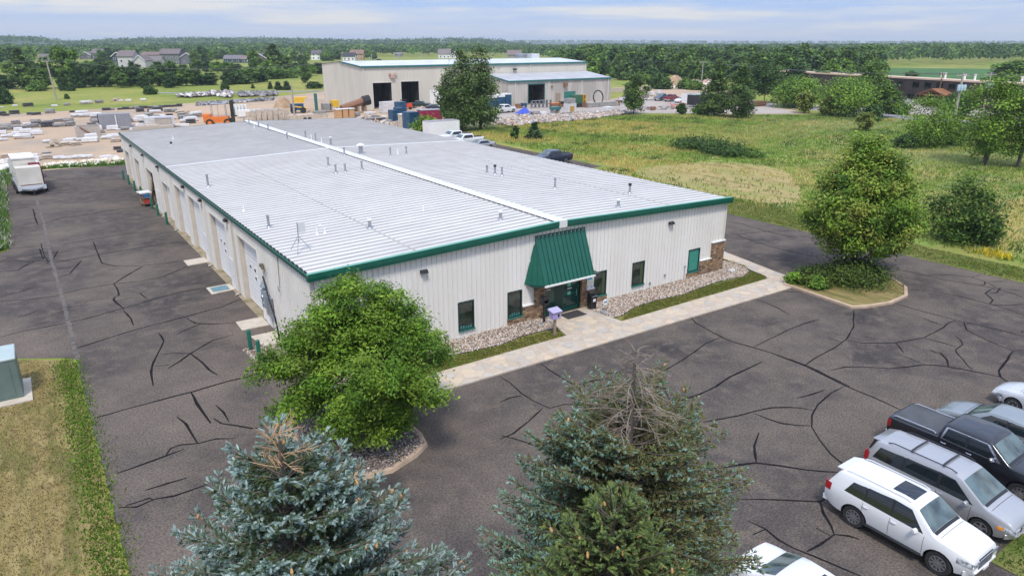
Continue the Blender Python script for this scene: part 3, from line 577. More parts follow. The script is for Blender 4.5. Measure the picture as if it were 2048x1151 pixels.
M_pane = mat('office_window_glass', (.030,.045,.035), (.012,.016,.014), rough=.06, spec=.7, scale=1.6, contrast=(.4,.6))
for i, q in enumerate(wins):
    fo = window(*q, M_shade if i == 4 else M_pane)
    if i in (0,1):
        b = MB(); rr = random.Random(i)
        for k in range(5): xx = q[0]+.15+k*.16; b.box(xx,xx+.11,.012,.028,q[2]+.08,q[2]+.14+rr.uniform(.03,.16))
        b.build('inner_clutter', mat('teal_clutter',(.03,.15,.14),(.06,.22,.2),rough=.4), fo)
    else:
        b = MB(); b.box(q[1]-.33,q[1]-.1,.022,.028,q[2]+.1,q[3]-.1); b.build('blind', mat('olive_blind',(.06,.075,.03),rough=.5), fo) if i < 4 else None
# stone veneer panels
ST = WH
def stone(x0,x1,z0,z1,y=-.11): 
    b = MB(); b.box(x0,x1,y,-.003,z0,z1); return b
b = stone(11.36,14.0,0,.44); b.box(12.43,14.0,-.11,-.003,.441,1.02); b.box(13.25,14.0,-.13,-.003,1.021,2.42); b.build('stone_veneer', M_brick, WH)
b = stone(16.9,19.10,0,.42); b.box(16.9,18.0,-.11,-.003,.421,1.08); b.box(16.9,17.32,-.13,-.003,1.081,2.42); b.build('stone_veneer', M_brick, WH)
b = stone(26.6,30.38,0,.42); b.box(27.88,30.38,-.11,-.003,.421,1.12); b.box(29.05,30.38,-.11,-.003,1.121,2.26); b.box(30.28,30.38,-.003,1.2,0,2.26); b.build('stone_veneer', M_brick, WH)
for q in ((12.43,13.25,-.15,-.004,1.022,1.09),(17.34,18.0,-.15,-.004,1.082,1.15),(27.88,29.04,-.15,-.004,1.122,1.18)):
    b = MB(); b.box(*q); b.build('stone_cap', M_white, WH)
b = MB(); b.box(29.0,30.43,-.16,-.004,2.262,2.34); b.box(30.28,30.43,-.003,1.25,2.262,2.34); b.build('stone_cap', M_white, WH)
# entrance doors
b = MB(); x0,x1,z0,z1 = door
b.box(x0,x1,.06,.16,z1-.1,z1); b.box(x0,x0+.09,.06,.16,.04,z1-.101); b.box(x1-.09,x1,.06,.16,.04,z1-.101); b.box(15.03,15.55,.05,.16,.04,z1-.101); b.box(x0,x1,-.002,.16,0,.038)
EN = b.build('entrance_door', M_gtrim_dark, WH)
for xa, xb in ((x0+.09,15.03),(15.55,x1-.09)):
    b = MB(); t=.07; b.box(xa+.004,xb-.004,.07,.12,.045,.2); b.box(xa+.004,xb-.004,.07,.12,z1-.2,z1-.105); b.box(xa+.004,xa+t,.07,.12,.201,z1-.201); b.box(xb-t,xb-.004,.07,.12,.201,z1-.201); b.box(xa+t,xb-t,.09,.12,1.02,1.10)
    l = b.build('door_leaf', M_gtrim, EN)
    b = MB(); b.box(xa+t,xb-t,.095,.105,.2,z1-.2); b.build('pane', M_gglass, l) if False else b.build('door_glass', M_gglass, EN)
for xa in (x0+.22, 16.62):
    b = MB(); b.tube([(xa,.07,.85),(xa,.02,.87),(xa,.02,1.25),(xa,.07,1.27)], .018, 6); b.build('pull_handle', M_steel, EN)
M_dec = mat('mint_decal', (.12,.50,.36), rough=.5); M_decw = mat('white_decal', (.7,.68,.7), rough=.5); M_pink = mat('pink_decal',(.75,.35,.4),rough=.5); M_blue = mat('blue_decal',(.06,.42,.62),rough=.5); M_yel=mat('yellow_decal',(.75,.7,.25),rough=.5)
def decals(mbm, items, parent, name='decal'):
    for (x0,x1,z0,z1,y,m_) in items:
        b = MB(); b.box(x0,x1,y,y+.004,z0,z1); b.build(name, m_, parent)
decals(None, [(15.95,16.22,1.55,1.78,.088,M_dec),(15.95,16.2,1.0,1.2,.082,M_dec),(15.95,16.28,1.38,1.44,.088,M_decw),(14.3,14.46,1.75,1.83,.088,M_decw),(14.28,14.62,1.60,1.66,.088,M_pink)], EN)
decals(None, [(17.42,17.92,1.35,2.1,-.05,M_white)], WH, 'poster_board')
decals(None, [(17.5,17.8,1.72,1.9,-.056,M_blue),(17.5,17.7,2.0,2.08,-.056,M_dec),(17.75,17.9,1.86,1.98,-.057,M_pink),(17.6,17.88,1.45,1.55,-.056,M_yel)], WH, 'poster')
# canopy: steep standing seam mansard
b = MB(); T = [(13.38,-.01,5.16),(17.03,-.01,5.14)]; Bf = [(13.35,-1.05,2.42),(17.06,-1.05,2.42)]; Bb = [(12.55,-.045,2.40),(17.85,-.045,2.40)]
b.add([T[0],T[1],Bf[1],Bf[0],Bb[0],Bb[1]], [(0,3,2,1),(0,4,3),(1,2,5),(3,4,5,2),(0,1,5,4)])
CN = b.build('canopy', M_gtrim, WH)
b = MB(); N = 12
def lerp3(p,q,t): return tuple(p[i]+(q[i]-p[i])*t for i in range(3))
for k in range(N+1):
    t = k/N; p = lerp3(T[0],T[1],t); q = lerp3(Bf[0],Bf[1],t)
    b.hexa([(p[0]-.02,p[1]-.03,p[2]),(p[0]+.02,p[1]-.03,p[2]),(p[0]+.02,p[1]+.0,p[2]),(p[0]-.02,p[1]+.0,p[2]),(q[0]-.02,q[1]-.05,q[2]),(q[0]+.02,q[1]-.05,q[2]),(q[0]+.02,q[1]+.0,q[2]),(q[0]-.02,q[1]+.0,q[2])])
for t in (.33,.66):
    p = lerp3(T[0],T[0],0); q = lerp3(Bb[0],Bf[0],t); b.tube([p,(q[0]-.02,q[1],q[2])], .018, 4)
b.build('standing_seam', mat('seam_green',(.006,.07,.046),rough=.4), CN)
b = MB(); b.tube([T[0],Bf[0]], .06, 6); b.tube([T[1],Bf[1]], .05, 6); b.box(13.3,17.1,-.05,.0,5.13,5.2); b.build('hip_flashing', M_gtrim, CN)
b = MB(); b.box(13.28,17.12,-1.14,-1.06,2.33,2.43); b.build('gutter', M_white, CN)
b = MB(); b.box(12.7,17.7,-.95,-.14,2.35,2.398); b.build('soffit', M_gtrim_dark, CN)
# wall lamps
def lamp(mp_):
    b = MB(); P = [(-.22,0,-.10),(.22,0,-.10),(.22,0,.10),(-.22,0,.10),(-.20,.26,-.06),(.20,.26,-.06),(.17,.17,.10),(-.17,.17,.10)]
    b.hexa([mp_(*p) for p in P]); o = b.build('wall_lamp', M_black, WH, bevel=.02)
    b = MB(); P = [(-.15,.05,-.125),(.15,.05,-.125),(.15,.22,-.085),(-.15,.22,-.085),(-.15,.05,-.102),(.15,.05,-.102),(.15,.22,-.068),(-.15,.22,-.068)]; b.hexa([mp_(*p) for p in P]); b.build('lens', M_white, o)
for u, z in ((6.0,4.42),(24.6,4.38)): lamp(lambda a,d,h: (u+a, -.045-d, z+h))
for u in (15.8,23.2,29.4,41.0,49.6,57.8): lamp(lambda a,d,h: (-.045-d, u+a, 4.82+h))
# garage doors, deep tan jambs
for i, (u0,u1,z0,z1) in enumerate(gar):
    dp = .36
    b = MB(); b.box(-.03,dp,u0-.10,u0-.002,0,z1+.05) ; b.box(-.03,dp,u1+.002,u1+.10,0,z1+.05); b.box(-.03,dp,u0-.002,u1+.002,z1-.02,z1+.06)
    J = b.build('door_surround', M_walltrim, WH)
    if i == 5:   # open bay
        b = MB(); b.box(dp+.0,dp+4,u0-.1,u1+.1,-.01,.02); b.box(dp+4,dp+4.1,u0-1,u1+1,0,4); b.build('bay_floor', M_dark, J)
        b = MB()
        for k in range(4): b.box(dp-.02,dp+.05,u0+.2+k*1.2,u0+.32+k*1.2,0,z1)
        for k in range(4): b.box(dp-.03,dp+.06,u0,u1,.4+k*.9,.5+k*.9)
        b.build('bay_frame', M_wood, J); continue
    b = MB(); n = 8 if z1 > 4 else 7; h = (z1-.04)/n
    for k in range(n):
        b.box(dp-.06,dp-.02,u0,u1,.02+k*h,.02+(k+1)*h-.02); b.box(dp-.075,dp-.06,u0,u1,.02+k*h+.06,.02+k*h+.09); b.box(dp-.075,dp-.06,u0,u1,.02+k*h+h*.55,.02+k*h+h*.55+.03)
    b.box(dp-.02,dp,u0,u1,0,z1)
    D = b.build('garage_door', M_door, J)
    for ja, jb in ((u0+.002,u0+.03),(u1-.03,u1-.002)): b = MB(); b.box(.0,dp-.08,ja,jb,.01,z1-.03); b.build('jamb', M_jamb, J)
    if i < 2:
        for kk, (uu, rowi) in enumerate([(u0+.75,4),(u0+1.75,4),(u0+2.75,4),(u0+.75,3),(u0+1.75,3)]):
            zz = .02+rowi*h+.18
            b = MB(); b.box(dp-.09,dp-.062,uu,uu+.42,zz,zz+.30); pn = b.build('door_window', M_white, D)
            b = MB(); b.box(dp-.094,dp-.0905,uu+.05,uu+.37,zz+.05,zz+.25); b.build('pane', M_glass, pn)
# personnel doors
for u0 in (15.55,23.15,8.0-.35,43.0):
    b = MB(); b.box(-.06,-.042,u0-.06,u0+1.0,0.02,2.2); f_ = b.build('side_door', M_white if u0 > 9 else M_wall, WH)
    b = MB(); b.box(-.075,-.061,u0,u0+.92,.04,2.13); b.build('door_leaf', M_door, f_)
    b = MB(); b.lathe([(.03,-.13),(.03,-.076)], 8, 'x', (0,u0+.12,1.0)); b.build('handle', M_steel, f_)
# meter box, mast and hoses on the left wall
b = MB(); b.box(-.24,-.045,6.95,7.75,.85,2.05); ME = b.build('meter_cabinet', M_steel, WH, bevel=.02)
b = MB(); b.box(-.30,-.05,7.85,8.35,1.2,2.25); b.build('meter_box', mat('grey_blue_box',(.22,.27,.30),(.30,.35,.38),rough=.5), ME)
b = MB(); b.lathe([(.14,-.36),(.16,-.31),(.16,-.302)], 14, 'x', (0,8.1,1.85)); b.lathe([(.12,-.34),(.12,-.302)], 14, 'x', (0,8.1,1.42)); b.build('meter', M_steel, ME)
b = MB(); b.tube([(-.2,8.1,2.25),(-.2,8.1,2.6)], .06, 8); b.add([(-.35,7.9,2.45),(-.05,7.9,2.45),(-.05,8.3,2.45),(-.35,8.3,2.45),(-.2,8.1,2.85)],[(0,1,4),(1,2,4),(2,3,4),(3,0,4)]); b.build('vent_hood', mat('grey_blue_box',(.22,.27,.30)), ME)
b = MB(); b.tube([(-.10,8.3,3.0),(-.22,7.6,2.9),(-.34,6.8,2.45),(-.38,6.2,1.9),(-.34,5.8,1.3),(-.30,5.7,.6),(-.28,5.7,.05)], .05, 8); b.build('conduit', M_black, WH, smooth=.8)
b = MB(); b.tube([(-.06,5.0,5.0),(-.09,5.0,3.9),(-.09,5.05,3.3),(-.1,5.15,3.0),(-.1,5.35,3.0),(-.1,5.4,3.25)], .014, 5); b.build('hanging_cable', M_black, WH)
b = MB(); b.cb(-.16,8.05,3.75,.18,.28,.2); b.cb(-.2,7.75,3.68,.12,.14,.14); b.tube([(-.1,7.6,3.65),(-.22,7.3,3.55)], .04, 6); b.build('flood_lamp', mat('bronze_fixture',(.10,.08,.05),(.2,.17,.12),rough=.5), WH)
b = MB(); b.cb(7.3,-.08,.42,.10,.08,.16); b.cb(23.0,-.08,.42,.10,.08,.16); b.cb(24.4,-.08,.75,.12,.08,.1); b.cb(26.35,-.09,1.0,.10,.08,.12); b.tube([(26.35,-.08,.1),(26.35,-.08,.95)], .02, 5); b.build('wall_outlet', M_steel, WH)
# roof pipes
VENTS = [('s',.95,24.99,.88),('s',1.01,9.89,.68),('w',.95,15.12,.40),('c',5.68,5.88,.46),('c',12.66,2.58,.44),('c',21.06,1.35,.44),('s',21.44,8.5,.72),('s',20.74,16.61,.58),('k',21.05,15.9,.66),('s',21.16,15.05,.62),('k',25.19,4.59,.6),('w',10.05,7.47,.32),('s',11.22,27.0,.7),('s',10.53,23.51,.66),('s',11.29,23.38,.62),('s',12.79,23.49,.64),('s',18.06,29.12,.7),('s',19.71,29.11,.72),('w',19.2,29.94,.50),('C',16.28,31.82,.72),('s',14.48,31.45,.66),('c',15.9,38.57,.76),('w',15.95,41.38,.52),('s',15.55,41.95,.8),('s',15.66,45.44,.72),('w',15.8,44.01,.6),('s',13.65,45.45,.7),('s',14.19,54.1,.76),('s',14.13,57.79,.66),('w',13.72,58.24,.60),('s',14.08,61.75,.76),('s',14.18,64.44,.7),('w',3.2,6.54,.3),('w',2.79,6.63,.28),('w',3.9,55.0,.5),('k',2.9,50.5,.25)]
for k, x, y, h in VENTS:
    z = za(x); b = MB(); r = {'s':.075,'w':.045,'c':.10,'C':.2,'k':.08}[k]
    b.lathe([(r,z-.02),(r,z+h)], 10, c=(x,y,0))
    b.lathe([(r*2.2,z),(r*1.3,z+.09)], 10, c=(x,y,0))
    o = b.build('vent_pipe', M_steel if k in 'scCk' else M_white, WH, smooth=.7)
    if k in 'sc':
        b = MB(); b.lathe([(r*1.15,z+h-.02),(r*1.5,z+h+.02),(r*1.5,z+h+.07),(r*.9,z+h+.1)], 10, c=(x,y,0)); b.build('cap', M_steel if k=='s' else M_white, o, smooth=.7)
    if k == 'C':
        b = MB(); b.lathe([(r*1.0,z+h-.02),(r*1.9,z+h+.02),(r*1.9,z+h+.09),(r*.5,z+h+.22)], 14, c=(x,y,0)); b.build('cap', M_white, o, smooth=.7)
    if k == 'k':
        b = MB(); b.lathe([(r*1.5,z+h-.05),(r*1.5,z+h+.12)], 10, c=(x,y,0)); b.build('cap', M_black, o)
b = MB(); z = za(2.79); b.tube([(2.79,6.63,z),(2.79,6.63,z+.42),(2.95,6.6,z+.5),(3.05,6.58,z+.42)], .07, 8); b.build('vent_elbow', M_white, WH, smooth=.8)
# antenna tripod stands on the roof
z = za(.84)
AT = thing('antenna_tripod', 'small tripod antenna mast standing near the left eave of the warehouse roof', 'antenna', (.84,3.92,z+.02))
for a in (0,2.1,4.2):
    b = MB(); b.tube([(math.cos(a)*.6,math.sin(a)*.6,0),(0,0,.85)], .018, 5); b.build('leg', M_steel, AT)
b = MB(); b.tube([(0,0,.5),(0,0,1.55)], .025, 6); b.build('mast', M_steel, AT)
b = MB(); b.box(.02,.40,.0,.03,1.0,1.5); b.build('panel', mat('pale_antenna_panel',(.55,.55,.55),rough=.5), AT)
# ---------------------------------------------------------------- small things at the entrance and along the walls
z = .09
b = MB(); b.box(14.9,16.35,-1.35,-.45,z,z+.015); o = b.build('door_mat', mat('charcoal_mat',(.03,.028,.028),(.05,.045,.045),rough=.95,scale=30)); tag(o,'charcoal mat lying in front of the green entrance doors','door mat')
T_ = thing('trash_bin', 'black trash bin with a small white sticker beside the entrance door', 'trash bin', (17.28,-.72,z))
b = MB(); b.hexa([(-.2,-.2,0),(.2,-.2,0),(.2,.2,0),(-.2,.2,0),(-.23,-.23,.82),(.23,-.23,.82),(.23,.23,.82),(-.23,.23,.82)]); b.build('body', M_black, T_, bevel=.02)
b = MB(); b.box(-.25,.25,-.25,.25,.821,.90); b.box(-.22,.22,-.1,.22,.90,1.06); b.build('lid', M_black, T_, bevel=.02)
b = MB(); b.box(-.1,.1,-.232,-.222,.5,.68); b.build('sticker', M_decw, T_)
b = MB(); b.box(-.2,.2,-.26,-.251,.84,.88); b.build('rim', M_steel, T_)
bx_, by_ = G(1080,650)
T_ = thing('letter_box', 'black post mounted letter box standing in the gravel left of the doors', 'letter box', (13.42,-.88,.05))
b = MB(); b.box(-.05,.05,-.05,.05,0,1.15); b.build('post', M_black, T_)
b = MB(); b.box(-.2,.2,-.2,.2,1.15,1.48); b.lathe([(.2,-.2),(.2,.2)], 14, 'y', (0,0,1.48)); b.build('box', M_black, T_, bevel=.01)
b = MB(); b.box(-.45,.25,-.12,.12,0,.06); b.build('foot', M_steel, T_)
T_ = thing('library_box', 'small lilac book exchange box on a wooden post beside the path', 'book box', (12.75,-2.75,.065))
M_lil = mat('lilac_paint', (.30,.24,.46), (.36,.29,.52), rough=.5, scale=4)
b = MB(); b.box(-.06,.06,-.06,.06,0,1.05); b.build('post', M_wood, T_)
b = MB(); b.box(-.28,.28,-.19,.19,1.05,1.46); b.build('box', M_lil, T_, bevel=.01)
b = MB(); b.add([(-.34,-.26,1.465),(.34,-.26,1.465),(.34,.25,1.50),(-.34,.25,1.50),(-.34,-.26,1.50),(.34,-.26,1.50),(.34,.25,1.62),(-.34,.25,1.62)],[(3,2,1,0),(4,5,6,7),(0,1,5,4),(1,2,6,5),(2,3,7,6),(3,0,4,7)]); b.build('roof', mat('pale_lilac',(.40,.36,.52),rough=.5), T_)
b = MB(); b.box(-.02,.22,-.205,-.192,1.12,1.40); dr=b.build('door', mat('pale_lilac',(.6,.55,.7)), T_)
b = MB(); b.box(.03,.17,-.212,-.206,1.17,1.35); b.build('pane', M_glass, dr)
T_ = thing('round_sign', 'small round white and blue security sign on a stake in the gravel by the path', 'sign', (17.55,-1.62,.05))
b = MB(); b.tube([(0,0,0),(0,0,.55)], .018, 6); b.build('stake', M_steel, T_)
b = MB(); b.lathe([(.2,-.012),(.2,.012)], 20, 'y', (0,-.03,.68)); s_=b.build('disc', M_white, T_)
b = MB()
for k,x in enumerate((-.11,-.04,.04,.11)): b.box(x-.025,x+.025,-.048,-.0425,.62,.74)
b.build('lettering', mat('navy_paint',(.03,.07,.22),rough=.5), s_)
def rock(name, label, x, y, z, s, c1, seed, cat='rock', sq=.6, group=None):
    rr = random.Random(seed); bm = bmesh.new(); bmesh.ops.create_icosphere(bm, subdivisions=2, radius=s)
    for v in bm.verts:
        k = 1+.28*math.sin(v.co.x*5/s+seed)+.18*math.sin(v.co.y*4/s+seed*2)+rr.uniform(-.08,.08)
        v.co = Vector((v.co.x*k, v.co.y*k*.8, max(v.co.z*k*sq, -.2*s)))
    me = bpy.data.meshes.new(name); bm.to_mesh(me); bm.free(); me.materials.append(c1); o = bpy.data.objects.new(name, me); col.objects.link(o); o.location=(x,y,z+.1*s); tag(o,label,cat,group); return o
M_rk = mat('grey_fieldstone', (.16,.16,.15), (.34,.33,.31), rough=.85, scale=6)
M_rkl = mat('pale_fieldstone', (.42,.42,.42), (.62,.60,.58), rough=.85, scale=5)
rock('rock','grey decorative rock at the foot of the round sign',17.3,-1.85,.05,.28,M_rk,3)
rock('rock','pale rounded rock lying in the gravel near the stone corner',30.6,-.75,.05,.26,M_rkl,5)
rock('rock','small mossy rock beside the foot of the letter box',13.75,-1.15,.05,.16,M_rk,9)
rock('rock','dark boulder under the leafy tree in the gravel island',.35,-7.2,.12,.38,mat('dark_boulder',(.03,.03,.035),(.08,.08,.085),rough=.7,scale=6),12)
M_bol = mat('bollard_green', (.008,.10,.065), (.012,.12,.08), rough=.4, scale=4)
BL = [(-1.99,5.15,'nearest of two green bollards beside the front pad'),(-1.99,3.46,'green bollard in the gravel corner close to the leafy tree'),(-.53,37.61,'green bollard nearest the camera in the row by the garage doors'),(-.58,41.9,'second green bollard of the wall row, in front of the pilaster'),(-.56,45.4,'green bollard at the near jamb of the open bay'),(-.56,49.6,'green bollard at the far jamb of the open bay'),(-.53,52.16,'green bollard just beyond the open bay'),(-.61,56.1,'green bollard before the second last garage door'),(-.61,60.67,'green bollard left of the last garage door'),(-.7,64.54,'farthest green bollard at the rear corner of the warehouse')]
BL[0] = (-1.99,5.15,'green bollard at the outer corner of the front concrete pad')
for x, y, lb in BL:
    t = thing('bollard', lb, 'bollard', (x,y,0), group='green pipe bollards along the warehouse wall')
    b = MB(); b.lathe([(.11,0),(.11,1.15),(.09,1.2),(.04,1.235),(.005,1.24)], 14); b.build('post', M_bol, t, smooth=.9)
    b = MB(); b.lathe([(.125,0),(.125,.03)], 14); b.build('collar', M_rk, t)
# cart with boxes at the open bay
T_ = thing('utility_cart', 'cluttered shop cart with a white lid and a blue bin before the open bay', 'cart', (-.75,47.6,0), R_(8))
b = MB()
for x in (-.4,.4):
    for y in (-.7,.7): b.box(x-.03,x+.03,y-.03,y+.03,.1,1.3)
b.box(-.45,.45,-.75,.75,.3,.36); b.box(-.45,.45,-.75,.75,.85,.9); b.build('frame', M_rust, T_)
b = MB(); b.box(-.55,.55,-.5,.8,1.32,1.42); b.build('lid', M_white, T_)
b = MB(); b.box(-.35,.35,-.65,.0,.901,1.25); b.build('bin', mat('blue_bin',(.05,.16,.33),rough=.5), T_)
b = MB(); b.box(-.4,.1,.1,.6,.36,.8); b.box(.15,.4,-.1,.4,.36,.7); b.build('carton', mat('green_carton',(.08,.20,.12),(.35,.3,.2),rough=.7,scale=3), T_)
b = MB(); b.box(-.35,.35,-.7,-.2,.361,.75); b.build('red_crate', mat('red_crate',(.45,.05,.04),rough=.5), T_)
T_ = thing('lumber_stack', 'upright timber offcuts leaning inside the open bay door', 'lumber', (.1,49.0,0))
rr = random.Random(4)
b = MB()
for k in range(6): b.tube([(rr.uniform(-.3,.1),rr.uniform(-.5,.3),0),(.2,rr.uniform(-.5,.3),rr.uniform(1.5,2.6))], .06, 4)
b.build('boards', M_wood, T_)
# transformer cabinets on the lawn
M_tr = mat('sage_green_cabinet', (.11,.16,.14), (.135,.185,.165), rough=.45, scale=1.5); M_trt = mat('pale_sage_top', (.34,.42,.40), (.40,.47,.45), rough=.45, scale=1.5)
slab('concrete_pad', [(-17,5.1),(-11.95,5.1),(-11.95,7.9),(-17,7.9)], .03, .10, M_conc)
T_ = thing('transformer', 'tall sage green utility cabinet on a concrete pad at the left lawn edge', 'utility cabinet', (-13.05,6.6,.10))
b = MB(); b.box(-.78,.78,-.95,.95,0,1.9); b.build('cabinet', M_tr, T_, bevel=.015)
b = MB(); b.box(-.81,.81,-.98,.98,1.901,2.02); b.build('top', M_trt, T_, bevel=.03)
b = MB(); b.box(-.5,.5,-.965,-.952,.15,1.7); b.build('panel', M_tr, T_)
T_ = thing('switch_cabinet', 'lower sage green cabinet with an open recess left of the tall one', 'utility cabinet', (-15.05,6.6,.10))
b = MB(); b.box(-1.15,1.15,-.2,.9,0,1.45); b.box(-1.15,-.1,-.9,-.2,0,1.45); b.build('cabinet', M_tr, T_, bevel=.015)
b = MB(); b.box(-1.2,1.2,-.95,.95,1.451,1.56); b.build('top', M_trt, T_)
b = MB(); b.box(-.05,1.1,-.25,-.205,.1,1.35); b.build('recess_panel', M_dark, T_)
b = MB(); b.box(.3,.8,-.33,-.251,.5,1.0); b.build('meter_box', M_trt, T_)
# ---------------------------------------------------------------- vehicles
M_tyre = mat('tyre_rubber', (.016,.016,.016), (.03,.03,.03), rough=.85, scale=8)
M_rim = mat('alloy_rim', (.35,.35,.36), rough=.3, metal=.7); M_rimd = mat('dark_alloy', (.025,.025,.028), rough=.3, metal=.5)
M_carglass = mat('car_glass', (.010,.014,.016), rough=.03, spec=.8)
M_shield = mat('windscreen_glass', (.11,.155,.15), (.035,.05,.05), rough=.04, spec=.9, scale=1.6, contrast=(.4,.65))
M_chrome = mat('chrome', (.62,.62,.63), rough=.15, metal=.9)
M_red = mat('tail_lamp_red', (.30,.008,.012), rough=.2, coat=.5); M_amb = mat('amber_lens', (.75,.25,.02), rough=.2)
M_lens = mat('headlamp_lens', (.50,.52,.54), (.12,.13,.14), rough=.08, spec=.8, scale=9)
M_under = mat('underbody', (.012,.012,.012), rough=.9)
def paint(name, c, c2=None, metal=0, rough=.28): return mat(name, c, c2, rough=rough, metal=metal, coat=.7, scale=1.5)
P_white = paint('pearl_white_paint', (.70,.70,.69)); P_silver = paint('silver_paint', (.43,.43,.435), metal=.45, rough=.32); P_black = paint('black_paint', (.010,.011,.014))
P_grey = paint('grey_green_paint', (.30,.33,.33), metal=.5, rough=.3); P_navy = paint('navy_paint_car', (.015,.022,.045)); P_red = paint('dark_red_paint', (.22,.015,.02)); P_dgreen = paint('dark_green_paint', (.012,.035,.032))
P_blue = paint('slate_blue_paint', (.03,.06,.11))
def vehicle(name, label, cat, loc, rz, S, group=None):
    """x forward, origin on the ground at the middle"""
    L, W = S['L'], S['W']; top = S['top']; belt = S['belt']; zb = S.get('zb', .28); wr = S['wr']; tum = S.get('tum', .33)
    lod = S.get('lod', 0)
    root = thing(name, label, cat, loc, rz, group)
    tx = [p[0] for p in top]; tz = [p[1] for p in top]
    bx = [p[0] for p in belt]; bz = [p[1] for p in belt]
    tf = lambda x: float(np.interp(x, tx, tz)); bf = lambda x: float(np.interp(x, bx, bz))
    en, er = S.get('nose', .16), S.get('tail', .09)
    def hw(x):
        f = 1.0; d = L/2-x
        if d < .9: f -= en*(1-max(d,0)/.9)**2.2
        d = x+L/2
        if d < .7: f -= er*(1-max(d,0)/.7)**2.2
        return W/2*f
    def botz(x):
        d = min(L/2-x, x+L/2); return zb+.20*max(0,1-max(d,0)/.55)**1.5
    def yside(x, z):
        w_, b_ = hw(x), bf(x); z0 = botz(x)
        if z <= b_:
            t = (z-z0)/max(b_-z0,.01); return w_*(.93+.07*math.sin(min(1,max(0,t))*2.2)) if t < .75 else w_*(.998-.035*((t-.75)/.25)**1.3)
        return w_*.963-tum*(z-b_)-.18*max(0,(z-b_)-.3)**2
    rc = S.get('rc', .07)
    def ring(x):
        zt, z0, b_ = tf(x), botz(x), bf(x); zs = zt-rc
        zl = min(b_, zs)
        Z = [z0+(zl-z0)*t for t in (0,.08,.25,.45,.65,.8,.92,1)]
        Z += [zl+(zs-zl)*t+.0005*i for i, t in enumerate((.34,.67,1),1)]
        P = [(0,z0),(yside(x,z0)*.9,z0)]+[(yside(x,z),z) for z in Z]
        ye = P[-1][1] if False else P[-1][0]; ce = S.get('crown', .035)
        if zt > b_+rc: P += [(ye-.03,zt-.022),(ye-.085,zt),(ye*.62,zt+ce*.6),(ye*.3,zt+ce*.9),(0,zt+ce)]
        else: P += [(ye-.02,zt-.03),(ye-.07,zt-.004),(ye*.65,zt+ce*.7),(ye*.3,zt+ce),(0,zt+ce)]
        return P
    xs = sorted(set([round(-L/2+L*i/(36 if not lod else 16),4) for i in range((36 if not lod else 16)+1)]+[round(x,4) for x in tx]))
    xs = [x for i, x in enumerate(xs) if i == 0 or x-xs[i-1] > .004]
    K = len(ring(0)); vs = []; fs = []
    for x in xs:
        r = ring(x)
        vs += [(x,y,z) for y,z in r] + [(x,-y,z) for y,z in r[1:-1][::-1]]
    n = 2*K-2
    for i in range(len(xs)-1): fs += [(i*n+k, i*n+(k+1)%n, (i+1)*n+(k+1)%n, (i+1)*n+k) for k in range(n)]
    fs += [tuple(range(n)), tuple(range((len(xs)-1)*n, len(xs)*n))]
    mb = MB(); mb.add(vs, fs); body = mb.build('body', [S['paint'], M_under], root)
    wx = [S['xf'], S['xr']]
    # wheel wells cut into the body
    cut = MB()
    for x in wx:
        for s in (-1,1): cut.lathe([(wr*1.17,-.22),(wr*1.17,.22)], 20 if not lod else 12, 'y', (x, s*(W/2-.06), wr+.01))
    co = cut.build('cutter', [M_under], root)
    body.modifiers.new('b','BOOLEAN'); md = body.modifiers['b']; md.object = co; md.operation = 'DIFFERENCE'; md.solver = 'EXACT'; md.use_self = True
    bpy.context.view_layer.update()
    dg = bpy.context.evaluated_depsgraph_get(); me = bpy.data.meshes.new_from_object(body.evaluated_get(dg)); body.modifiers.clear(); old = body.data; body.data = me
    me.name = 'body'; bpy.data.objects.remove(co)
    bm = bmesh.new(); bm.from_mesh(me)
    for f in bm.faces:
        f.smooth = True
        c = f.calc_center_median()
        f.material_index = 0
        for x in wx:
            rr_ = math.hypot(c.x-x, c.z-wr-.01)
            if abs(c.y) < W/2+.05 and ((rr_ < wr*1.19 and abs(c.y) < W/2-.24) or (rr_ < wr*1.2 and abs(f.normal.y) < .35 and (f.normal.x*(c.x-x)+f.normal.z*(c.z-wr-.01)) < 0)): f.material_index = 1
        if c.z < zb+.05 and f.normal.z < -.5: f.material_index = 1
    for e in bm.edges:
        if len(e.link_faces) == 2 and e.calc_face_angle(0) > .55: e.smooth = False
    bm.to_mesh(me); bm.free()
    def spatch(nm, q, m, off=.006, both=True, parent=None, nx=6, nz=4):
        for s in ((-1,1) if both else (1,)):
            v = []
            for i in range(nx+1):
                for j in range(nz+1):
                    a, c = i/nx, j/nz
                    x = (q[0][0]*(1-a)+q[1][0]*a)*(1-c)+(q[3][0]*(1-a)+q[2][0]*a)*c; z = (q[0][1]*(1-a)+q[1][1]*a)*(1-c)+(q[3][1]*(1-a)+q[2][1]*a)*c
                    v.append((x, s*(yside(x,z)+off), z))
            b = MB(); b.add(v, [(i*(nz+1)+j,(i+1)*(nz+1)+j,(i+1)*(nz+1)+j+1,i*(nz+1)+j+1) for i in range(nx) for j in range(nz)])
            # give it a rim going in so it is not paper thin
            b.build(nm, m, parent or root, smooth=.6)
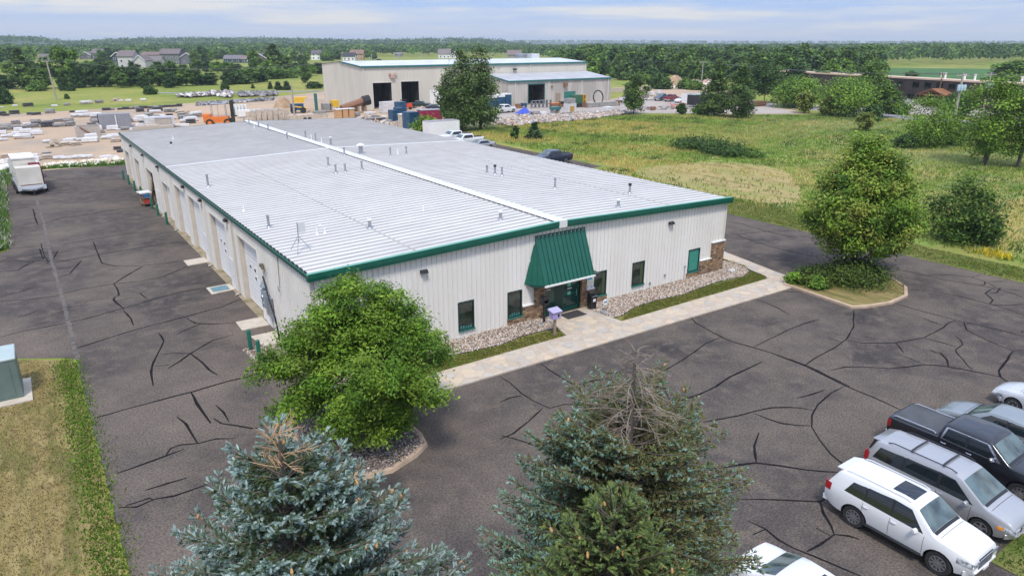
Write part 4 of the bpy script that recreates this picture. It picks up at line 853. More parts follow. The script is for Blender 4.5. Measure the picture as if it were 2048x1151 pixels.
    def tpatch(nm, xa, xb, fa, fb, m, off=.010, parent=None, nx=6, ny=8, bow=0):
        v = []
        for i in range(nx+1):
            for j in range(ny+1):
                x = xa+(xb-xa)*i/nx; t = -1+2*j/ny; fr = fa+(fb-fa)*i/nx
                x += bow*(1-t*t)*(1-i/nx) 
                r = ring(x); tp = r[-5:]; yy = [p[0] for p in tp][::-1]; zz = [p[1] for p in tp][::-1]
                y = t*fr*yy[-1]; v.append((x, y, float(np.interp(abs(y), yy, zz))))
        v = [Vector(p) for p in v]; k = ny+1; out = []
        for i in range(nx+1):
            for j in range(ny+1):
                a = v[min(i+1,nx)*k+j]-v[max(i-1,0)*k+j]; c = v[i*k+min(j+1,ny)]-v[i*k+max(j-1,0)]; nn = a.cross(c).normalized()
                if nn.z < 0: nn = -nn
                out.append(v[i*k+j]+nn*off)
        b = MB(); b.add(out, [(i*k+j,(i+1)*k+j,(i+1)*k+j+1,i*k+j+1) for i in range(nx) for j in range(ny)]); return b.build(nm, m, parent or root, smooth=.6)
    sd_ = S['side']; f_, l_ = sd_[0], sd_[-1]; band = [(f_[0][0]-.02,f_[0][1]-.015),(l_[1][0]+.04,l_[1][1]-.015),(l_[2][0]+.02,l_[2][1]+.02),(f_[3][0]-.02,f_[3][1]+.02)]
    if len(sd_) == 3: 
        m_ = sd_[1]; spatch('window_pillar', [(f_[0][0]-.03,f_[0][1]-.015),(m_[1][0],m_[1][1]-.015),(m_[2][0],m_[2][1]+.015),(f_[3][0]-.03,f_[3][1]+.015)], M_black, .003, nx=8); spatch('window_pillar', [(m_[1][0]-.01,m_[1][1]-.015),(l_[1][0]+.05,l_[1][1]-.015),(l_[2][0]+.03,l_[2][1]+.02),(m_[2][0]-.01,m_[2][1]+.02)], M_black, .003, nx=8)
    else: spatch('window_pillar', band, M_black, .003, nx=10)
    if not lod:
        tpatch('cowl', S['shield'][0]+.005, S['shield'][0]+.10, .93, .90, M_black, .006, nx=2)
    for q in S['side']: spatch('side_window', q, M_carglass)
    for q in S.get('chromes', []): spatch('window_trim', q, M_chrome, .004)
    ws = S['shield']; tpatch('windshield', ws[0], ws[1], .97, .93, M_shield)
    rg_ = S['rear']; tpatch('rear_window', rg_[0], rg_[1], .90, .93, S.get('rearglass', M_carglass))
    if 'sunroof' in S: tpatch('sunroof', S['sunroof'][0], S['sunroof'][1], .62, .62, M_carglass, .006)
    for p in S.get('tops', []): tpatch(p[0], p[1], p[2], p[3], p[4], p[5], p[6] if len(p) > 6 else .012)
    if not lod:
        for x in S['doors']:
            z0 = zb+.12; zt_ = bf(x)-.02; q = [(x-.006,z0),(x+.006,z0),(x+.006,zt_),(x-.006,zt_)]; spatch('door_seam', q, M_under, .003, nx=1)
        for x, z in S['handles']:
            for s in (-1,1):
                b = MB(); b.tube([(x-.09,s*(yside(x,z)+.012),z),(x-.04,s*(yside(x,z)+.04),z),(x+.05,s*(yside(x,z)+.04),z),(x+.09,s*(yside(x,z)+.012),z)], .017, 5); b.build('door_handle', S.get('handle', S['paint']), root, smooth=.8)
        # shut lines of the bonnet
        if 'bonnet' in S: tpatch('bonnet_seam', S['bonnet'], S['bonnet']+.015, .96, .96, M_under, .004, nx=1)
    mx_, mz_ = S['mirror']
    for s in (-1,1):
        y = yside(mx_, mz_)
        b = MB(); b.hexa([(mx_-.03,s*(y+.03),mz_-.09),(mx_+.09,s*(y+.05),mz_-.08),(mx_+.05,s*(y+.24),mz_-.05),(mx_-.06,s*(y+.22),mz_-.06),(mx_-.04,s*(y+.02),mz_+.06),(mx_+.06,s*(y+.05),mz_+.04),(mx_+.03,s*(y+.23),mz_+.06),(mx_-.06,s*(y+.22),mz_+.08)]); b.tube([(mx_,s*(y-.03),mz_-.05),(mx_,s*(y+.08),mz_-.02)], .03, 5)
        b.build('mirror', S.get('mirrorpaint', S['paint']), root, bevel=.015, smooth=.5)
    # lamps, grille, bumpers
    def endx(y, z, front=True):
        # x where body end is: planar ends at +-L/2 with plan taper
        return L/2 if front else -L/2
    hl = S['head']   # x0,x1,z0,z1 along side wrap
    spatch('headlight', [(hl[0],hl[2]),(L/2-.02,hl[2]-.02),(L/2-.02,hl[3]-.04),(hl[0],hl[3])], M_lens, .008)
    for s in (-1,1):
        y0 = hw(L/2)*.97; b = MB(); b.box(L/2-.02, L/2+.015, min(s*y0*.55,s*y0), max(s*y0*.55,s*y0), hl[2]-.02, hl[3]-.04); b.build('headlight', M_lens, root, bevel=.008)
    if S.get('amber'): spatch('turn_signal', [(hl[0]-.02,hl[2]+.02),(hl[0]+.16,hl[2]+.02),(hl[0]+.16,hl[3]-.04),(hl[0]-.02,hl[3]-.02)], M_amb, .012)
    gr = S['grille']; b = MB(); y0 = hw(L/2)*gr[0]; b.box(L/2-.03, L/2+.012, -y0, y0, gr[1], gr[2]); g_ = b.build('grille', gr[3], root, bevel=.01)
    b = MB(); 
    for k in range(5): z_ = gr[1]+(gr[2]-gr[1])*(k+.5)/5; b.box(L/2+.013, L/2+.025, -y0*.93, y0*.93, z_-.012, z_+.012)
    b.box(L/2+.013, L/2+.03, -y0, y0, gr[2]-.03, gr[2]); b.build('grille_bar', M_chrome, g_)
    b = MB(); y1 = hw(L/2)*.93; b.hexa([(L/2-.25,-W/2*.93,zb+.04),(L/2-.25,W/2*.93,zb+.04),(L/2+.02,y1*.9,zb+.14),(L/2+.02,-y1*.9,zb+.14),(L/2-.25,-W/2*.95,zb+.26),(L/2-.25,W/2*.95,zb+.26),(L/2+.06,y1*.9,zb+.28),(L/2+.06,-y1*.9,zb+.28)][:8]); b.build('front_bumper', S.get('bumper', S['paint']), root, bevel=.02, smooth=.6)
    b = MB(); b.box(-L/2-.07,-L/2+.12,-hw(-L/2)*.95,hw(-L/2)*.95,zb+.08,zb+.30); b.build('rear_bumper', S.get('rbumper', S.get('bumper', S['paint'])), root, bevel=.03, smooth=.6)
    b = MB(); b.box(L/2+.03,L/2+.07,-.16,.16,zb+.15,zb+.26); b.build('number_plate', M_white, root)
    tl = S['taillamp']; spatch('taillight', [(-L/2+.01,tl[0]),(-L/2+tl[2],tl[0]),(-L/2+tl[2],tl[1]),(-L/2+.01,tl[1])], M_red, .012)
    for s in (-1,1):
        y0 = hw(-L/2)*.99; b = MB(); b.box(-L/2-.015,-L/2+.02,min(s*y0*.78,s*y0),max(s*y0*.78,s*y0),tl[0],tl[1]); b.build('taillight', M_red, root, bevel=.008)
    # wheels
    for x in wx:
        for s in (-1,1):
            yc = s*(W/2-.15)
            b = MB(); b.lathe([(wr*.55,-.09),(wr*.9,-.115),(wr,-.08),(wr,.08),(wr*.9,.115),(wr*.62,.105)], 24 if not lod else 14, 'y', (x,yc,wr)); wt = b.build('wheel', M_tyre, root, smooth=.6)
            b = MB(); rm = S.get('rim', M_rim); ri = wr*.64; sgn = s
            b.lathe([(ri,sgn*.06),(ri,sgn*.113),(ri*.92,sgn*.116),(ri*.9,sgn*.07)], 20, 'y', (x,yc,wr))
            ns = S.get('spokes', 5)
            for k in range(ns):
                a = 2*math.pi*k/ns+.3; ca, sa = math.cos(a), math.sin(a); w1, w2 = ri*.13, ri*(.10 if ns > 6 else .17)
                P = lambda r_, t_, y_: (x+r_*ca-t_*sa, yc+sgn*y_, wr+r_*sa+t_*ca)
                b.hexa([P(ri*.15,-w1,.07),P(ri*.93,-w2,.075),P(ri*.93,w2,.075),P(ri*.15,w1,.07),P(ri*.15,-w1,.10),P(ri*.93,-w2,.108),P(ri*.93,w2,.108),P(ri*.15,w1,.10)])
            b.lathe([(ri*.22,sgn*.06),(ri*.2,sgn*.115),(ri*.02,sgn*.12)], 12, 'y', (x,yc,wr)); b.build('rim', rm, wt, smooth=.5)
            b = MB(); b.lathe([(ri*.9,sgn*.02),(ri*.9,sgn*.055)], 16, 'y', (x,yc,wr)); b.build('brake_disc', M_under, wt)
    root['L'] = L
    return root, yside, tf, tpatch, spatch, ring
def done(r): del r[0]['L']; return r[0]
# body profiles
def spec_suv(p, **k):
    return dict(dict(L=4.88,W=1.86,paint=p,zb=.36,wr=.40,xf=1.50,xr=-1.29,tum=.30,rc=.06,nose=.13,tail=.07,
      top=[(-2.44,.95),(-2.43,1.15),(-2.40,1.22),(-2.12,1.70),(-2.02,1.775),(-1.2,1.83),(.0,1.84),(.42,1.80),(.55,1.755),(1.20,1.28),(1.32,1.22),(1.6,1.19),(2.15,1.10),(2.36,1.02),(2.44,.88)],
      belt=[(-2.44,1.16),(-1.4,1.17),(.9,1.12),(1.3,1.10),(2.44,.9)],
      side=[[(-1.72,1.23),(-1.02,1.21),(-1.08,1.66),(-1.50,1.60)],[(-.96,1.21),(-.16,1.19),(-.18,1.70),(-1.02,1.67)],[(-.08,1.19),(.88,1.165),(.38,1.66),(-.10,1.70)]],
      shield=(1.17,.58),rear=(-2.36,-2.13),sunroof=(-.42,.30),doors=[-1.05,-.12,.98],handles=[(-.92,1.04),(.02,1.03)],mirror=(.72,1.20),
      head=(1.98,2.44,.80,.98),grille=(.55,.52,.98,M_rimd),taillamp=(.98,1.24,.22),rim=mat('graphite_alloy',(.26,.26,.27),rough=.35,metal=.6),spokes=10,bonnet=1.38), **k)
def spec_van(p, **k):
    return dict(dict(L=5.14,W=1.95,paint=p,zb=.26,wr=.34,xf=1.62,xr=-1.46,tum=.26,rc=.07,nose=.15,tail=.06,
      top=[(-2.57,.85),(-2.56,1.05),(-2.50,1.16),(-2.30,1.62),(-2.2,1.70),(-1.2,1.76),(.1,1.76),(.55,1.72),(.72,1.66),(1.58,1.14),(1.72,1.08),(2.1,1.0),(2.38,.90),(2.52,.78),(2.57,.66)],
      belt=[(-2.57,1.04),(-1,1.03),(1.1,.97),(1.6,.96),(2.57,.68)],
      side=[[(-2.24,1.09),(-1.22,1.08),(-1.22,1.56),(-2.05,1.50)],[(-1.12,1.08),(.02,1.06),(.0,1.58),(-1.12,1.57)],[(.14,1.06),(1.22,1.03),(.52,1.54),(.12,1.58)]],
      shield=(1.54,.76),rear=(-2.48,-2.31),doors=[-1.17,.08,1.22],handles=[(.0-.05,.93),(.2,.93)],mirror=(1.08,1.06),
      head=(2.1,2.57,.60,.76),grille=(.45,.50,.72,M_rimd),amber=True,taillamp=(.88,1.20,.16),rim=M_rim,spokes=5,bonnet=1.78), **k)
def spec_pick(p, **k):
    return dict(dict(L=5.89,W=2.03,paint=p,zb=.42,wr=.43,xf=1.98,xr=-1.76,tum=.27,rc=.06,nose=.09,tail=.02,crown=.03,
      top=[(-2.945,1.20),(-2.94,1.33),(-2.9,1.345),(-1.04,1.365),(-1.02,1.37),(-.93,1.84),(-.82,1.90),(.1,1.93),(.62,1.90),(.76,1.84),(1.42,1.36),(1.52,1.31),(2.2,1.27),(2.72,1.19),(2.9,1.12),(2.945,.98)],
      belt=[(-2.945,1.3),(-1.0,1.32),(.9,1.27),(1.5,1.24),(2.945,1.0)],
      side=[[(-.86,1.36),(-.05,1.34),(-.08,1.79),(-.74,1.78)],[(.03,1.34),(1.06,1.31),(.60,1.76),(.02,1.79)]],
      chromes=[[(-.92,1.325),(1.16,1.275),(1.16,1.30),(-.92,1.352)],[(-.80,1.785),(.62,1.77),(.62,1.80),(-.80,1.82)],[(-.94,1.33),(-.87,1.33),(-.76,1.80),(-.83,1.80)],[(1.08,1.29),(1.20,1.28),(.68,1.79),(.60,1.78)]],
      shield=(1.40,.80),rear=(-1.0,-.95),doors=[-.98,-.01,1.16],handles=[(-.78,1.20),(.14,1.19)],mirror=(.92,1.36),
      head=(2.55,2.945,.86,1.06),grille=(.62,.66,1.10,M_chrome),taillamp=(.95,1.25,.14),rim=M_chrome,spokes=10,bonnet=1.56,mirrorpaint=M_chrome,
      tops=[('tonneau_cover',-2.82,-1.08,.93,.93,M_ton,.02)],bumper=M_black,handle=M_chrome,rbumper=M_chrome), **k)
M_ton = mat('charcoal_tonneau', (.055,.058,.062), (.075,.078,.082), rough=.6, scale=2)
def spec_sedan(p, **k):
    return dict(dict(L=4.78,W=1.82,paint=p,zb=.22,wr=.33,xf=1.42,xr=-1.36,tum=.42,rc=.07,nose=.20,tail=.14,crown=.045,
      top=[(-2.39,.70),(-2.38,.92),(-2.3,1.0),(-1.72,1.06),(-1.60,1.075),(-.98,1.36),(-.75,1.42),(-.2,1.455),(.25,1.44),(.45,1.40),(1.12,1.03),(1.25,.98),(1.8,.88),(2.2,.76),(2.35,.66),(2.39,.56)],
      belt=[(-2.39,.92),(-1.2,.95),(.6,.92),(1.2,.88),(2.39,.58)],
      side=[[(-1.32,.99),(-.35,.97),(-.38,1.33),(-.86,1.30)],[(-.27,.97),(.84,.95),(.32,1.29),(-.28,1.34)]],
      shield=(1.10,.47),rear=(-1.58,-1.0),rearglass=M_shield,doors=[-1.2,-.31,.90],handles=[(-1.02,.84),(-.15,.83)],mirror=(.68,.98),
      head=(1.86,2.39,.50,.66),grille=(.40,.40,.56,M_rimd),taillamp=(.72,.92,.20),rim=M_rim,spokes=7,bonnet=1.3), **k)
S2 = math.pi/2
# near parking row
r = vehicle('parked_suv', 'white sport utility vehicle with dark wheels and roof rails, nearest of the parked row', 'suv', (11.85,-22.98,0), -S2, spec_suv(P_white)); rt = r[0]
for s in (-1,1):
    b = MB(); b.tube([(-1.9,s*.60,1.83),(-1.7,s*.60,1.87),(.1,s*.60,1.89),(.3,s*.60,1.84)], .02, 5); b.build('roof_rail', P_white, rt, smooth=.8)
    b = MB(); b.box(-.85,1.0,min(s*.90,s*1.02),max(s*.90,s*1.02),.40,.45); b.build('running_board', M_black, rt, bevel=.01)
b = MB(); b.hexa([(-2.30,-.54,1.71),(-2.0,-.58,1.74),(-2.0,.58,1.74),(-2.30,.54,1.71),(-2.31,-.52,1.74),(-1.98,-.60,1.815),(-1.98,.60,1.815),(-2.31,.52,1.74)]); b.build('spoiler', P_white, rt, bevel=.012, smooth=.6)
for x in (.75,):
    b = MB(); b.tube([(1.22,.1,1.265),(.98,.5,1.42)], .012, 4); b.tube([(1.22,-.5,1.265),(1.0,-.05,1.42)], .012, 4); b.build('wiper', M_black, rt)
done(r)
r = vehicle('parked_minivan', 'silver minivan with black roof rack bars parked beside the white utility vehicle', 'minivan', (14.95,-22.8,0), -S2, spec_van(P_silver, tops=[('roof_bar',-1.12,-1.04,.93,.93,M_black,.06),('roof_bar',-.02,.06,.93,.93,M_black,.06)])); rt = r[0]
for s in (-1,1):
    b = MB(); b.tube([(-1.9,s*.66,1.76),(-1.7,s*.66,1.82),(.3,s*.66,1.83),(.5,s*.66,1.77)], .022, 5); b.build('roof_rail', M_black, rt, smooth=.8)
b = MB(); b.hexa([(-2.52,-.60,1.62),(-2.16,-.66,1.66),(-2.16,.66,1.66),(-2.52,.60,1.62),(-2.52,-.58,1.65),(-2.14,-.64,1.73),(-2.14,.64,1.73),(-2.52,.58,1.65)]); b.build('spoiler', P_silver, rt, bevel=.012, smooth=.6)
b = MB(); b.tube([(1.62,.1,1.12),(1.3,.55,1.30)], .012, 4); b.tube([(1.62,-.55,1.12),(1.32,-.1,1.32)], .012, 4); b.build('wiper', M_black, rt)
done(r)
r = vehicle('parked_pickup', 'black crew cab pickup with a covered bed and chrome window trim in the near row', 'pickup truck', (18.0,-22.45,0), -S2, spec_pick(P_black)); rt = r[0]
for s in (-1,1):
    b = MB(); b.tube([(-2.8,s*.86,1.37),(-2.7,s*.86,1.43),(-1.25,s*.86,1.44),(-1.15,s*.86,1.38)], .022, 5); b.build('bed_rail', M_chrome, rt, smooth=.8)
    b = MB(); b.box(-.95,1.2,min(s*.97,s*1.10),max(s*.97,s*1.10),.46,.52); b.build('running_board', M_black, rt, bevel=.01)
done(r)
done(vehicle('parked_sedan', 'grey green sedan mostly hidden behind the black pickup', 'car', (21.3,-22.2,0), S2, spec_sedan(P_grey)))
done(vehicle('parked_sedan', 'silver white compact car at the right edge, nose toward the warehouse', 'car', (25.35,-22.75,0), S2, spec_sedan(paint('pale_silver_paint',(.62,.63,.65),metal=.25), L=4.4, amber=False)))
done(vehicle('parked_sedan', 'white sedan with a sunroof half hidden by the middle spruce', 'car', (6.0,-23.5,0), -S2, spec_sedan(P_white, sunroof=(-.15,.45))))
# right side of the warehouse
def place(px, py, dx=0, dy=0): g = G(px, py); return (g[0]+dx, g[1]+dy, 0)
done(vehicle('parked_pickup', 'dark navy pickup standing at the edge of the meadow behind the warehouse', 'pickup truck', (49.0,44.3,0), math.pi, spec_pick(P_navy, lod=1, bumper=M_chrome, chromes=[], tops=[('bed_floor',-2.8,-1.08,.88,.88,M_under,.01)], mirrorpaint=P_navy)))
done(vehicle('parked_sedan', 'silver sedan parked beside two white pickups at the rear of the lot', 'car', (48.6,61.9,0), math.pi, spec_sedan(P_silver, lod=1)))
done(vehicle('parked_pickup', 'white pickup between the silver sedan and another white pickup', 'pickup truck', (48.6,66.3,0), math.pi, spec_pick(P_white, lod=1, chromes=[], tops=[('bed_floor',-2.8,-1.08,.88,.88,M_under,.01)], mirrorpaint=P_white, bumper=M_chrome)))
done(vehicle('parked_pickup', 'white pickup with a dark bed nearest the white trailer box', 'pickup truck', (49.4,71.2,0), math.pi, spec_pick(P_white, lod=1, chromes=[], tops=[('bed_cover',-2.85,-1.05,.95,.95,M_under,.02)], mirrorpaint=P_white, bumper=M_chrome)))
# stone yard vehicles
g = G(1014,226); done(vehicle('parked_pickup', 'white pickup standing on the pale gravel before the low annex', 'pickup truck', (g[0],g[1]+1,0), R_(8), spec_pick(P_white, lod=1, chromes=[], tops=[('bed_floor',-2.8,-1.08,.88,.88,M_under,.01)], mirrorpaint=P_white, bumper=M_chrome, spokes=6)))
g = G(845,217); done(vehicle('parked_pickup', 'dark green pickup nosing out from the tall tan building', 'pickup truck', (g[0],g[1]+1.5,0), R_(-35), spec_pick(P_dgreen, lod=1, chromes=[], tops=[('bed_floor',-2.8,-1.08,.88,.88,M_under,.01)], mirrorpaint=P_dgreen, bumper=M_chrome)))
g = G(876,221); done(vehicle('parked_sedan', 'dark sedan half hidden by the big tree beside the green pickup', 'car', (g[0],g[1]+1.2,0), R_(-38), spec_sedan(P_navy, lod=1)))
g = G(1256,204); done(vehicle('parked_pickup', 'white pickup parked beyond the right end of the annex', 'pickup truck', (g[0],g[1],0), R_(5), spec_pick(P_white, lod=1, chromes=[], tops=[('bed_floor',-2.8,-1.08,.88,.88,M_under,.01)], mirrorpaint=P_white, bumper=M_chrome)))
g = G(1323,201); done(vehicle('parked_pickup', 'slate blue pickup on the gravel lot left of the red one', 'pickup truck', (g[0],g[1],0), R_(195), spec_pick(P_blue, lod=1, chromes=[], tops=[('bed_floor',-2.8,-1.08,.88,.88,M_under,.01)], mirrorpaint=P_blue, bumper=M_chrome)))
g = G(1343,202.5); done(vehicle('parked_pickup', 'dark red pickup on the gravel lot right of the slate blue one', 'pickup truck', (g[0],g[1],0), R_(15), spec_pick(P_red, lod=1, chromes=[], tops=[('bed_floor',-2.8,-1.08,.88,.88,M_under,.01)], mirrorpaint=P_red, bumper=M_chrome)))
g = G(1362,205); done(vehicle('parked_sedan', 'small white car between the red pickup and the grey trailer', 'car', (g[0],g[1],0), R_(190), spec_sedan(P_white, lod=1)))
g = G(1411,209); done(vehicle('parked_sedan', 'white car partly hidden behind the paired roadside trees', 'car', (g[0],g[1],0), R_(-10), spec_sedan(P_white, lod=1)))
# ---------------------------------------------------------------- vegetation
M_leaf = colmat('broad_leaf', .6, .16, .25); M_needle = colmat('spruce_needle', .6, .0, .3); M_grass = colmat('grass_blade', .8, .25, .2)
M_bark = mat('grey_brown_bark', (.075,.06,.048), (.14,.115,.095), rough=.95, scale=5, stretch=(1,1,.3), bump=.5, bscale=12)
M_twig = mat('dead_grey_twig', (.15,.115,.085), (.26,.21,.165), rough=.9, scale=6); M_twigb = mat('dead_tan_twig', (.28,.17,.09), (.42,.28,.16), rough=.9, scale=6)
PAL = {'lime': [(.105,.205,.022),(.075,.165,.018),(.14,.24,.035),(.055,.125,.014),(.11,.19,.02)],
       'maple': [(.09,.17,.022),(.065,.13,.018),(.13,.205,.032),(.15,.185,.04),(.05,.10,.014)],
       'mid': [(.065,.125,.022),(.045,.095,.018),(.09,.155,.03),(.035,.075,.016)],
       'dark': [(.035,.080,.018),(.028,.062,.016),(.05,.10,.024),(.02,.05,.012)],
       'fresh': [(.10,.19,.025),(.075,.15,.022),(.13,.22,.035),(.06,.12,.02)],
       'yellow': [(.17,.21,.03),(.13,.18,.025),(.20,.22,.045)],
       'poplar': [(.07,.125,.035),(.05,.095,.027),(.09,.15,.05),(.038,.075,.02)],
       'vine': [(.03,.07,.012),(.02,.05,.01),(.05,.10,.018),(.065,.11,.02)],
       'cedar': [(.035,.075,.03),(.025,.055,.022),(.05,.095,.04)],
       'juniper': [(.055,.095,.02),(.04,.075,.016),(.07,.105,.02),(.035,.06,.015)]}
for _k, _f in (('maple',1.5),('mid',1.55),('dark',1.35),('fresh',1.45),('poplar',1.35),('vine',1.35),('cedar',1.2),('juniper',1.3),('lime',1.12)): PAL[_k] = [(q[0]*_f*1.08, q[1]*_f*1.0, q[2]*_f*.72) for q in PAL[_k]]
def interp(t, p): return np.interp(t, np.linspace(0,1,len(p)), p)
def crown_cloud(rg, H, z0, R, prof, ncl, nl, ls, cols, lobes=.22, cr=None, flat=.65, up=.7, hollow=.45, squash=(1,1), jit=.16, aspect=.6, streak=0, bough=None, bsize=.38):
    # big boughs first: foliage clumps sit on and in these rounded masses
    nb_ = bough or int((9+ncl**.5*.7)*max(1,(H-z0)/(2.1*R))); bt = (np.arange(nb_)+.5)/nb_; ba = np.arange(nb_)*2.4+rg.uniform(0,6.28); pr_ = interp(bt, prof)
    br_ = R*bsize*(.80+.45*rg.uniform(0,1,nb_))*np.clip(pr_*1.15,.35,1)
    bd = np.clip(R*pr_*(1+lobes*rg.normal(size=nb_))-br_*1.0, 0, None)
    hz_ = (H-z0); BZ = z0+hz_*(.03+.94*bt)+rg.normal(size=nb_)*.02*hz_; BZ = np.minimum(BZ, H-br_*.75); BZ = np.maximum(BZ, z0+br_*.35)
    BC = np.stack([bd*np.cos(ba)*squash[0], bd*np.sin(ba)*squash[1], BZ], 1)
    wb = br_**1.5; k_ = rg.choice(nb_, ncl, p=wb/wb.sum()); n = ncl
    dv = rg.normal(size=(n,3)); dv /= np.linalg.norm(dv,axis=1,keepdims=True); dv[:,2] = np.where((dv[:,2] < -.2) & (rg.uniform(0,1,n) < .45), -dv[:,2]*.6, dv[:,2])
    C = BC[k_]+dv*(br_[k_]*(rg.uniform(0,1,n)**(hollow*.6)))[:,None]*np.array([1,1,.8])
    C[:,2] = np.clip(C[:,2], z0*.6+.05, H*1.02); a = np.arctan2(C[:,1],C[:,0])
    cr = cr or .13*R
    k = rg.integers(int(nl*.5), int(nl*1.5), n); idx = np.repeat(np.arange(n), k); N = len(idx)
    off = rg.normal(size=(N,3))*cr*np.array([1,1,flat])
    if streak:   # leaves strung along outward rising shoots
        d = np.stack([np.cos(a)*.8, np.sin(a)*.8, np.full(n,.75)],1); off += d[idx]*rg.normal(size=(N,1))*cr*streak
    P = C[idx]+off
    ctr = np.array([0,0,z0+(H-z0)*.4]); nn = P-ctr; nn /= np.linalg.norm(nn,axis=1,keepdims=True)+1e-6
    Nn = nn*.55+np.array([0,0,up])+rg.normal(size=(N,3))*.55
    V, F = leaf_quads(P, Nn, ls*rg.uniform(.6,1.25,N), rg, aspect)
    base = palette(rg, n, cols, jit)[idx]*(1+rg.normal(size=(N,1))*.14)
    return C, V, F, np.repeat(np.clip(base,.004,.9), 4, 0)
def limbs(rg, H, z0, tr, C, nmain=9, nsub=60, lean=(0,0), ns=6, stems=1):
    mb = MB()
    top = H*.86
    for s in range(stems):
        ox, oy = (0,0) if stems == 1 else (rg.uniform(-.25,.25)*tr*8, rg.uniform(-.25,.25)*tr*8)
        pts = [(ox*.3,oy*.3,-.05)]+[(ox+lean[0]*k/6+rg.normal()*.02*H*k/6, oy+lean[1]*k/6+rg.normal()*.02*H*k/6, top*k/6) for k in range(1,7)]
        mb.tube(pts, [tr*1.35,tr*1.0]+[tr*(1-.16*k) for k in range(1,6)], ns)
    tz = np.array([p[2] for p in pts]); tx = np.array([p[0] for p in pts]); ty = np.array([p[1] for p in pts])
    sel = rg.permutation(len(C))[:nmain+nsub]
    for j, i in enumerate(sel):
        c = C[i]; hr = math.hypot(c[0], c[1]); zs = max(z0*.75, min(c[2]-hr*.55, top*.92))
        s_ = np.array([np.interp(zs,tz,tx), np.interp(zs,tz,ty), zs]); m_ = s_*.45+c*.55; m_[2] -= .06*hr; m_ += rg.normal(size=3)*.03*H
        r0 = tr*(.42 if j < nmain else .18)*(1-.5*zs/H)
        mb.tube([s_, s_*.72+m_*.28, m_, c], [r0,r0*.8,r0*.5,r0*.18], 4 if j >= nmain else 5, cap=False)
    return mb
def broadleaf(name, label, cat, loc, H, z0, R, prof, ncl, nl, ls, pal, seed, tr=.15, nsub=60, group=None, nmain=9, stems=1, ns=6, tname='trunk', rz=0, **kw):
    rg = np.random.default_rng(seed); C, V, F, cc = crown_cloud(rg, H, z0, R, prof, ncl, nl, ls, PAL[pal], **kw)
    root = thing(name, label, cat, loc, rz, group)
    npmesh('crown', V, F, M_leaf, root, cc)
    if tr: limbs(rg, H, z0, tr, C, nmain, nsub, stems=stems, ns=ns).build(tname, M_bark, root, smooth=1.0)
    return root
# foreground island trees
broadleaf('leafy_tree', 'bright green leafy tree growing from the gravel island at the near warehouse corner', 'tree', (-.45,-7.0,.1), 7.05, .8, 3.6, [.45,.72,.95,1.0,.93,.80,.66,.52,.34], 560, 150, .083, 'lime', 14, tr=.17, nsub=170, lobes=.20, bough=34, bsize=.29, cr=.25, hollow=.42, flat=.6, ns=8, stems=2, aspect=.42)
broadleaf('maple_tree', 'broad cone shaped maple standing in the shrub bed of the grass island', 'tree', (37.1,-6.2,.1), 9.7, 2.2, 3.75, [.72,.95,1.0,.97,.90,.80,.70,.58,.46,.34,.18], 820, 95, .115, 'maple', 21, tr=.22, nsub=200, lobes=.10, bough=70, bsize=.27, cr=.26, hollow=.40, flat=.55, streak=1.3, ns=8, aspect=.5)
def shrub(label, x, y, R, H, pal, seed, ls=.09, ncl=60, nl=70, group=None, z=.1, sq=(1,1), rz=0):
    return broadleaf('shrub', label, 'shrub', (x,y,z), H, .05, R, [.95,1,.95,.8,.45], ncl, nl, ls, pal, seed, tr=0, cr=.22*R, hollow=.5, squash=sq, group=group, lobes=.1, rz=rz)
shrub('wide dark green juniper mat spreading under the maple', 35.9,-7.1,2.5,.8,'juniper',31,ncl=150,sq=(1.15,.7),rz=.5)
shrub('juniper clump at the left end of the bed under the maple', 33.2,-5.7,1.35,.85,'juniper',32,ncl=80,sq=(1,.85))
shrub('small bright green shrub nearest the end of the sidewalk', 31.9,-5.0,.55,.7,'fresh',33,ncl=30)
shrub('round bright green shrub at the front left of the maple bed', 32.3,-6.5,.65,.75,'fresh',34,ncl=35)
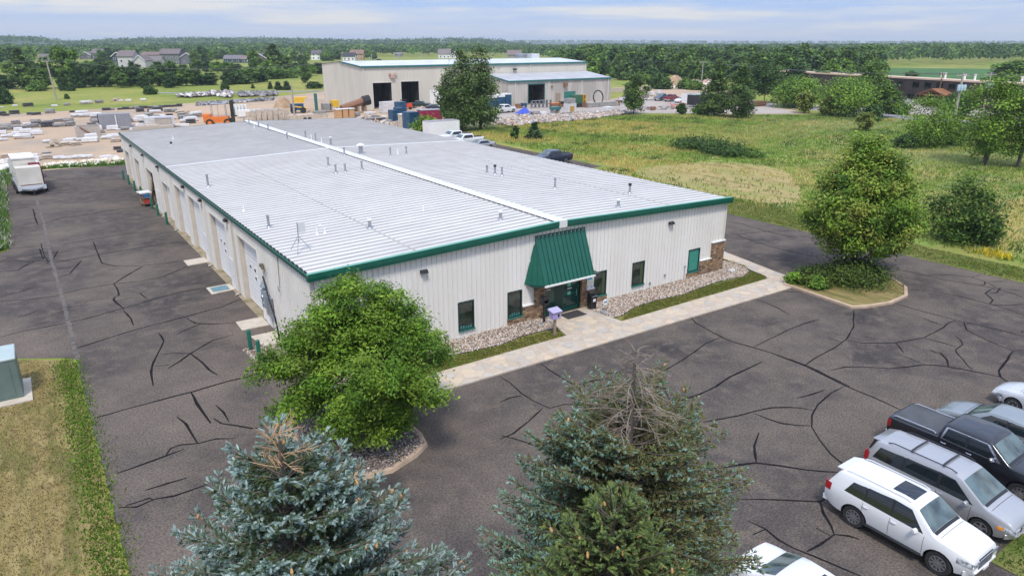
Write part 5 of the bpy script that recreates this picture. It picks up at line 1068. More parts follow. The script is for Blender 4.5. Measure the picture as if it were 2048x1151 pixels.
# ---- spruces
def shoot_template(rg, n=26):
    V = []; F = []
    for i in range(n):
        t = .05+.9*(i+.5)/n; a = i*2.4; L = .36*(1-.5*t)
        b = np.array([0,0,t]); d = np.array([math.cos(a)*.8, math.sin(a)*.8, .6]); s = np.array([-math.sin(a), math.cos(a), 0])*.055
        o = len(V); V += [b-s*.6, b+s*.6, b+d*L+s*.15, b+d*L-s*.15]; F.append((o,o+1,o+2,o+3))
    for k in range(2):
        a = k*1.57; s = np.array([math.cos(a),math.sin(a),0])*.13; o = len(V); V += [-s*.8, s*.8, s*.9+np.array([0,0,.8]), -s*.9+np.array([0,0,.8])]; F.append((o,o+1,o+2,o+3))
    return np.array(V), np.array(F)
def spruce(name, label, loc, H, R, seed, tip_cols, old_cols, slen=.16, dead_from=None, dead_mat=None, zmin=1.2, whorl=.27, nb=8, tipfrac=.55, cones=40, prof=.8, droop=.0, dead_len=1.5, lean=0, gap=None, olive=False):
    rg = np.random.default_rng(seed); root = thing(name, label, 'tree', loc)
    TV, TF = shoot_template(rg); P = []; D = []; K = []; wood = MB(); dead = MB(); conep = []
    wood.tube([(0,0,0),(0,0,H*.5),(lean,0,H*.97)], [.17,.11,.03], 8)
    z = zmin; live_top = dead_from or H
    while z < H-.15:
        t = z/H; Lb = R*(1-t)**prof*1.0+.10
        isdead = z > live_top
        n = nb if not isdead else max(4, nb//2)
        for k in range(n):
            a = rg.uniform(0,6.283); L = Lb*rg.uniform(.75,1.12)
            if gap and abs((a-gap[0]+math.pi)%(2*math.pi)-math.pi) < gap[1]: L *= gap[2]
            if isdead: L = dead_len*((H-z)/(H-live_top))**.6*rg.uniform(.5,1.1)+.12
            e = R_(38)*(t**2)-R_(8)*(1-t)+rg.normal()*.08 if not isdead else R_(rg.uniform(-25,30) if droop else rg.uniform(0,60))
            zz = z+rg.uniform(-.12,.12); pts = []; m = 7
            for i in range(m):
                s = i/(m-1); zc = zz+L*s*math.sin(e)+L*(.14*s*s if not isdead else (-.20*s*s if droop else .05*s)); r_ = L*s*math.cos(e)
                aa = a+.12*math.sin(s*3+k)
                pts.append(np.array([math.cos(aa)*r_, math.sin(aa)*r_, zc]))
            (dead if isdead else wood).tube(pts, [(.020 if not isdead else .014)*(1-s/ (m-.5))*max(.5,L/1.5)+.004 for s in range(m)], 4, cap=False)
            if isdead:
                for q in range(int(4+L*9)):
                    s = rg.uniform(.25,1); b0 = np.array([np.interp(s*(m-1),range(m),[p[c] for p in pts]) for c in range(3)])
                    aa = a+rg.choice([-1,1])*rg.uniform(.4,1.0); l2 = rg.uniform(.12,.34)*(1.25-s)*max(L,.6)
                    d2 = np.array([math.cos(aa),math.sin(aa),rg.uniform(-.5,.5) if not droop else rg.uniform(-.7,.15)])
                    dead.tube([b0, b0+d2*l2*.6, b0+d2*l2+np.array([0,0,rg.uniform(-.04,.04)])], [.0065,.005,.0025], 3, cap=False)
                continue
            # side twigs with needled shoots
            ns = max(4, int(L/.075))
            for q in range(ns):
                s = .22+.78*(q+.5)/ns; b0 = np.array([np.interp(s*(m-1),range(m),[p[c] for p in pts]) for c in range(3)])
                for side in (-1,1):
                    aa = a+side*rg.uniform(.55,1.05); l2 = (.08+.42*(1.05-s)*min(1,L/1.3))*rg.uniform(.7,1.2)
                    d2 = np.array([math.cos(aa),math.sin(aa),rg.uniform(-.25,.22)]); d2 /= np.linalg.norm(d2)
                    nsh = max(1, int(l2/(slen*.60)))
                    for j in range(nsh):
                        u_ = (j+.6)/nsh; p = b0+d2*l2*u_ + np.array([0,0,-.03*u_])
                        outer = (s > 1-tipfrac*.75 and u_ > .4) or u_ > .8 and s > .4
                        for rep in range(2 if outer else 1):
                            dd = d2+rg.normal(size=3)*.42+np.array([0,0,.40 if outer else .12]); P.append(p); D.append(dd); K.append(1 if outer and rg.uniform() < .86 else 0)
            for j in range(3):
                dd = pts[-1]-pts[-2]; dd = dd/np.linalg.norm(dd)+rg.normal(size=3)*.35+np.array([0,0,.35]); P.append(pts[-1]); D.append(dd); K.append(1)
            if rg.uniform() < .30 and z > H*.35: conep += [(pts[-1]*.75+pts[-2]*.25)+np.array([rg.normal()*.05,rg.normal()*.05,-.02-.05*cq]) for cq in range(2)]
        z += whorl*rg.uniform(.8,1.2)*(1 if not isdead else .75)
    if not dead_from:
        for j in range(5): P.append(np.array([lean,0,H-.1*j])); D.append(np.array([rg.normal()*.3,rg.normal()*.3,1])); K.append(1)
    P = np.array(P); D = np.array(D); K = np.array(K); Cx, A, B = frames(D, rg); n = len(P)
    # ruffle every shoot's own length and girth
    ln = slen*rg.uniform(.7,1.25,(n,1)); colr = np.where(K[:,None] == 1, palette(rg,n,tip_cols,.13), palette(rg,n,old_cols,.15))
    if olive:   # worn needles below the bare top and round the right side of this tree
        az = np.degrees(np.arctan2(P[:,1],P[:,0]))%360; wv = np.clip((P[:,2]-5.2)/1.6,0,1)*np.clip((az-205)/30,0,1)+np.clip((az-270)/40,0,1)*.5+(az<60)*.6+np.clip((P[:,2]-7.2),0,1)*.5
        ms_ = rg.uniform(0,1,n) < np.clip(wv*.85,0,.66); colr[ms_] = palette(rg, int(ms_.sum()), [(.19,.20,.075),(.15,.155,.06),(.24,.20,.09),(.13,.13,.05),(.20,.24,.11)], .14)
    V = (TV[None,:,0:1]*A[:,None,:]+TV[None,:,1:2]*B[:,None,:])*ln[:,None,:]*1.0 + TV[None,:,2:3]*Cx[:,None,:]*ln[:,None,:]+P[:,None,:]
    F = (TF[None]+np.arange(n)[:,None,None]*len(TV)).reshape(-1,4)
    npmesh('foliage', V.reshape(-1,3), F, M_needle, root, np.repeat(colr, len(TV), 0))
    wood.build('trunk', M_bark, root, smooth=1.0)
    if dead_from: dead.build('dead_branches', dead_mat, root)
    proto = None
    rg.shuffle(conep)
    for p in conep[:cones]:
        if proto is None:
            b = MB(); b.lathe([(.004,-.06),(.022,-.04),(.026,0),(.018,.04),(.004,.055)], 7); proto = b.build('cone', M_cone, root, smooth=1); proto.location = p
        else:
            c = proto.copy(); c.parent = root; c.location = p; c.rotation_euler = (rg.uniform(-.5,.5),rg.uniform(-.5,.5),0); col.objects.link(c)
    return root
M_cone = mat('tan_spruce_cone', (.42,.22,.08), (.55,.33,.14), rough=.8, scale=20)
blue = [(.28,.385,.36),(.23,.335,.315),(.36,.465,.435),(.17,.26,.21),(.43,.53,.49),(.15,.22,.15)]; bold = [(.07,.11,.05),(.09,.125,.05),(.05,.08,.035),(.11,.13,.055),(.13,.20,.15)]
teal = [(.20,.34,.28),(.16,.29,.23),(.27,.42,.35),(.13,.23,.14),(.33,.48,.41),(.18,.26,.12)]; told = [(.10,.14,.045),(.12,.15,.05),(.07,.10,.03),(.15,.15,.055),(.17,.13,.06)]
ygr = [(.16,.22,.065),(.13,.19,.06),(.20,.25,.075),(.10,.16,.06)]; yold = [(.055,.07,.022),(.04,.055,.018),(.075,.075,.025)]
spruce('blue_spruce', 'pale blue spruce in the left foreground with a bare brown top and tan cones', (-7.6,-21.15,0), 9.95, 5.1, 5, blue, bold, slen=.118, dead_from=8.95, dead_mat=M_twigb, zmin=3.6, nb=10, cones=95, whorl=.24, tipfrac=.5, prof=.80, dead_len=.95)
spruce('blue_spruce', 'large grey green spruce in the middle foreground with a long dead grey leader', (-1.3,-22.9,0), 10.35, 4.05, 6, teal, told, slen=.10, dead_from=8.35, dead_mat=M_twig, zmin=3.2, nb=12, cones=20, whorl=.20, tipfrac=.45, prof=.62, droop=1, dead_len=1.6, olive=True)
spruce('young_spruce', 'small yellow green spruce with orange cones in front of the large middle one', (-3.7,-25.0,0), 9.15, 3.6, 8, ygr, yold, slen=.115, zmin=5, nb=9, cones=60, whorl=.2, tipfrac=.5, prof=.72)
# ---- single trees of the meadow and yard edge
def T(px, py, top, wpx, pal, kind, label, seed, name='broadleaf_tree', cat='tree', ls=None, dens=1.0, group=None, z0f=None, stems=1):
    x, y = G(px, py); H = HT(x, y, top)*1.05; m = MPP(x, y); R = wpx*m/2*1.06; dens *= 1.35
    prof = {'round':[.5,.85,1,1,.92,.75,.45],'oval':[.55,.85,1,.97,.85,.62,.3],'column':[.75,.95,1,.92,.85,.75,.6,.4,.2],'bush':[.95,1,.95,.75,.4],'cone':[1,.85,.7,.52,.34,.15],'vase':[.35,.5,.72,.92,1,.95,.7,.4]}[kind]
    z0 = H*({'round':.16,'oval':.14,'column':.03,'bush':.02,'cone':.04,'vase':.08}[kind] if z0f is None else z0f)
    area = R*(H-z0); ls = ls or max(.17, m*2.3); ncl = int(min(460, max(60, 34*area**.5*dens))); nl = int(min(140, max(26, area*dens*11/(ls*ls)/ncl/2.2)))
    return broadleaf(name, label, cat, (x,y,0), H, z0, R, prof, ncl, nl, ls, pal, seed, tr=max(.07,H*.012) if kind != 'bush' else .05, nsub=40, nmain=6, group=group, cr=.16*R if kind != 'bush' else .2*R, hollow=.42, lobes=.16, stems=stems, ns=6)
T(925,262,104,70,'poplar','column','tall dark poplar clump left stem behind the white pickups',41,stems=3,dens=1.2)
T(962,258,97,74,'poplar','column','tallest poplar rising before the annex corner',42,stems=3,dens=1.2)
T(898,258,150,44,'poplar','vase','lower leaning poplar at the left side of the tall clump',43,stems=2)
T(856,266,236,52,'fresh','bush','bright green bush right of the blue wrapped stacks',44,'bush','bush')
T(1267,229,154,44,'poplar','oval','single upright tree at the right end of the rubble row',45)
T(1428,232,124,52,'poplar','column','left one of the paired dark upright trees by the gravel lot',46)
T(1477,236,134,54,'poplar','column','right one of the paired dark upright trees by the gravel lot',47)
T(1528,206,135,64,'dark','round','dark round headed shade tree on two trunks beside the street',48,z0f=.25)
T(1592,215,160,84,'fresh','round','bright green round tree left of the two yellowish saplings',49,z0f=.05)
T(1606,226,186,36,'yellow','oval','yellow green sapling before the left bright tree by the street',50)
T(1655,232,196,34,'yellow','oval','yellow green sapling in front of the wide tree by the street',51)
T(1690,232,163,108,'fresh','round','wide bright green tree in front of the dark building',52,z0f=.04)
T(1740,205,124,62,'mid','oval','tall mid green tree against the left end of the dark facade',53)
T(1765,235,170,50,'mid','oval','narrow mid green tree right of the wide bright one',54)
T(1795,228,206,38,'dark','bush','dark low bush beside the street before the dark building',55,'bush','bush')
T(1915,232,188,52,'dark','round','dark rounded tree right of the timber porch',56,z0f=.05)
T(1850,293,198,100,'fresh','round','full round green tree in the meadow left of the loose willow like tree',57,z0f=.03)
T(1808,296,272,42,'dark','bush','low dark bush at the foot of the full round meadow tree',58,'bush','bush')
T(1905,290,245,50,'mid','bush','leafy bush filling the gap between the two meadow trees',59,'bush','bush')
T(1968,330,168,112,'fresh','vase','loose many stemmed green tree standing in the meadow on the right',60,stems=4,dens=1.3)
T(2035,335,170,90,'fresh','vase','green tree cut by the right edge of the view in the meadow',61,stems=3)
T(1728,262,226,32,'yellow','vase','slender yellow green sapling alone in the meadow',62)
T(1920,478,364,128,'vine','column','dark vine covered thicket tree alone in the right meadow',63,z0f=.0,dens=1.6,ls=.14)
T(1960,487,430,80,'vine','bush','low dark skirt of vines at the right foot of the thicket tree',64,'bush','bush',ls=.14)
T(1362,229,209,18,'dark','oval','small dark round sapling at the edge of the gravel lot',65)
T(1030,278,255,15,'dark','oval','small dark sapling beside the cedar in the near meadow',66)
T(1070,277,247,28,'cedar','cone','dark young cedar in the near meadow behind the warehouse',67,'cedar_tree')
T(1400,228,212,26,'mid','bush','grey green bush in front of the dark box trailer',68,'bush','bush')
for i,(px,py,tp,w_) in enumerate([(1385,296,280,70),(1425,303,281,80),(1460,312,296,70),(1500,314,303,60)]):
    T(px,py,tp,w_,'dark' if i < 3 else 'mid','bush',['left end of the dark sumac thicket in the meadow','dark sumac mound in the middle of the meadow thicket','green hump right of centre in the meadow thicket','low right end of the meadow sumac thicket'][i],70+i,'thicket','thicket')
# grassy verge of the left drive, stuff
def in_poly(q, poly):
    x, y = poly[:,0], poly[:,1]; ins = np.zeros(len(q), bool)
    for a,b,c,d in zip(x,y,np.roll(x,-1),np.roll(y,-1)): ins ^= ((b > q[:,1]) != (d > q[:,1])) & (q[:,0] < (c-a)*(q[:,1]-b)/((d-b)+1e-12)+a)
    return ins
def tufts(name, poly, n, hmin, hmax, cols, seed, wd=.03, blades=4, zb=.03, spread=.12, skip=None):
    rg = np.random.default_rng(seed); q = poly_sample(poly, n, rg)
    if skip is not None: q = q[~(in_poly(q, skip) & (rg.uniform(0,1,len(q)) < .8))]; n = len(q)
    P = np.repeat(np.concatenate([q, np.full((n,1), zb)],1), blades, 0); N = len(P); P[:,:2] += rg.normal(size=(N,2))*spread
    a = rg.uniform(0,6.283,N); h = rg.uniform(hmin,hmax,N)*np.repeat(rg.uniform(.6,1.2,n),blades); w_ = wd*rg.uniform(.6,1.4,N); s = np.stack([np.cos(a),np.sin(a),np.zeros(N)],1)*w_[:,None]
    le = rg.normal(size=(N,2))*.35*h[:,None]; tp = P+np.concatenate([le,h[:,None]],1); mid = P*.5+tp*.5; mid[:,2] += .1*h
    V = np.stack([P-s,P+s,mid+s*.9,mid-s*.9,tp+s*.15,tp-s*.15],1).reshape(-1,3); b = np.arange(N)[:,None]*6
    F = np.concatenate([b+np.array([0,1,2,3]), b+np.array([3,2,4,5])],1).reshape(-1,4)
    if callable(cols): cc = cols(q, rg)
    else: cc = palette(rg, n, cols, .15)
    cc = np.repeat(np.repeat(cc, blades, 0)*(1+rg.normal(size=(N,1))*.12), 6, 0)
    return tag(npmesh(name, V, F, M_grass, colr=np.clip(cc,.004,.9)), kind='stuff')
def vnoise(q, s, seed):
    rg = np.random.default_rng(seed); v = np.zeros(len(q))
    for k in range(7):
        d = rg.normal(size=2); d /= np.linalg.norm(d); f = s*rg.uniform(.5,1.9); v += np.sin(q@d*f*6.28+rg.uniform(0,6.28))
    return v/2.6
def meadow_cols(q, rg):
    a = vnoise(q, .035, 1); b_ = vnoise(q, .11, 2); c = vnoise(q, .3, 3); east = np.clip((q[:,0]-q[:,1]*.9-20)/80, 0, 1)
    gold = np.array([.50,.38,.11]); grn = np.array([.17,.26,.035]); dk = np.array([.09,.15,.03]); pale = np.array([.30,.37,.16])
    g = np.clip(.5+.55*a+.35*b_+.2*c-.40*east, 0, 1)[:,None]; out = gold*g+grn*(1-g)
    d = np.clip(.9*b_-.5*a-.15, 0, 1)[:,None]; out = out*(1-d)+dk*d
    p = np.clip(east*1.1*(.3+.6*c+.4*a), 0, .8)[:,None]; out = out*(1-p)+pale*p
    return out*(1+rg.normal(size=(len(q),1))*.13)
mpoly = [(50,-14),(62,-40),(150,-20),(154,22),(146,47),(138,63),(126,72),(112,82.5),(100,87),(85,88.5),(66,84),(56,80),(54.5,37),(50.5,37),(50,24)]
hay = np.array([G(*q) for q in [(1262,347),(1290,336),(1350,328),(1420,325),(1480,326),(1530,332),(1572,344),(1592,360),(1604,385),(1602,404),(1560,409),(1500,401),(1430,396),(1380,380)]])
tufts('meadow_grass', mpoly, 62000, .14, .42, meadow_cols, 5, wd=.045, blades=3, spread=.25, zb=.0, skip=hay)
tufts('verge_plants', [(-16,33.2),(-12.75,36.2),(-12.65,66),(-11.4,76.5),(-16,77),(-20,55)], 5200, .3, .75, [(.10,.20,.03),(.07,.15,.025),(.13,.22,.05),(.09,.16,.03),(.45,.45,.36)], 6, wd=.045, blades=5, spread=.2)
tufts('verge_plants', [(-12,77.6),(-8,79.0),(0,77.2),(3.5,77.4),(3.5,79.6),(-12,81)], 1500, .15, .45, [(.10,.20,.03),(.07,.15,.025),(.13,.22,.05)], 7, wd=.045, blades=5, spread=.2)
tufts('curb_weeds', [(-10.6,9.3),(-10.1,9.0),(-10.08,-28),(-10.7,-28),(-10.65,-5)], 4200, .04, .12, [(.11,.23,.02),(.06,.13,.015),(.17,.27,.03),(.14,.16,.04)], 8, wd=.022, blades=4, spread=.32, zb=.03)
tufts('lawn_blades', [(-18,9.3),(-13.3,11.2),(-11.0,9.6),(-11.0,-28),(-18,-28)], 24000, .03,.075, [(.30,.23,.09),(.22,.18,.06),(.36,.29,.12),(.14,.15,.03),(.25,.17,.08)], 9, wd=.014, blades=3, spread=.1, zb=.03)
tufts('lawn_blades', [(45.4,-20),(48.9,-14),(48.7,-6),(50.5,6),(51.5,14),(49.2,24),(49,37),(45.4,37)], 9000, .04,.12, [(.15,.20,.03),(.22,.20,.06),(.10,.15,.02)], 10, wd=.03, blades=3, spread=.15, zb=.025)
tufts('lawn_blades', [(.8,-3.05),(13.2,-3.1),(13.4,-2.2),(11.2,-1.95),(9.5,-2.25),(5.4,-1.8),(.8,-2.1)], 3500, .03,.07, [(.16,.17,.03),(.10,.13,.02),(.22,.19,.06)], 11, wd=.018, blades=3, zb=.065, spread=.04)
tufts('lawn_blades', [(17.5,-3.28),(31.3,-3.25),(31.6,-2.8),(32.8,3.6),(32.5,3.6),(32.6,-.3),(31.7,-1.7),(30.3,-2.2),(26,-2.1),(24,-2.35),(21.5,-2.1),(19.6,-2.25),(18.1,-2.8)], 4500, .03,.07, [(.16,.17,.03),(.10,.13,.02),(.22,.19,.06)], 12, wd=.018, blades=3, zb=.065, spread=.04)
tufts('lawn_blades', [(13.2,-25.4),(26,-25.4),(26,-34),(10,-34)], 6000, .04,.10, [(.08,.14,.02),(.12,.17,.03),(.06,.11,.018)], 13, wd=.02, blades=4, spread=.1)
rgp = np.random.default_rng(3)
fl = tufts('yellow_flowers', [(50.2,-11),(51.0,-11),(50.9,-8.2),(50.3,-8.2)], 45, .35,.6, [(.55,.42,.02),(.6,.5,.05)], 14, wd=.05, blades=2, spread=.3)
# ---- prototypes for the middle distance and the woods
def proto(H, R, z0, prof, ncl, nl, ls, pal, seed, **kw):
    o = broadleaf('broadleaf_tree', 'x', 'tree', (0,0,-500), H, z0, R, prof, ncl, nl, ls, pal, seed, nsub=14, nmain=4, ns=5, **kw); return o
PM = {}
for i,(k,H,R,z0,pf,pal) in enumerate([('r1',10,4.2,1.0,[.55,.9,1,1,.9,.7,.4],'mid'),('r2',10,4.0,.6,[.7,.95,1,.95,.85,.7,.35],'dark'),('r3',10,3.9,1.4,[.5,.8,1,1,.95,.75,.45],'fresh'),('t1',12,3.0,.8,[.6,.85,1,.95,.85,.7,.5,.3],'poplar'),('b1',4,3.2,.1,[.95,1,.95,.75,.4],'mid'),('b2',4,3.2,.1,[.95,1,.9,.7,.35],'dark'),('c1',8,2.6,.3,[1,.86,.7,.52,.34,.14],'cedar')]):
    PM[k] = proto(H,R,z0,pf,150,34,.44,pal,200+i,tr=.16,cr=.62,lobes=.17)
def put(k, px, py, top, wpx, label, name=None, cat='tree', group=None, rz=0):
    x, y = G(px, py); H = HT(x, y, top); R = wpx*MPP(x, y)/2; h0 = {'r1':10,'r2':10,'r3':10,'t1':12,'b1':4,'b2':4,'c1':8}[k]; r0 = {'r1':4.2,'r2':4,'r3':3.9,'t1':3,'b1':3.2,'b2':3.2,'c1':2.6}[k]
    o = copy_tree(PM[k], (x,y,0), rz, label, scale=(R/r0, R/r0, H/h0))
    o.name = name or ('bush' if k[0]=='b' else 'broadleaf_tree' if k[0]!='c' else 'conifer_tree'); o['category'] = 'bush' if k[0]=='b' else cat
    if group: o['group'] = group
    return o
rr = random.Random(17)
for a in [('t1',50,178,99,36,'dark upright tree left of the leaning power pole'),('r1',136,176,95,52,'big full tree right of the left power pole'),('r1',78,178,138,52,'rounded tree just behind the left power pole'),('b1',76,182,164,30,'green bush at the foot of the tree by the left power pole'),
   ('b2',5,208,178,38,'dark bush at the left edge beyond the stone yard'),('r2',126,182,150,18,'thin small tree in the field right of the left power pole'),('b2',143,182,168,16,'small round bush in the field right of the left power pole'),('b2',300,189,174,24,'lone round bush in the bright field above the stone pallets'),('b2',134,198,189,9,'tiny dark bush in the mown field strip'),
   ('r2',420,170,146,34,'dark tree at the right end of the hedge row'),('r2',456,170,143,26,'smaller dark tree beside the right end of the hedge row'),('b2',450,182,167,15,'small bush below the right end of the hedge row'),('t1',549,146,90,34,'tall dark tree behind the brown gabled house'),('r1',510,150,100,24,'tree in front of the brown gabled house'),('r1',573,146,111,30,'grey green tree right of the tall dark one'),
   ('b1',540,158,128,44,'wide bush mass right of the blue house'),('r1',497,166,135,40,'dense tree mound below the blue house'),('r2',520,164,141,34,'dark tree mound right of the one below the blue house'),('b2',478,168,146,40,'dark bush mound left of the road'),('t1',612,166,120,18,'slim pale tree left of the tall tan building'),('r2',640,148,126,30,'dark tree just left of the tall tan building'),
   ('c1',541,178,164,9,'smallest of the young spruces by the county road'),('c1',557,180,164,15,'left one of two young spruces by the county road'),('c1',574,180,163,15,'right one of two young spruces by the county road'),('c1',506,177,169,7,'tiny spruce by the county road'),('b2',628,177,165,30,'low dark bush beside the tall tan building'),
   ('r1',25,120,88,36,'tree at the far left edge beyond the metal fence'),('r2',12,178,150,40,'dark tree at the left edge below the metal fence')]:
    put(*a, rz=rr.uniform(0,6.28))
hedge = [(168,174,138,34),(190,174,132,30),(212,174,126,36),(235,173,130,34),(258,173,134,34),(280,172,138,34),(305,173,134,38),(330,172,132,36),(352,172,130,34),(374,172,136,34),(395,171,140,32),(182,168,128,30),(225,166,122,32),(270,164,124,26),(318,163,124,30),(345,160,122,30),(368,160,130,28),(160,176,150,28),(245,176,146,28),(290,176,150,24),(340,176,148,26)]
for i, h_ in enumerate(hedge):
    put('r2' if i%3 else 'r1', *h_, 'dense green tree in the hedge row between the bright field and the houses', group='hedge row trees below the houses', rz=rr.uniform(0,6.28))
vil = [(8,132,94,30),(30,134,96,28),(62,128,92,22),(118,128,90,24),(134,126,94,22),(150,124,100,18),(205,128,100,20),(219,126,96,20),(300,120,100,18),(392,130,100,20),(404,128,94,22),(418,126,98,20),(434,122,102,18),(446,119,100,16),(468,118,98,18),(395,142,118,26),(416,144,122,24),(436,147,124,26),(455,150,124,28),(474,146,128,24),(560,132,104,20),(590,126,102,18),(604,132,110,18),(614,124,104,14),(664,122,104,16),(676,120,102,14),(734,118,102,16),(748,120,104,14),(200,140,118,22),(178,142,122,24),(158,146,124,26),(190,156,130,28),(216,152,130,26),(64,150,120,26),(92,150,116,28),(20,150,122,30),(110,158,132,28),(590,146,126,26),(622,152,130,26),(560,156,134,30),(610,140,122,22)]
for i, h_ in enumerate(vil):
    put(['r1','r2','r3'][i%3], *h_, ['mid green tree standing among the distant houses','dark green tree standing among the distant houses','light green tree standing among the distant houses'][i%3], group='trees around the distant houses', rz=rr.uniform(0,6.28))
for i, h_ in enumerate([(600,150,134,34),(575,156,142,34),(655,122,104,24),(630,172,150,20),(590,170,150,20)][:3]):
    put('b1', *h_, 'green scrub mound on the bank left of the tall tan building', group='scrub mounds on the bank', rz=rr.uniform(0,6.28))
for a in [('b2',1320,178,150,40,'dark scrub bush left of the brown gravel mounds'),('b1',1372,178,160,30,'bush before the boulder heap'),('b1',1392,180,163,26,'bush right of the one before the boulder heap'),('b1',1283,168,148,36,'green scrub bush beside the yard bank'),('b2',1303,166,140,34,'dark scrub bush on the yard bank'),('r2',1590,186,132,52,'dark tree behind the bright tree by the street'),('r2',1500,178,130,44,'dark tree behind the paired upright trees'),('r1',1560,180,140,50,'mid green tree left of the dark building end'),('r1',1640,186,138,46,'tree rising before the dark building roof'),('r1',1690,190,146,44,'tree overlapping the dark building roof line'),
   ('r3',2022,166,122,76,'pale green tree above the right end of the dark building'),('b2',1676,148,138,20,'small bush on the field edge'),('r1',1820,160,142,24,'dark shrub beyond the dark building roof at the field'),('r1',2000,168,152,60,'green tree right of the soybean field'),('b2',1742,242,214,40,'dark bush at the foot of the wide bright tree')]:
    put(*a, rz=rr.uniform(0,6.28))
# ---- woods: individual trees in front, the far mass as one
PF = [proto(H,R,z0,pf,80,15,.85,pal,300+i,tr=.16 if i<3 else .12,cr=.75,lobes=.2) for i,(H,R,z0,pf,pal) in enumerate([(10,4.6,.4,[.7,.95,1,.95,.85,.65,.3],'mid'),(10,4.4,.3,[.8,.95,1,.95,.8,.6,.3],'dark'),(11,4.0,.4,[.7,.9,1,.92,.8,.6,.35],'dark'),(10,4.8,.3,[.8,1,1,.9,.75,.5,.2],'poplar'),(9.5,4.4,.3,[.8,1,1,.95,.8,.6,.3],'fresh'),(12,3.6,.5,[.5,.7,.9,1,.95,.75,.4],'mid')])]
def ylim(px):    # nearest sight row at which the wood's trees stand
    return float(np.interp(px, [0,180,420,640,660,1000,1100,1125,1240,1330,1440,1560,1640,1745,1765,2048,2200], [119,119,119,118,114,113,119,150,161,158,164,170,166,158,131,131,131]))
rgw = np.random.default_rng(77); pts = []
for k in range(46000):
    px = rgw.uniform(-60,2110); u_ = rgw.uniform(0,1); 
    dist = 230+ (u_**.62)*1500
    ang = YAW+math.atan((px-1024)/FPX*.93); x = CAM[0]+math.sin(ang)*dist; y = CAM[1]+math.cos(ang)*dist
    pxx, pyy = PJ(x, y)
    if pyy < ylim(pxx) and -60 < pxx < 2110: pts.append((dist,x,y,pxx,pyy))
pts.sort(); keep = []; grid = {}
for d, x, y, px, py in pts:
    sp = 7.2+max(0,d-350)*.010
    gx, gy = int(x//20), int(y//20)
    if any((x-a)**2+(y-b_)**2 < sp*sp for i in (-1,0,1) for j in (-1,0,1) for a,b_ in grid.get((gx+i,gy+j),[])): continue
    grid.setdefault((gx,gy),[]).append((x,y)); keep.append((d,x,y,px,py))
front = keep[:285]; rest = keep[285:]
def tall(px, d):   # crown tops of the wood follow the skyline
    return float(np.interp(px, [0,300,1000,1110,1215,1300,1500,1700,1850,2048], [10.5,9.8,9.0,9.3,11.6,11.0,11.0,11.2,12.9,12.6]))*(1 if d > 380 else .86)
for i,(d,x,y,px,py) in enumerate(front):
    k = int(rgw.integers(0,6)); s = tall(px,d)/10.4*rgw.uniform(.78,1.12)
    copy_tree(PF[k], (x,y,0), rgw.uniform(0,6.28), ['broad mid green tree in the front of the dense wood','dark green tree in the front of the dense wood','tall dark green tree in the front of the dense wood','grey green tree in the front of the dense wood','bright green tree in the front of the dense wood','slender mid green tree in the front of the dense wood'][k], scale=(s*rgw.uniform(.85,1.05),s,s), group='front trees of the dense wood')
# far mass
n = len(rest); A_ = np.array([(r_[1],r_[2],r_[0],r_[3]) for r_ in rest]); q_ = 42
rx = rgw.uniform(3.6,5.2,n)*(1+np.clip(A_[:,2]-500,0,1500)*.0005); hh = np.array([tall(a[3],a[2]) for a in A_])*rgw.uniform(.74,1.1,n)
def hillz(x, y): 
    ang = np.arctan2(x-CAM[0], y-CAM[1])-YAW; px = 1024+FPX*np.tan(ang)/.93; dist = np.hypot(x-CAM[0], y-CAM[1])
    prof_ = np.interp(px, [-200,60,110,280,420,530,640,800,930,1010,1120,2300],[1,1,0,3.5,4.5,4.5,3.5,3.5,4.5,1.5,0,0])
    return prof_*np.clip((dist-750)/700,0,1)
gz = hillz(A_[:,0], A_[:,1])
th = rgw.uniform(0,6.283,(n,q_)); zz = rgw.uniform(-.15,1,(n,q_)); rad = np.sqrt(np.clip(1-zz**2,0,1))*rgw.uniform(.75,1.1,(n,q_))
nx_, ny_ = np.cos(th)*rad, np.sin(th)*rad
P = np.stack([A_[:,0:1]+nx_*rx[:,None], A_[:,1:2]+ny_*rx[:,None], gz[:,None]+hh[:,None]*(.48+.5*zz)], 2).reshape(-1,3)
Nn = np.stack([nx_,ny_,zz+.4],2).reshape(-1,3)+rgw.normal(size=(n*q_,3))*.4
V,F = leaf_quads(P, Nn, np.repeat(.26*rx, q_)*rgw.uniform(.6,1.2,n*q_), rgw, .8)
cw = palette(rgw, n, PAL['mid']+PAL['dark']+PAL['dark']+[(.06,.11,.025),(.085,.125,.035)], .2)
cc = np.repeat(np.repeat(cw, q_, 0)*(1+rgw.normal(size=(n*q_,1))*.14), 4, 0)
tag(npmesh('far_wood', V, F, M_leaf, colr=np.clip(cc,.004,.9)), kind='stuff')
print('wood', len(keep), n)
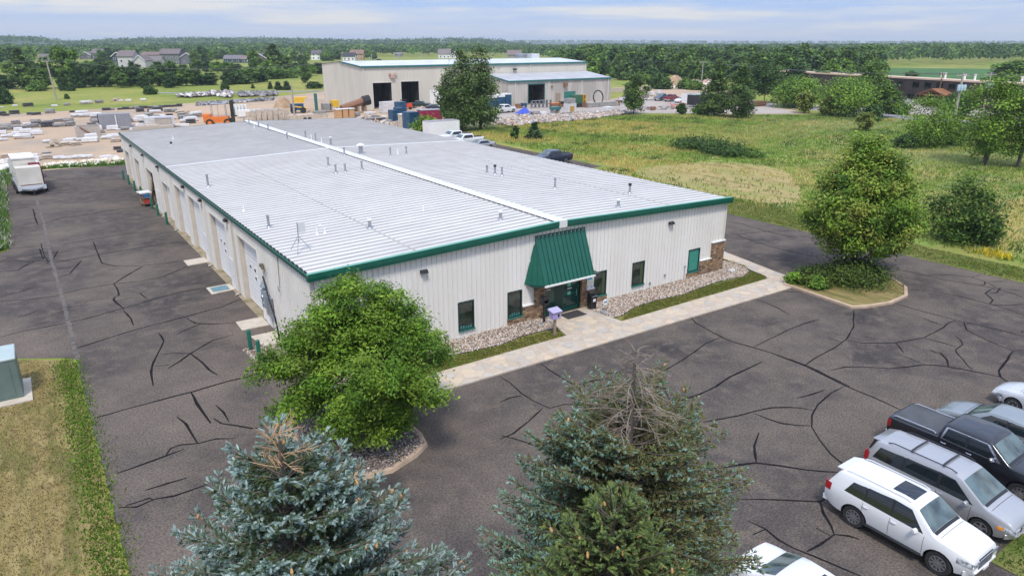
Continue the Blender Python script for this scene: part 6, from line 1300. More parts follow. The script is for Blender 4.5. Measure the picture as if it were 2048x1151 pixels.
# distant ridges, far beyond, with their tree cover
def ridge(nm, d0, depth, prof, seed, nt_, m):
    rg = np.random.default_rng(seed); pxs = np.arange(-300,2400,25.); rows = 7; V = []; 
    for j in range(rows):
        t = j/(rows-1); 
        for p in pxs:
            ang = YAW+math.atan((p-1024)/FPX*.93); d = d0+depth*(t-.5); h = float(np.interp(p, prof[0], prof[1]))*math.sin(math.pi*t)**.8 + (rg.uniform(-.6,.6) if 0<j<rows-1 else 0)
            V.append((CAM[0]+math.sin(ang)*d, CAM[1]+math.cos(ang)*d, h-.8))
    n_ = len(pxs); F = [(j*n_+i, j*n_+i+1, (j+1)*n_+i+1, (j+1)*n_+i) for j in range(rows-1) for i in range(n_-1)]
    o = npmesh(nm, np.array(V), np.array(F), m, smooth=True); tag(o, kind='structure')
    ii = rg.uniform(0, n_-1.01, nt_); jj = rg.uniform(1.2, rows-2, nt_); Vv = np.array(V).reshape(rows, n_, 3); a = Vv[jj.astype(int), ii.astype(int)]; b_ = Vv[jj.astype(int)+1, ii.astype(int)+1]; fr = rg.uniform(0,1,(nt_,3)); c = a*(1-fr)+b_*fr
    c[:,2] = np.maximum(a[:,2],0)*.5+np.maximum(b_[:,2],0)*.5; k = 12
    P = np.repeat(c, k, 0)+rg.normal(size=(nt_*k,3))*np.array([5,5,2.2]); P[:,2] += rg.uniform(3,9,nt_*k)
    keepm = np.repeat(c[:,2] > 1.5, k); P = P[keepm]
    V2,F2 = leaf_quads(P, rg.normal(size=P.shape)+np.array([0,0,.6]), 2.6, rg, .8)
    cc = np.repeat(palette(rg, len(P), PAL['mid']+PAL['dark'], .2), 4, 0); tag(npmesh('ridge_wood', V2, F2, M_leaf, colr=cc), kind='stuff')
ridge('hills', 2300, 900, ([-300,60,120,250,330,420,520,640,780,900,960,1010,1100,2400],[20,18,6,14,17,16,17,13,12,17,14,6,-4,-4]), 5, 3200, mat('wooded_hill',(.03,.06,.02),(.05,.09,.03),scale=.02,world=True))
ridge('hills', 4200, 1400, ([-300,0,60,130,300,700,1000,1150,1250,1380,1500,2400],[34,30,31,8,8,8,12,14,12,10,8,6]), 6, 1500, mat('wooded_hill',(.03,.06,.02)))
for o in list(PM.values())+PF:
    for c in list(o.children): bpy.data.objects.remove(c)
    bpy.data.objects.remove(o)
# ---------------------------------------------------------------- stone yard buildings
M_tan = mat('tan_metal_wall', (.56,.52,.44), (.61,.57,.49), rough=.55, scale=.4, stretch=(1,1,.2)); M_tan2 = mat('grey_tan_metal_wall', (.40,.365,.32), (.50,.46,.41), rough=.6, scale=.5, stretch=(1,1,.25), contrast=(.4,.6))
M_rfl = mat('pale_metal_roof', (.50,.52,.54), (.60,.61,.62), rough=.5, scale=.3); M_rfd = mat('grey_metal_roof', (.36,.36,.37), (.44,.44,.44), rough=.55, scale=.3)
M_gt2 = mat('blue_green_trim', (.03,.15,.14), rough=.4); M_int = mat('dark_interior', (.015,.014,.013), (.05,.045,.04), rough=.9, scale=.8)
TB = thing('tall_shed', 'tall tan metal building with two open bays and a flat pale roof', 'industrial building', (0,0,0))
X0,X1,Y0,Y1,EH,RH = 60.6,131.3,134.0,160.5,10.1,11.0
def place_ribwall(L, topf, opens, f, m, parent, rib=.9, nm='wall'):
    return ribwall(L, topf, opens, f, rib=rib, rw=.14, rd=.05).build(nm, m, parent, fix=False)
bays = [(2.6,7.6,0,6.2),(10.2,15.2,0,6.3)]
place_ribwall(X1-X0, lambda u: EH, bays+[(18.2,22.0,0,4.2),(23.2,24.8,2.6,3.9)], lambda u,d,z:(X0+u,Y0-d,z), M_tan, TB)
place_ribwall(Y1-Y0, lambda u: EH+(RH-EH)*(1-abs(u-(Y1-Y0)/2)/((Y1-Y0)/2)), [], lambda u,d,z:(X0-d,Y0+u,z), M_tan, TB)
place_ribwall(Y1-Y0, lambda u: EH+(RH-EH)*(1-abs(u-(Y1-Y0)/2)/((Y1-Y0)/2)), [], lambda u,d,z:(X1+d,Y0+u,z), M_tan, TB)
place_ribwall(X1-X0, lambda u: EH, [], lambda u,d,z:(X0+u,Y1+d,z), M_tan, TB)
YM = (Y0+Y1)/2
b = MB(); b.add([(X0-.2,Y0-.25,EH+.02),(X1+.2,Y0-.25,EH+.02),(X1+.2,YM,RH+.05),(X0-.2,YM,RH+.05),(X0-.2,Y1+.25,EH+.02),(X1+.2,Y1+.25,EH+.02)],[(0,1,2,3),(3,2,5,4)]); b.build('roof', M_rfl, TB, fix=False)
b = MB(); b.box(X0-.2,X1+.2,Y0-.34,Y0-.26,EH-.35,EH+.12); b.build('eave_trim', M_gt2, TB)
b = MB()
b.hexa([(X0-.3,Y0-.25,EH-.3),(X0-.21,Y0-.25,EH-.3),(X0-.21,YM,RH-.25),(X0-.3,YM,RH-.25),(X0-.3,Y0-.25,EH+.1),(X0-.21,Y0-.25,EH+.1),(X0-.21,YM,RH+.12),(X0-.3,YM,RH+.12)]); b.build('rake_trim', M_gt2, TB)
for i,(a,c,z0,z1) in enumerate(bays):
    b = MB(); b.box(X0+a-.25,X0+a-.01,Y0-.1,Y0+.2,0,z1+.2); b.box(X0+c+.01,X0+c+.25,Y0-.1,Y0+.2,0,z1+.2); b.box(X0+a,X0+c,Y0-.1,Y0+.2,z1+.01,z1+.2); o = b.build('bay_door', M_walltrim, TB)
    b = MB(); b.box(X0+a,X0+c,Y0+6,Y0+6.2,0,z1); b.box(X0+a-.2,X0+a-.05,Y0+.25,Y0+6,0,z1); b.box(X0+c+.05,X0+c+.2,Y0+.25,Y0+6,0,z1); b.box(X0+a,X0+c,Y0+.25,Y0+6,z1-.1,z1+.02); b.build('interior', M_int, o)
b = MB(); b.box(X0+18.2,X0+22,Y0+.1,Y0+.2,0,4.2); 
for k in range(6): b.box(X0+18.25,X0+21.95,Y0+.07,Y0+.1,.1+k*.68,.7+k*.68)
b.build('garage_door', M_white, TB); b = MB(); b.box(X0+23.2,X0+24.8,Y0+.05,Y0+.1,2.6,3.9); b.build('window', M_glass, TB)
for xx in (.3,26,50,70.2):
    b = MB(); b.box(X0+xx-.1,X0+xx+.1,Y0-.22,Y0-.06,.2,EH-.36); b.build('downspout', M_walltrim, TB)
b = MB(); b.box(X0+7,X0+9,Y0-.5,Y0-.06,8.0,8.4); b.box(X0+7.3,X0+8.4,Y0-.6,Y0-.1,7.3,7.9); b.build('wall_unit', mat('orange_white_unit',(.6,.55,.5),(.5,.2,.12),rough=.6,scale=1.5), TB)
for i,xx in enumerate((10,18,25,31,48,52,58)):
    b = MB(); b.lathe([(.09,0),(.09,1.5),(.2,1.52),(.2,1.75)], 8, c=(X0+xx,YM+3,RH-.2)); b.build('roof_stack', M_steel, TB)
b = MB(); b.lathe([(1.6,0),(1.6,.9),(1.9,.95),(1.9,1.5)], 14, c=(X0+58,YM+2,RH-.1)); b.build('roof_vent', M_steel, TB)
b = MB(); b.box(X0+61,X0+64,YM+1,YM+3,RH-.1,RH+1.3); b.build('roof_unit', M_rfl, TB)
AN = thing('low_annex', 'low weathered grey tan annex with an open bay and a teal door', 'industrial building', (0,0,0))
A0,A1,AY0,AY1,AE,AR = 95.8,130.9,122.7,133.9,6.15,7.6
aop = [(6.2,11.4,0,5.1),(18.2,22.2,0,2.9)]
place_ribwall(A1-A0, lambda u: AE, aop, lambda u,d,z:(A0+u,AY0-d,z), M_tan2, AN)
place_ribwall(AY1-AY0, lambda u: AE+(AR-AE)*u/(AY1-AY0), [], lambda u,d,z:(A0-d,AY0+u,z), M_tan2, AN); place_ribwall(AY1-AY0, lambda u: AE+(AR-AE)*u/(AY1-AY0), [], lambda u,d,z:(A1+d,AY0+u,z), M_tan2, AN)
b = MB(); b.add([(A0-.2,AY0-.25,AE+.03),(A1+.2,AY0-.25,AE+.03),(A1+.2,AY1,AR+.03),(A0-.2,AY1,AR+.03)],[(0,1,2,3)]); b.build('roof', M_rfd, AN, fix=False)
b = MB(); b.box(A0-.2,A1+.2,AY0-.34,AY0-.26,AE-.3,AE+.12); b.build('eave_trim', M_gt2, AN)
b = MB(); b.hexa([(A0-.28,AY0-.25,AE-.3),(A0-.21,AY0-.25,AE-.3),(A0-.21,AY1,AR-.3),(A0-.28,AY1,AR-.3),(A0-.28,AY0-.25,AE+.12),(A0-.21,AY0-.25,AE+.12),(A0-.21,AY1,AR+.12),(A0-.28,AY1,AR+.12)]); b.build('rake_trim', M_gt2, AN)
b = MB(); a,c,_,z1 = aop[0]; b.box(A0+a-.22,A0+a-.01,AY0-.1,AY0+.1,0,z1+.25); b.box(A0+c+.01,A0+c+.2,AY0-.1,AY0+.1,0,z1+.25); b.box(A0+a,A0+c,AY0-.1,AY0+.1,z1+.01,z1+.25); o = b.build('bay_door', M_gt2, AN)
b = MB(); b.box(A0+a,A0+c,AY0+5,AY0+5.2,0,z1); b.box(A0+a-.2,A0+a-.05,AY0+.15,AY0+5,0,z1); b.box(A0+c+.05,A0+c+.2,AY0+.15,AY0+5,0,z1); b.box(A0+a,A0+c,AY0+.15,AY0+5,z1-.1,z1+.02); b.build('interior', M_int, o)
b = MB(); a,c,_,z1 = aop[1]; b.box(A0+a,A0+c,AY0+.05,AY0+.15,0,z1); 
for k in range(4): b.box(A0+a+.05,A0+c-.05,AY0+.02,AY0+.05,.1+k*.7,.68+k*.7)
b.build('garage_door', mat('teal_door',(.02,.16,.12),(.03,.20,.16),rough=.5), AN)
b = MB(); b.box(A0+15.3,A0+16.9,AY0-.12,AY0-.055,0,2.6); b.build('side_door', mat('tan_door',(.30,.24,.17),rough=.7), AN)
for xx in (2.0,12.8,24.3,34.0):
    b = MB(); b.box(A0+xx-.1,A0+xx+.1,AY0-.22,AY0-.06,.2,AE-.31); b.build('downspout', M_walltrim, AN)
b = MB(); b.box(A0+17.8,A0+18.9,AY0-.7,AY0-.06,4.3,5.2); b.box(A0+13.7,A0+14.1,AY0-.4,AY0-.06,4.2,4.6); b.build('wall_unit', M_rust, AN)
b = MB(); b.box(A0+9,A0+10,AY1-.6,AY1-.1,AR+.8,AR+1.2); b.build('wall_lamp', M_black, AN)
# large hoop leaning on the annex
x, y = G(1196,208); b = MB(); b.tube([(1.7*math.cos(t*math.pi/10), .25*math.sin(t*math.pi/10), 1.75+1.7*math.sin(t*math.pi/10)) for t in range(21)], .17, 6, cap=False); o = b.build('hoop', M_black, None, smooth=1); o.location = (x,y,0); tag(o,'large black hoop leaning against the annex wall','hoop')
# ---------------------------------------------------------------- dark two storey building across the street
M_choc = mat('chocolate_block_wall', (.050,.036,.034), (.070,.052,.048), rough=.85, scale=.6); M_peach = mat('peach_parapet', (.62,.44,.32), (.68,.50,.38), rough=.7, scale=.5)
M_tim = mat('brown_timber', (.20,.085,.035), (.27,.12,.05), rough=.7, scale=2)
pA, pB = Vector((206.5,134.0)), Vector((170.5,-16.0)); dr = (pB-pA).normalized(); nr = Vector((dr.y,-dr.x)); 
if (Vector((-10,-31))-pA).dot(nr) < 0: nr = -nr
LB = (pB-pA).length; DB = thing('office_block', 'long dark brown two storey block with a peach parapet and a timber porch', 'office building', (pA.x,pA.y,0))
fD = lambda u,d,z: (dr.x*u+nr.x*d, dr.y*u+nr.y*d, z)
ud = lambda px, py: (Vector(G(px,py))-pA).dot(dr)
def wallu(px):     # u along the facade seen at column px
    lo, hi = 0, LB
    for _ in range(40):
        m_ = (lo+hi)/2; p = pA+dr*m_
        if PJ(p.x,p.y,3)[0] < px: lo = m_
        else: hi = m_
    return lo
ops = []
for px in (1777,1797,1829,1853,1876,1901,1722,1700): u = wallu(px); ops.append((u-1.0,u+1.0,4.1,5.5))
for px in (1779,1797,1823,1842): u = wallu(px); ops.append((u-1.0,u+1.0,.9,2.3))
ops.sort(); mb = MB(); u0 = 0
us = sorted(set([0,LB]+[o[0] for o in ops]+[o[1] for o in ops]))
for a, c in zip(us[:-1], us[1:]):
    z = 0; mid = (a+c)/2
    for o in sorted([o for o in ops if o[0]<mid<o[1]], key=lambda o:o[2]):
        mb.add([fD(a,0,z),fD(c,0,z),fD(c,0,o[2]),fD(a,0,o[2])],[(0,1,2,3)]); z = o[3]
    mb.add([fD(a,0,z),fD(c,0,z),fD(c,0,6.2),fD(a,0,6.2)],[(0,1,2,3)])
mb.add([fD(0,0,0),fD(0,-10,0),fD(0,-10,6.2),fD(0,0,6.2)],[(0,1,2,3)]); mb.add([fD(LB,0,0),fD(LB,-10,0),fD(LB,-10,6.2),fD(LB,0,6.2)],[(0,1,2,3)]); mb.add([fD(0,-10,0),fD(LB,-10,0),fD(LB,-10,6.2),fD(0,-10,6.2)],[(0,1,2,3)])
mb.build('wall', M_choc, DB, fix=False)
for (a,c,z0,z1) in ops:
    mb = MB(); mb.hexa([fD(a,-.2,z0),fD(c,-.2,z0),fD(c,.04,z0),fD(a,.04,z0),fD(a,-.2,z0+.1),fD(c,-.2,z0+.1),fD(c,.04,z0+.1),fD(a,.04,z0+.1)]); w_ = mb.build('window', M_choc, DB)
    mb = MB(); mb.add([fD(a,-.15,z0),fD(c,-.15,z0),fD(c,-.15,z1),fD(a,-.15,z1)],[(0,1,2,3)]); mb.build('pane', M_glass, w_, fix=False)
mb = MB(); mb.hexa([fD(-.1,.12,6.2),fD(LB+.1,.12,6.2),fD(LB+.1,-.3,6.2),fD(-.1,-.3,6.2),fD(-.1,.12,6.6),fD(LB+.1,.12,6.6),fD(LB+.1,-.3,6.6),fD(-.1,-.3,6.6)]); mb.build('parapet', M_peach, DB)
mb = MB(); mb.add([fD(0,-.31,6.3),fD(LB,-.31,6.3),fD(LB,-10,6.3),fD(0,-10,6.3)],[(0,1,2,3)]); mb.build('roof', M_peach, DB, fix=False)
for px in (1845,1852,1890,1910,2002): 
    u = wallu(px); mb = MB(); c = fD(u,-6,6.3); mb.lathe([(.25,0),(.25,1.3),(.4,1.35),(.4,1.6)], 8, c=c); mb.build('roof_vent', M_white, DB)
uP = wallu(1884); P_ = lambda u,d,z: fD(uP+u,d,z)
mb = MB(); mb.add([P_(-4,.1,2.7),P_(0,.1,4.1),P_(4,.1,2.7),P_(-4,4,2.7),P_(0,4,4.1),P_(4,4,2.7),P_(-4,.1,2.95),P_(0,.1,4.4),P_(4,.1,2.95),P_(-4,4,2.95),P_(0,4,4.4),P_(4,4,2.95)],[(0,1,4,3),(1,2,5,4),(6,9,10,7),(7,10,11,8),(0,3,9,6),(2,8,11,5),(3,4,10,9),(4,5,11,10)]); po = mb.build('porch', M_tim, DB)
for u in (-3.4,-1.3,1.3,3.4):
    mb = MB(); mb.tube([P_(u,3.7,0),P_(u,3.7,2.75)], .18, 6); mb.build('post', M_tim, po)
mb = MB(); mb.tube([P_(-3.7,3.8,2.75),P_(3.7,3.8,2.75)], .13, 5); mb.tube([P_(-1.9,3.8,2.75),P_(0,3.8,4.1),P_(1.9,3.8,2.75)], .11, 5); mb.tube([P_(0,3.8,2.75),P_(0,3.8,4.1)], .1, 5); mb.build('truss', M_tim, po)
mb = MB(); mb.hexa([P_(-1.6,.02,0),P_(1.6,.02,0),P_(1.6,.1,0),P_(-1.6,.1,0),P_(-1.6,.02,2.5),P_(1.6,.02,2.5),P_(1.6,.1,2.5),P_(-1.6,.1,2.5)]); mb.build('entrance_door', M_glass, po)
flw = tufts('white_flowers', [G(*q) for q in [(1770,203),(1905,210),(1900,214),(1770,207)]], 900, .5,1.1, [(.65,.65,.6),(.5,.55,.45),(.12,.2,.06)], 15, wd=.14, blades=4, spread=.3)
# ---------------------------------------------------------------- houses beyond the hedge
def house(label, px0, px1, base, eave, ridge_, wallc, roofc, parts=1, garage=False, seed=0, gable_front=False, trim=(.75,.75,.73)):
    x0, y0 = G(px0, base); x1, y1 = G(px1, base); wv = Vector((x1-x0, y1-y0)); W_ = wv.length; d = wv.normalized(); n_ = Vector((-d.y, d.x)); D_ = W_*.6 if parts == 1 else 10
    cx, cy = (x0+x1)/2, (y0+y1)/2; eh = HT(cx,cy,eave); rh = HT(cx,cy,ridge_); D_ = min(D_, 12); ang = math.atan2(d.y, d.x)
    t = thing('house', label, 'house', (x0,y0,0), ang)
    mw = mat('siding_%02x%02x%02x' % tuple(int(c*255) for c in wallc), wallc, tuple(c*1.1 for c in wallc), rough=.7, scale=.5); mrf = mat('shingles_%02x%02x%02x' % tuple(int(c*255) for c in roofc), roofc, tuple(c*1.25 for c in roofc), rough=.9, scale=1.2)
    mtrim = mat('white_house_trim', (.75,.75,.73))
    def block(a, c, f, bk, eh_, rh_, front):
        b = MB(); 
        if front:   # ridge runs front to back, gable faces us
            m_ = (a+c)/2; b.add([(a,f,0),(c,f,0),(c,bk,0),(a,bk,0),(a,f,eh_),(c,f,eh_),(c,bk,eh_),(a,bk,eh_),(m_,f,rh_),(m_,bk,rh_)],[(0,1,5,8,4),(1,2,6,5),(2,3,7,9,6),(3,0,4,7)]); b.build('wall', mw, t)
            b = MB(); o_ = .5; s_ = (rh_-eh_)/((c-a)/2); k = .35
            b.add([(a-o_,f-o_,eh_-s_*o_),(m_,f-o_,rh_),(c+o_,f-o_,eh_-s_*o_),(a-o_,bk+o_,eh_-s_*o_),(m_,bk+o_,rh_),(c+o_,bk+o_,eh_-s_*o_)]+[(a-o_,f-o_,eh_-s_*o_+k),(m_,f-o_,rh_+k),(c+o_,f-o_,eh_-s_*o_+k),(a-o_,bk+o_,eh_-s_*o_+k),(m_,bk+o_,rh_+k),(c+o_,bk+o_,eh_-s_*o_+k)],[(0,1,4,3),(1,2,5,4),(6,9,10,7),(7,10,11,8),(0,6,7,1),(1,7,8,2),(3,4,10,9),(4,5,11,10),(0,3,9,6),(2,8,11,5)]); b.build('roof', mrf, t)
            b = MB(); b.hexa([(a-o_,f-o_-.12,eh_-s_*o_-.1),(m_,f-o_-.12,rh_-.1),(m_,f-o_-.01,rh_-.1),(a-o_,f-o_-.01,eh_-s_*o_-.1),(a-o_,f-o_-.12,eh_-s_*o_+k),(m_,f-o_-.12,rh_+k),(m_,f-o_-.01,rh_+k),(a-o_,f-o_-.01,eh_-s_*o_+k)]); b.hexa([(m_,f-o_-.12,rh_-.1),(c+o_,f-o_-.12,eh_-s_*o_-.1),(c+o_,f-o_-.01,eh_-s_*o_-.1),(m_,f-o_-.01,rh_-.1),(m_,f-o_-.12,rh_+k),(c+o_,f-o_-.12,eh_-s_*o_+k),(c+o_,f-o_-.01,eh_-s_*o_+k),(m_,f-o_-.01,rh_+k)]); b.build('gable_trim', mtrim, t)
        else:
            m_ = (f+bk)/2; b.add([(a,f,0),(c,f,0),(c,bk,0),(a,bk,0),(a,f,eh_),(c,f,eh_),(c,bk,eh_),(a,bk,eh_),(a,m_,rh_),(c,m_,rh_)],[(0,1,5,4),(1,2,6,9,5),(2,3,7,6),(3,0,4,8,7)]); b.build('wall', mw, t)
            b = MB(); o_ = .5; k = .3; b.add([(a-o_,f-o_,eh_-.2),(c+o_,f-o_,eh_-.2),(c+o_,m_,rh_),(a-o_,m_,rh_),(a-o_,bk+o_,eh_-.2),(c+o_,bk+o_,eh_-.2)]+[(a-o_,f-o_,eh_-.2+k),(c+o_,f-o_,eh_-.2+k),(c+o_,m_,rh_+k),(a-o_,m_,rh_+k),(a-o_,bk+o_,eh_-.2+k),(c+o_,bk+o_,eh_-.2+k)],[(0,1,2,3),(3,2,5,4),(6,7,8,9),(9,8,11,10),(0,1,7,6),(4,5,11,10),(0,6,9,3),(3,9,10,4),(1,2,8,7),(2,5,11,8)]); b.build('roof', mrf, t)
    rr = random.Random(seed)
    if parts == 1: block(0, W_, 0, D_, eh, rh, gable_front); spans = [(0,W_,eh)]
    else:
        s = W_*(.58 if seed%2 else .45); block(0, s, 0, D_, eh*(1 if seed%2 else .66), rh*(1 if seed%2 else .72), not gable_front); block(s+.02, W_, 1.2, D_+1, eh*(.66 if seed%2 else 1), rh*(.74 if seed%2 else 1), gable_front); spans = [(0,s,eh),(s,W_,eh)]
    for (a,c,e_) in spans:
        n = max(1,int((c-a)/3.4))
        for fl in range(2 if eh > 4.3 else 1):
            for k in range(n):
                xx = a+(c-a)*(k+.5)/n; z_ = .9+fl*2.8; yf = 0 if a == 0 else 1.2
                if z_+1.2 > (eh*.66 if parts > 1 and ((a == 0) != bool(seed%2)) else eh): continue
                b = MB(); b.box(xx-.75,xx+.75,yf-.08,yf-.01,z_,z_+1.35); w_ = b.build('window', mtrim, t); b = MB(); b.box(xx-.6,xx+.6,yf-.1,yf-.081,z_+.12,z_+1.23); b.build('pane', M_glass, w_)
    if garage:
        b = MB(); b.box(W_*.62,W_*.9,(1.2 if parts>1 else 0)-.1,(1.2 if parts>1 else 0)-.01,0,2.4); b.build('garage_door', mtrim, t)
    return t
gy, wh_, bl, br_ = (.16,.17,.18), (.58,.57,.55), (.05,.075,.10), (.17,.12,.10)
house('low brown grey house left of the big tree by the power pole', 80, 111, 124, 114.5, 108.5, (.42,.40,.38), (.13,.11,.105), seed=1)
house('two part dark grey house with a stepped roof on the left', 160, 211, 119, 106, 98.5, (.14,.13,.14), (.14,.12,.12), parts=2, seed=2)
house('dark blue house half behind the large pale house', 226, 248, 131, 113, 105, (.04,.055,.07), (.13,.11,.11), seed=1, gable_front=True)
house('large pale grey house with a broad gable in the left group', 238, 290, 137, 113, 102, (.47,.45,.44), (.14,.115,.11), parts=2, seed=3, gable_front=True)
house('low house with a wide grey roof in the middle of the left group', 284, 322, 135, 124, 113, (.42,.40,.39), (.15,.135,.13), seed=1, garage=True)
house('brown roofed house behind the middle of the left group', 284, 324, 126, 110, 104.5, (.25,.23,.22), (.16,.11,.10), seed=5)
house('slate grey house with white trimmed gables in the left group', 322, 388, 129, 108, 98.5, (.13,.135,.15), (.135,.11,.105), parts=2, seed=5, gable_front=True)
house('long low blue house left of the brown gabled house', 448, 481, 126, 118, 111, bl, (.14,.13,.14), seed=1, gable_front=False)
house('brown roofed low house joined behind the blue one', 482, 506, 126, 118.5, 112, bl, (.17,.13,.12), seed=1)
house('dark brown house with a tall gable behind the dense tree mound', 497, 543, 135, 122, 107.5, (.12,.085,.085), (.10,.085,.085), seed=1, gable_front=True)
house('white house with twin gables left of the yellow brick one', 623, 655, 120, 108, 101, (.72,.71,.70), (.10,.085,.09), parts=2, seed=3, gable_front=True)
house('white gabled house with a dark roof just left of the yellow brick one', 686, 710, 122, 113, 106, (.70,.69,.68), (.04,.04,.05), seed=1, gable_front=False)
house('tan brick house behind the dark roofed white one', 701, 727, 120, 108, 100.5, (.40,.26,.14), (.20,.12,.09), seed=1)
house('small grey house at the wood edge above the tall building', 790, 804, 114, 108.5, 105.5, (.25,.25,.26), (.16,.15,.15), seed=1)
house('white house with a sloping grey roof behind the poplars', 877, 918, 117, 108, 98.5, (.66,.65,.63), (.17,.14,.135), parts=2, seed=3, gable_front=True)
house('brown roofed house in the trees right of the poplars', 1015, 1042, 116, 110, 101, (.30,.26,.24), (.17,.13,.12), seed=1)
x, y = G(402,139)
b = MB(); b.box(-6,6,-1.5,1.5,.8,4.2); o = b.build('box_trailer', mat('black_box',(.02,.02,.022),rough=.5), None, bevel=.1); o.location = (x,y,0); o.rotation_euler = (0,0,-.3); tag(o,'black enclosed trailer on the lot below the white trimmed house','trailer')
for i,(px,py,pp,lb) in enumerate([(420,136,P_navy,'dark car at the end of the lot beside the black trailer'),(440,138,P_black,'black car on the house lot right of the white tarp'),(649,121,P_red,'red car parked before the twin gabled white house'),(758,121,P_black,'dark vehicle on the grass right of the tan brick house')]):
    x,y = G(px,py); done(vehicle('distant_car', lb, 'car', (x,y,0), R_(-20), spec_sedan(pp, lod=1, doors=[])))
# ---------------------------------------------------------------- poles and wires
M_pole = mat('weathered_pole', (.30,.27,.23), (.38,.34,.29), rough=.9, scale=3, stretch=(1,1,.2)); M_wire = mat('wire', (.10,.105,.11), rough=.6); M_brownp = mat('brown_pole',(.13,.07,.045),(.2,.11,.07),rough=.9)
def pole(label, px, py, top, arms=1, tf=False, m=None, lean=0, r=.17):
    x, y = G(px, py); h = HT(x, y, top); t = thing('power_pole', label, 'power pole', (x,y,0), -YAW); m = m or M_pole
    b = MB(); b.lathe([(r*1.25,0),(r*.8,h)], 8); b.build('pole', m, t, smooth=1)
    for k in range(arms):
        b = MB(); b.box(-1.3,1.3,-.08,.08,h-.6-k*1.1,h-.42-k*1.1); ar = b.build('crossarm', m, t)
        for s in (-1.15,-.5,.5,1.15):
            b = MB(); b.lathe([(.07,h-.42-k*1.1),(.05,h-.12-k*1.1)], 6, c=(s,0,0)); b.build('insulator', M_steel, ar)
    if tf:
        for s in (-.62,0.0,.62):
            b = MB(); b.lathe([(.28,h-3.6),(.30,h-3.5),(.30,h-2.5),(.22,h-2.35)], 12, c=(s,-.4,0)); b.build('transformer_can', mat('pale_blue_can',(.38,.50,.55),rough=.5), t, smooth=.8)
    t.rotation_euler = (0, lean, -YAW); return (x,y,h)
q1 = pole('leaning wooden power pole at the left beyond the stone yard', 113, 200, 119, 1, lean=-.05, r=.2)
q2 = pole('short grey pole standing behind the warehouse ridge', 590, 243, 170, 0, r=.19)
q3 = pole('slim power pole beside the boulder heap', 1402, 176, 122, 1)
q4 = pole('brown pole left of the tall transformer pole', 1873, 211, 144, 1, m=M_brownp, r=.16)
q5 = pole('tall grey pole with three transformers in front of the dark building', 1908, 240, 146, 1, tf=True, r=.24)
q6 = pole('grey transformer pole seen above the meadow trees', 1966, 222, 145, 1, tf=True, r=.2)
q7 = pole('thin pole at the corner of the annex', 1118, 146, 119, 0, r=.14)
def wire(label, a, c, sag, r=.05):
    pts = []; 
    for i in range(17):
        t = i/16; pts.append((a[0]+(c[0]-a[0])*t, a[1]+(c[1]-a[1])*t, a[2]+(c[2]-a[2])*t-sag*4*t*(1-t)))
    b = MB(); b.tube(pts, r, 4); tag(b.build('power_line', M_wire), label, 'power line')
Z = lambda q, dz=-.15: (q[0], q[1], q[2]+dz)
lft = (*G(-700,222), 9.5); ex = (*G(640,176), 8.6)
wire('power line running left out of view from the leaning pole', Z(q1), lft, 1.0); wire('power line crossing from the leaning pole to the tall tan building', Z(q1), (X0+2,Y0+12,11.2), 2.2)
wire('power line from the annex corner pole to the slim pole by the boulder heap', Z(q7), Z(q3), .6); wire('power line from the slim pole down to the transformer pole', Z(q3), Z(q5), 1.2); wire('power line from the slim pole to the brown pole', Z(q3), Z(q4,-.3), 1.2)
wire('power line between the two transformer poles', Z(q5), Z(q6), .3); wire('power line leaving the right edge from the transformer pole', Z(q6), (*G(2400,235), 8.5), .8)
b = MB(); p0 = G(-100,130); p1 = G(36,127)
b.hexa([(*p0,0),(*p1,0),(p1[0],p1[1]+.3,0),(p0[0],p0[1]+.3,0),(*p0,3.2),(*p1,3.2),(p1[0],p1[1]+.3,3.2),(p0[0],p0[1]+.3,3.2)]); tag(b.build('metal_fence', mat('pale_fence',(.42,.43,.44),(.50,.5,.5),scale=.3)),'long pale metal fence at the far left edge','fence')
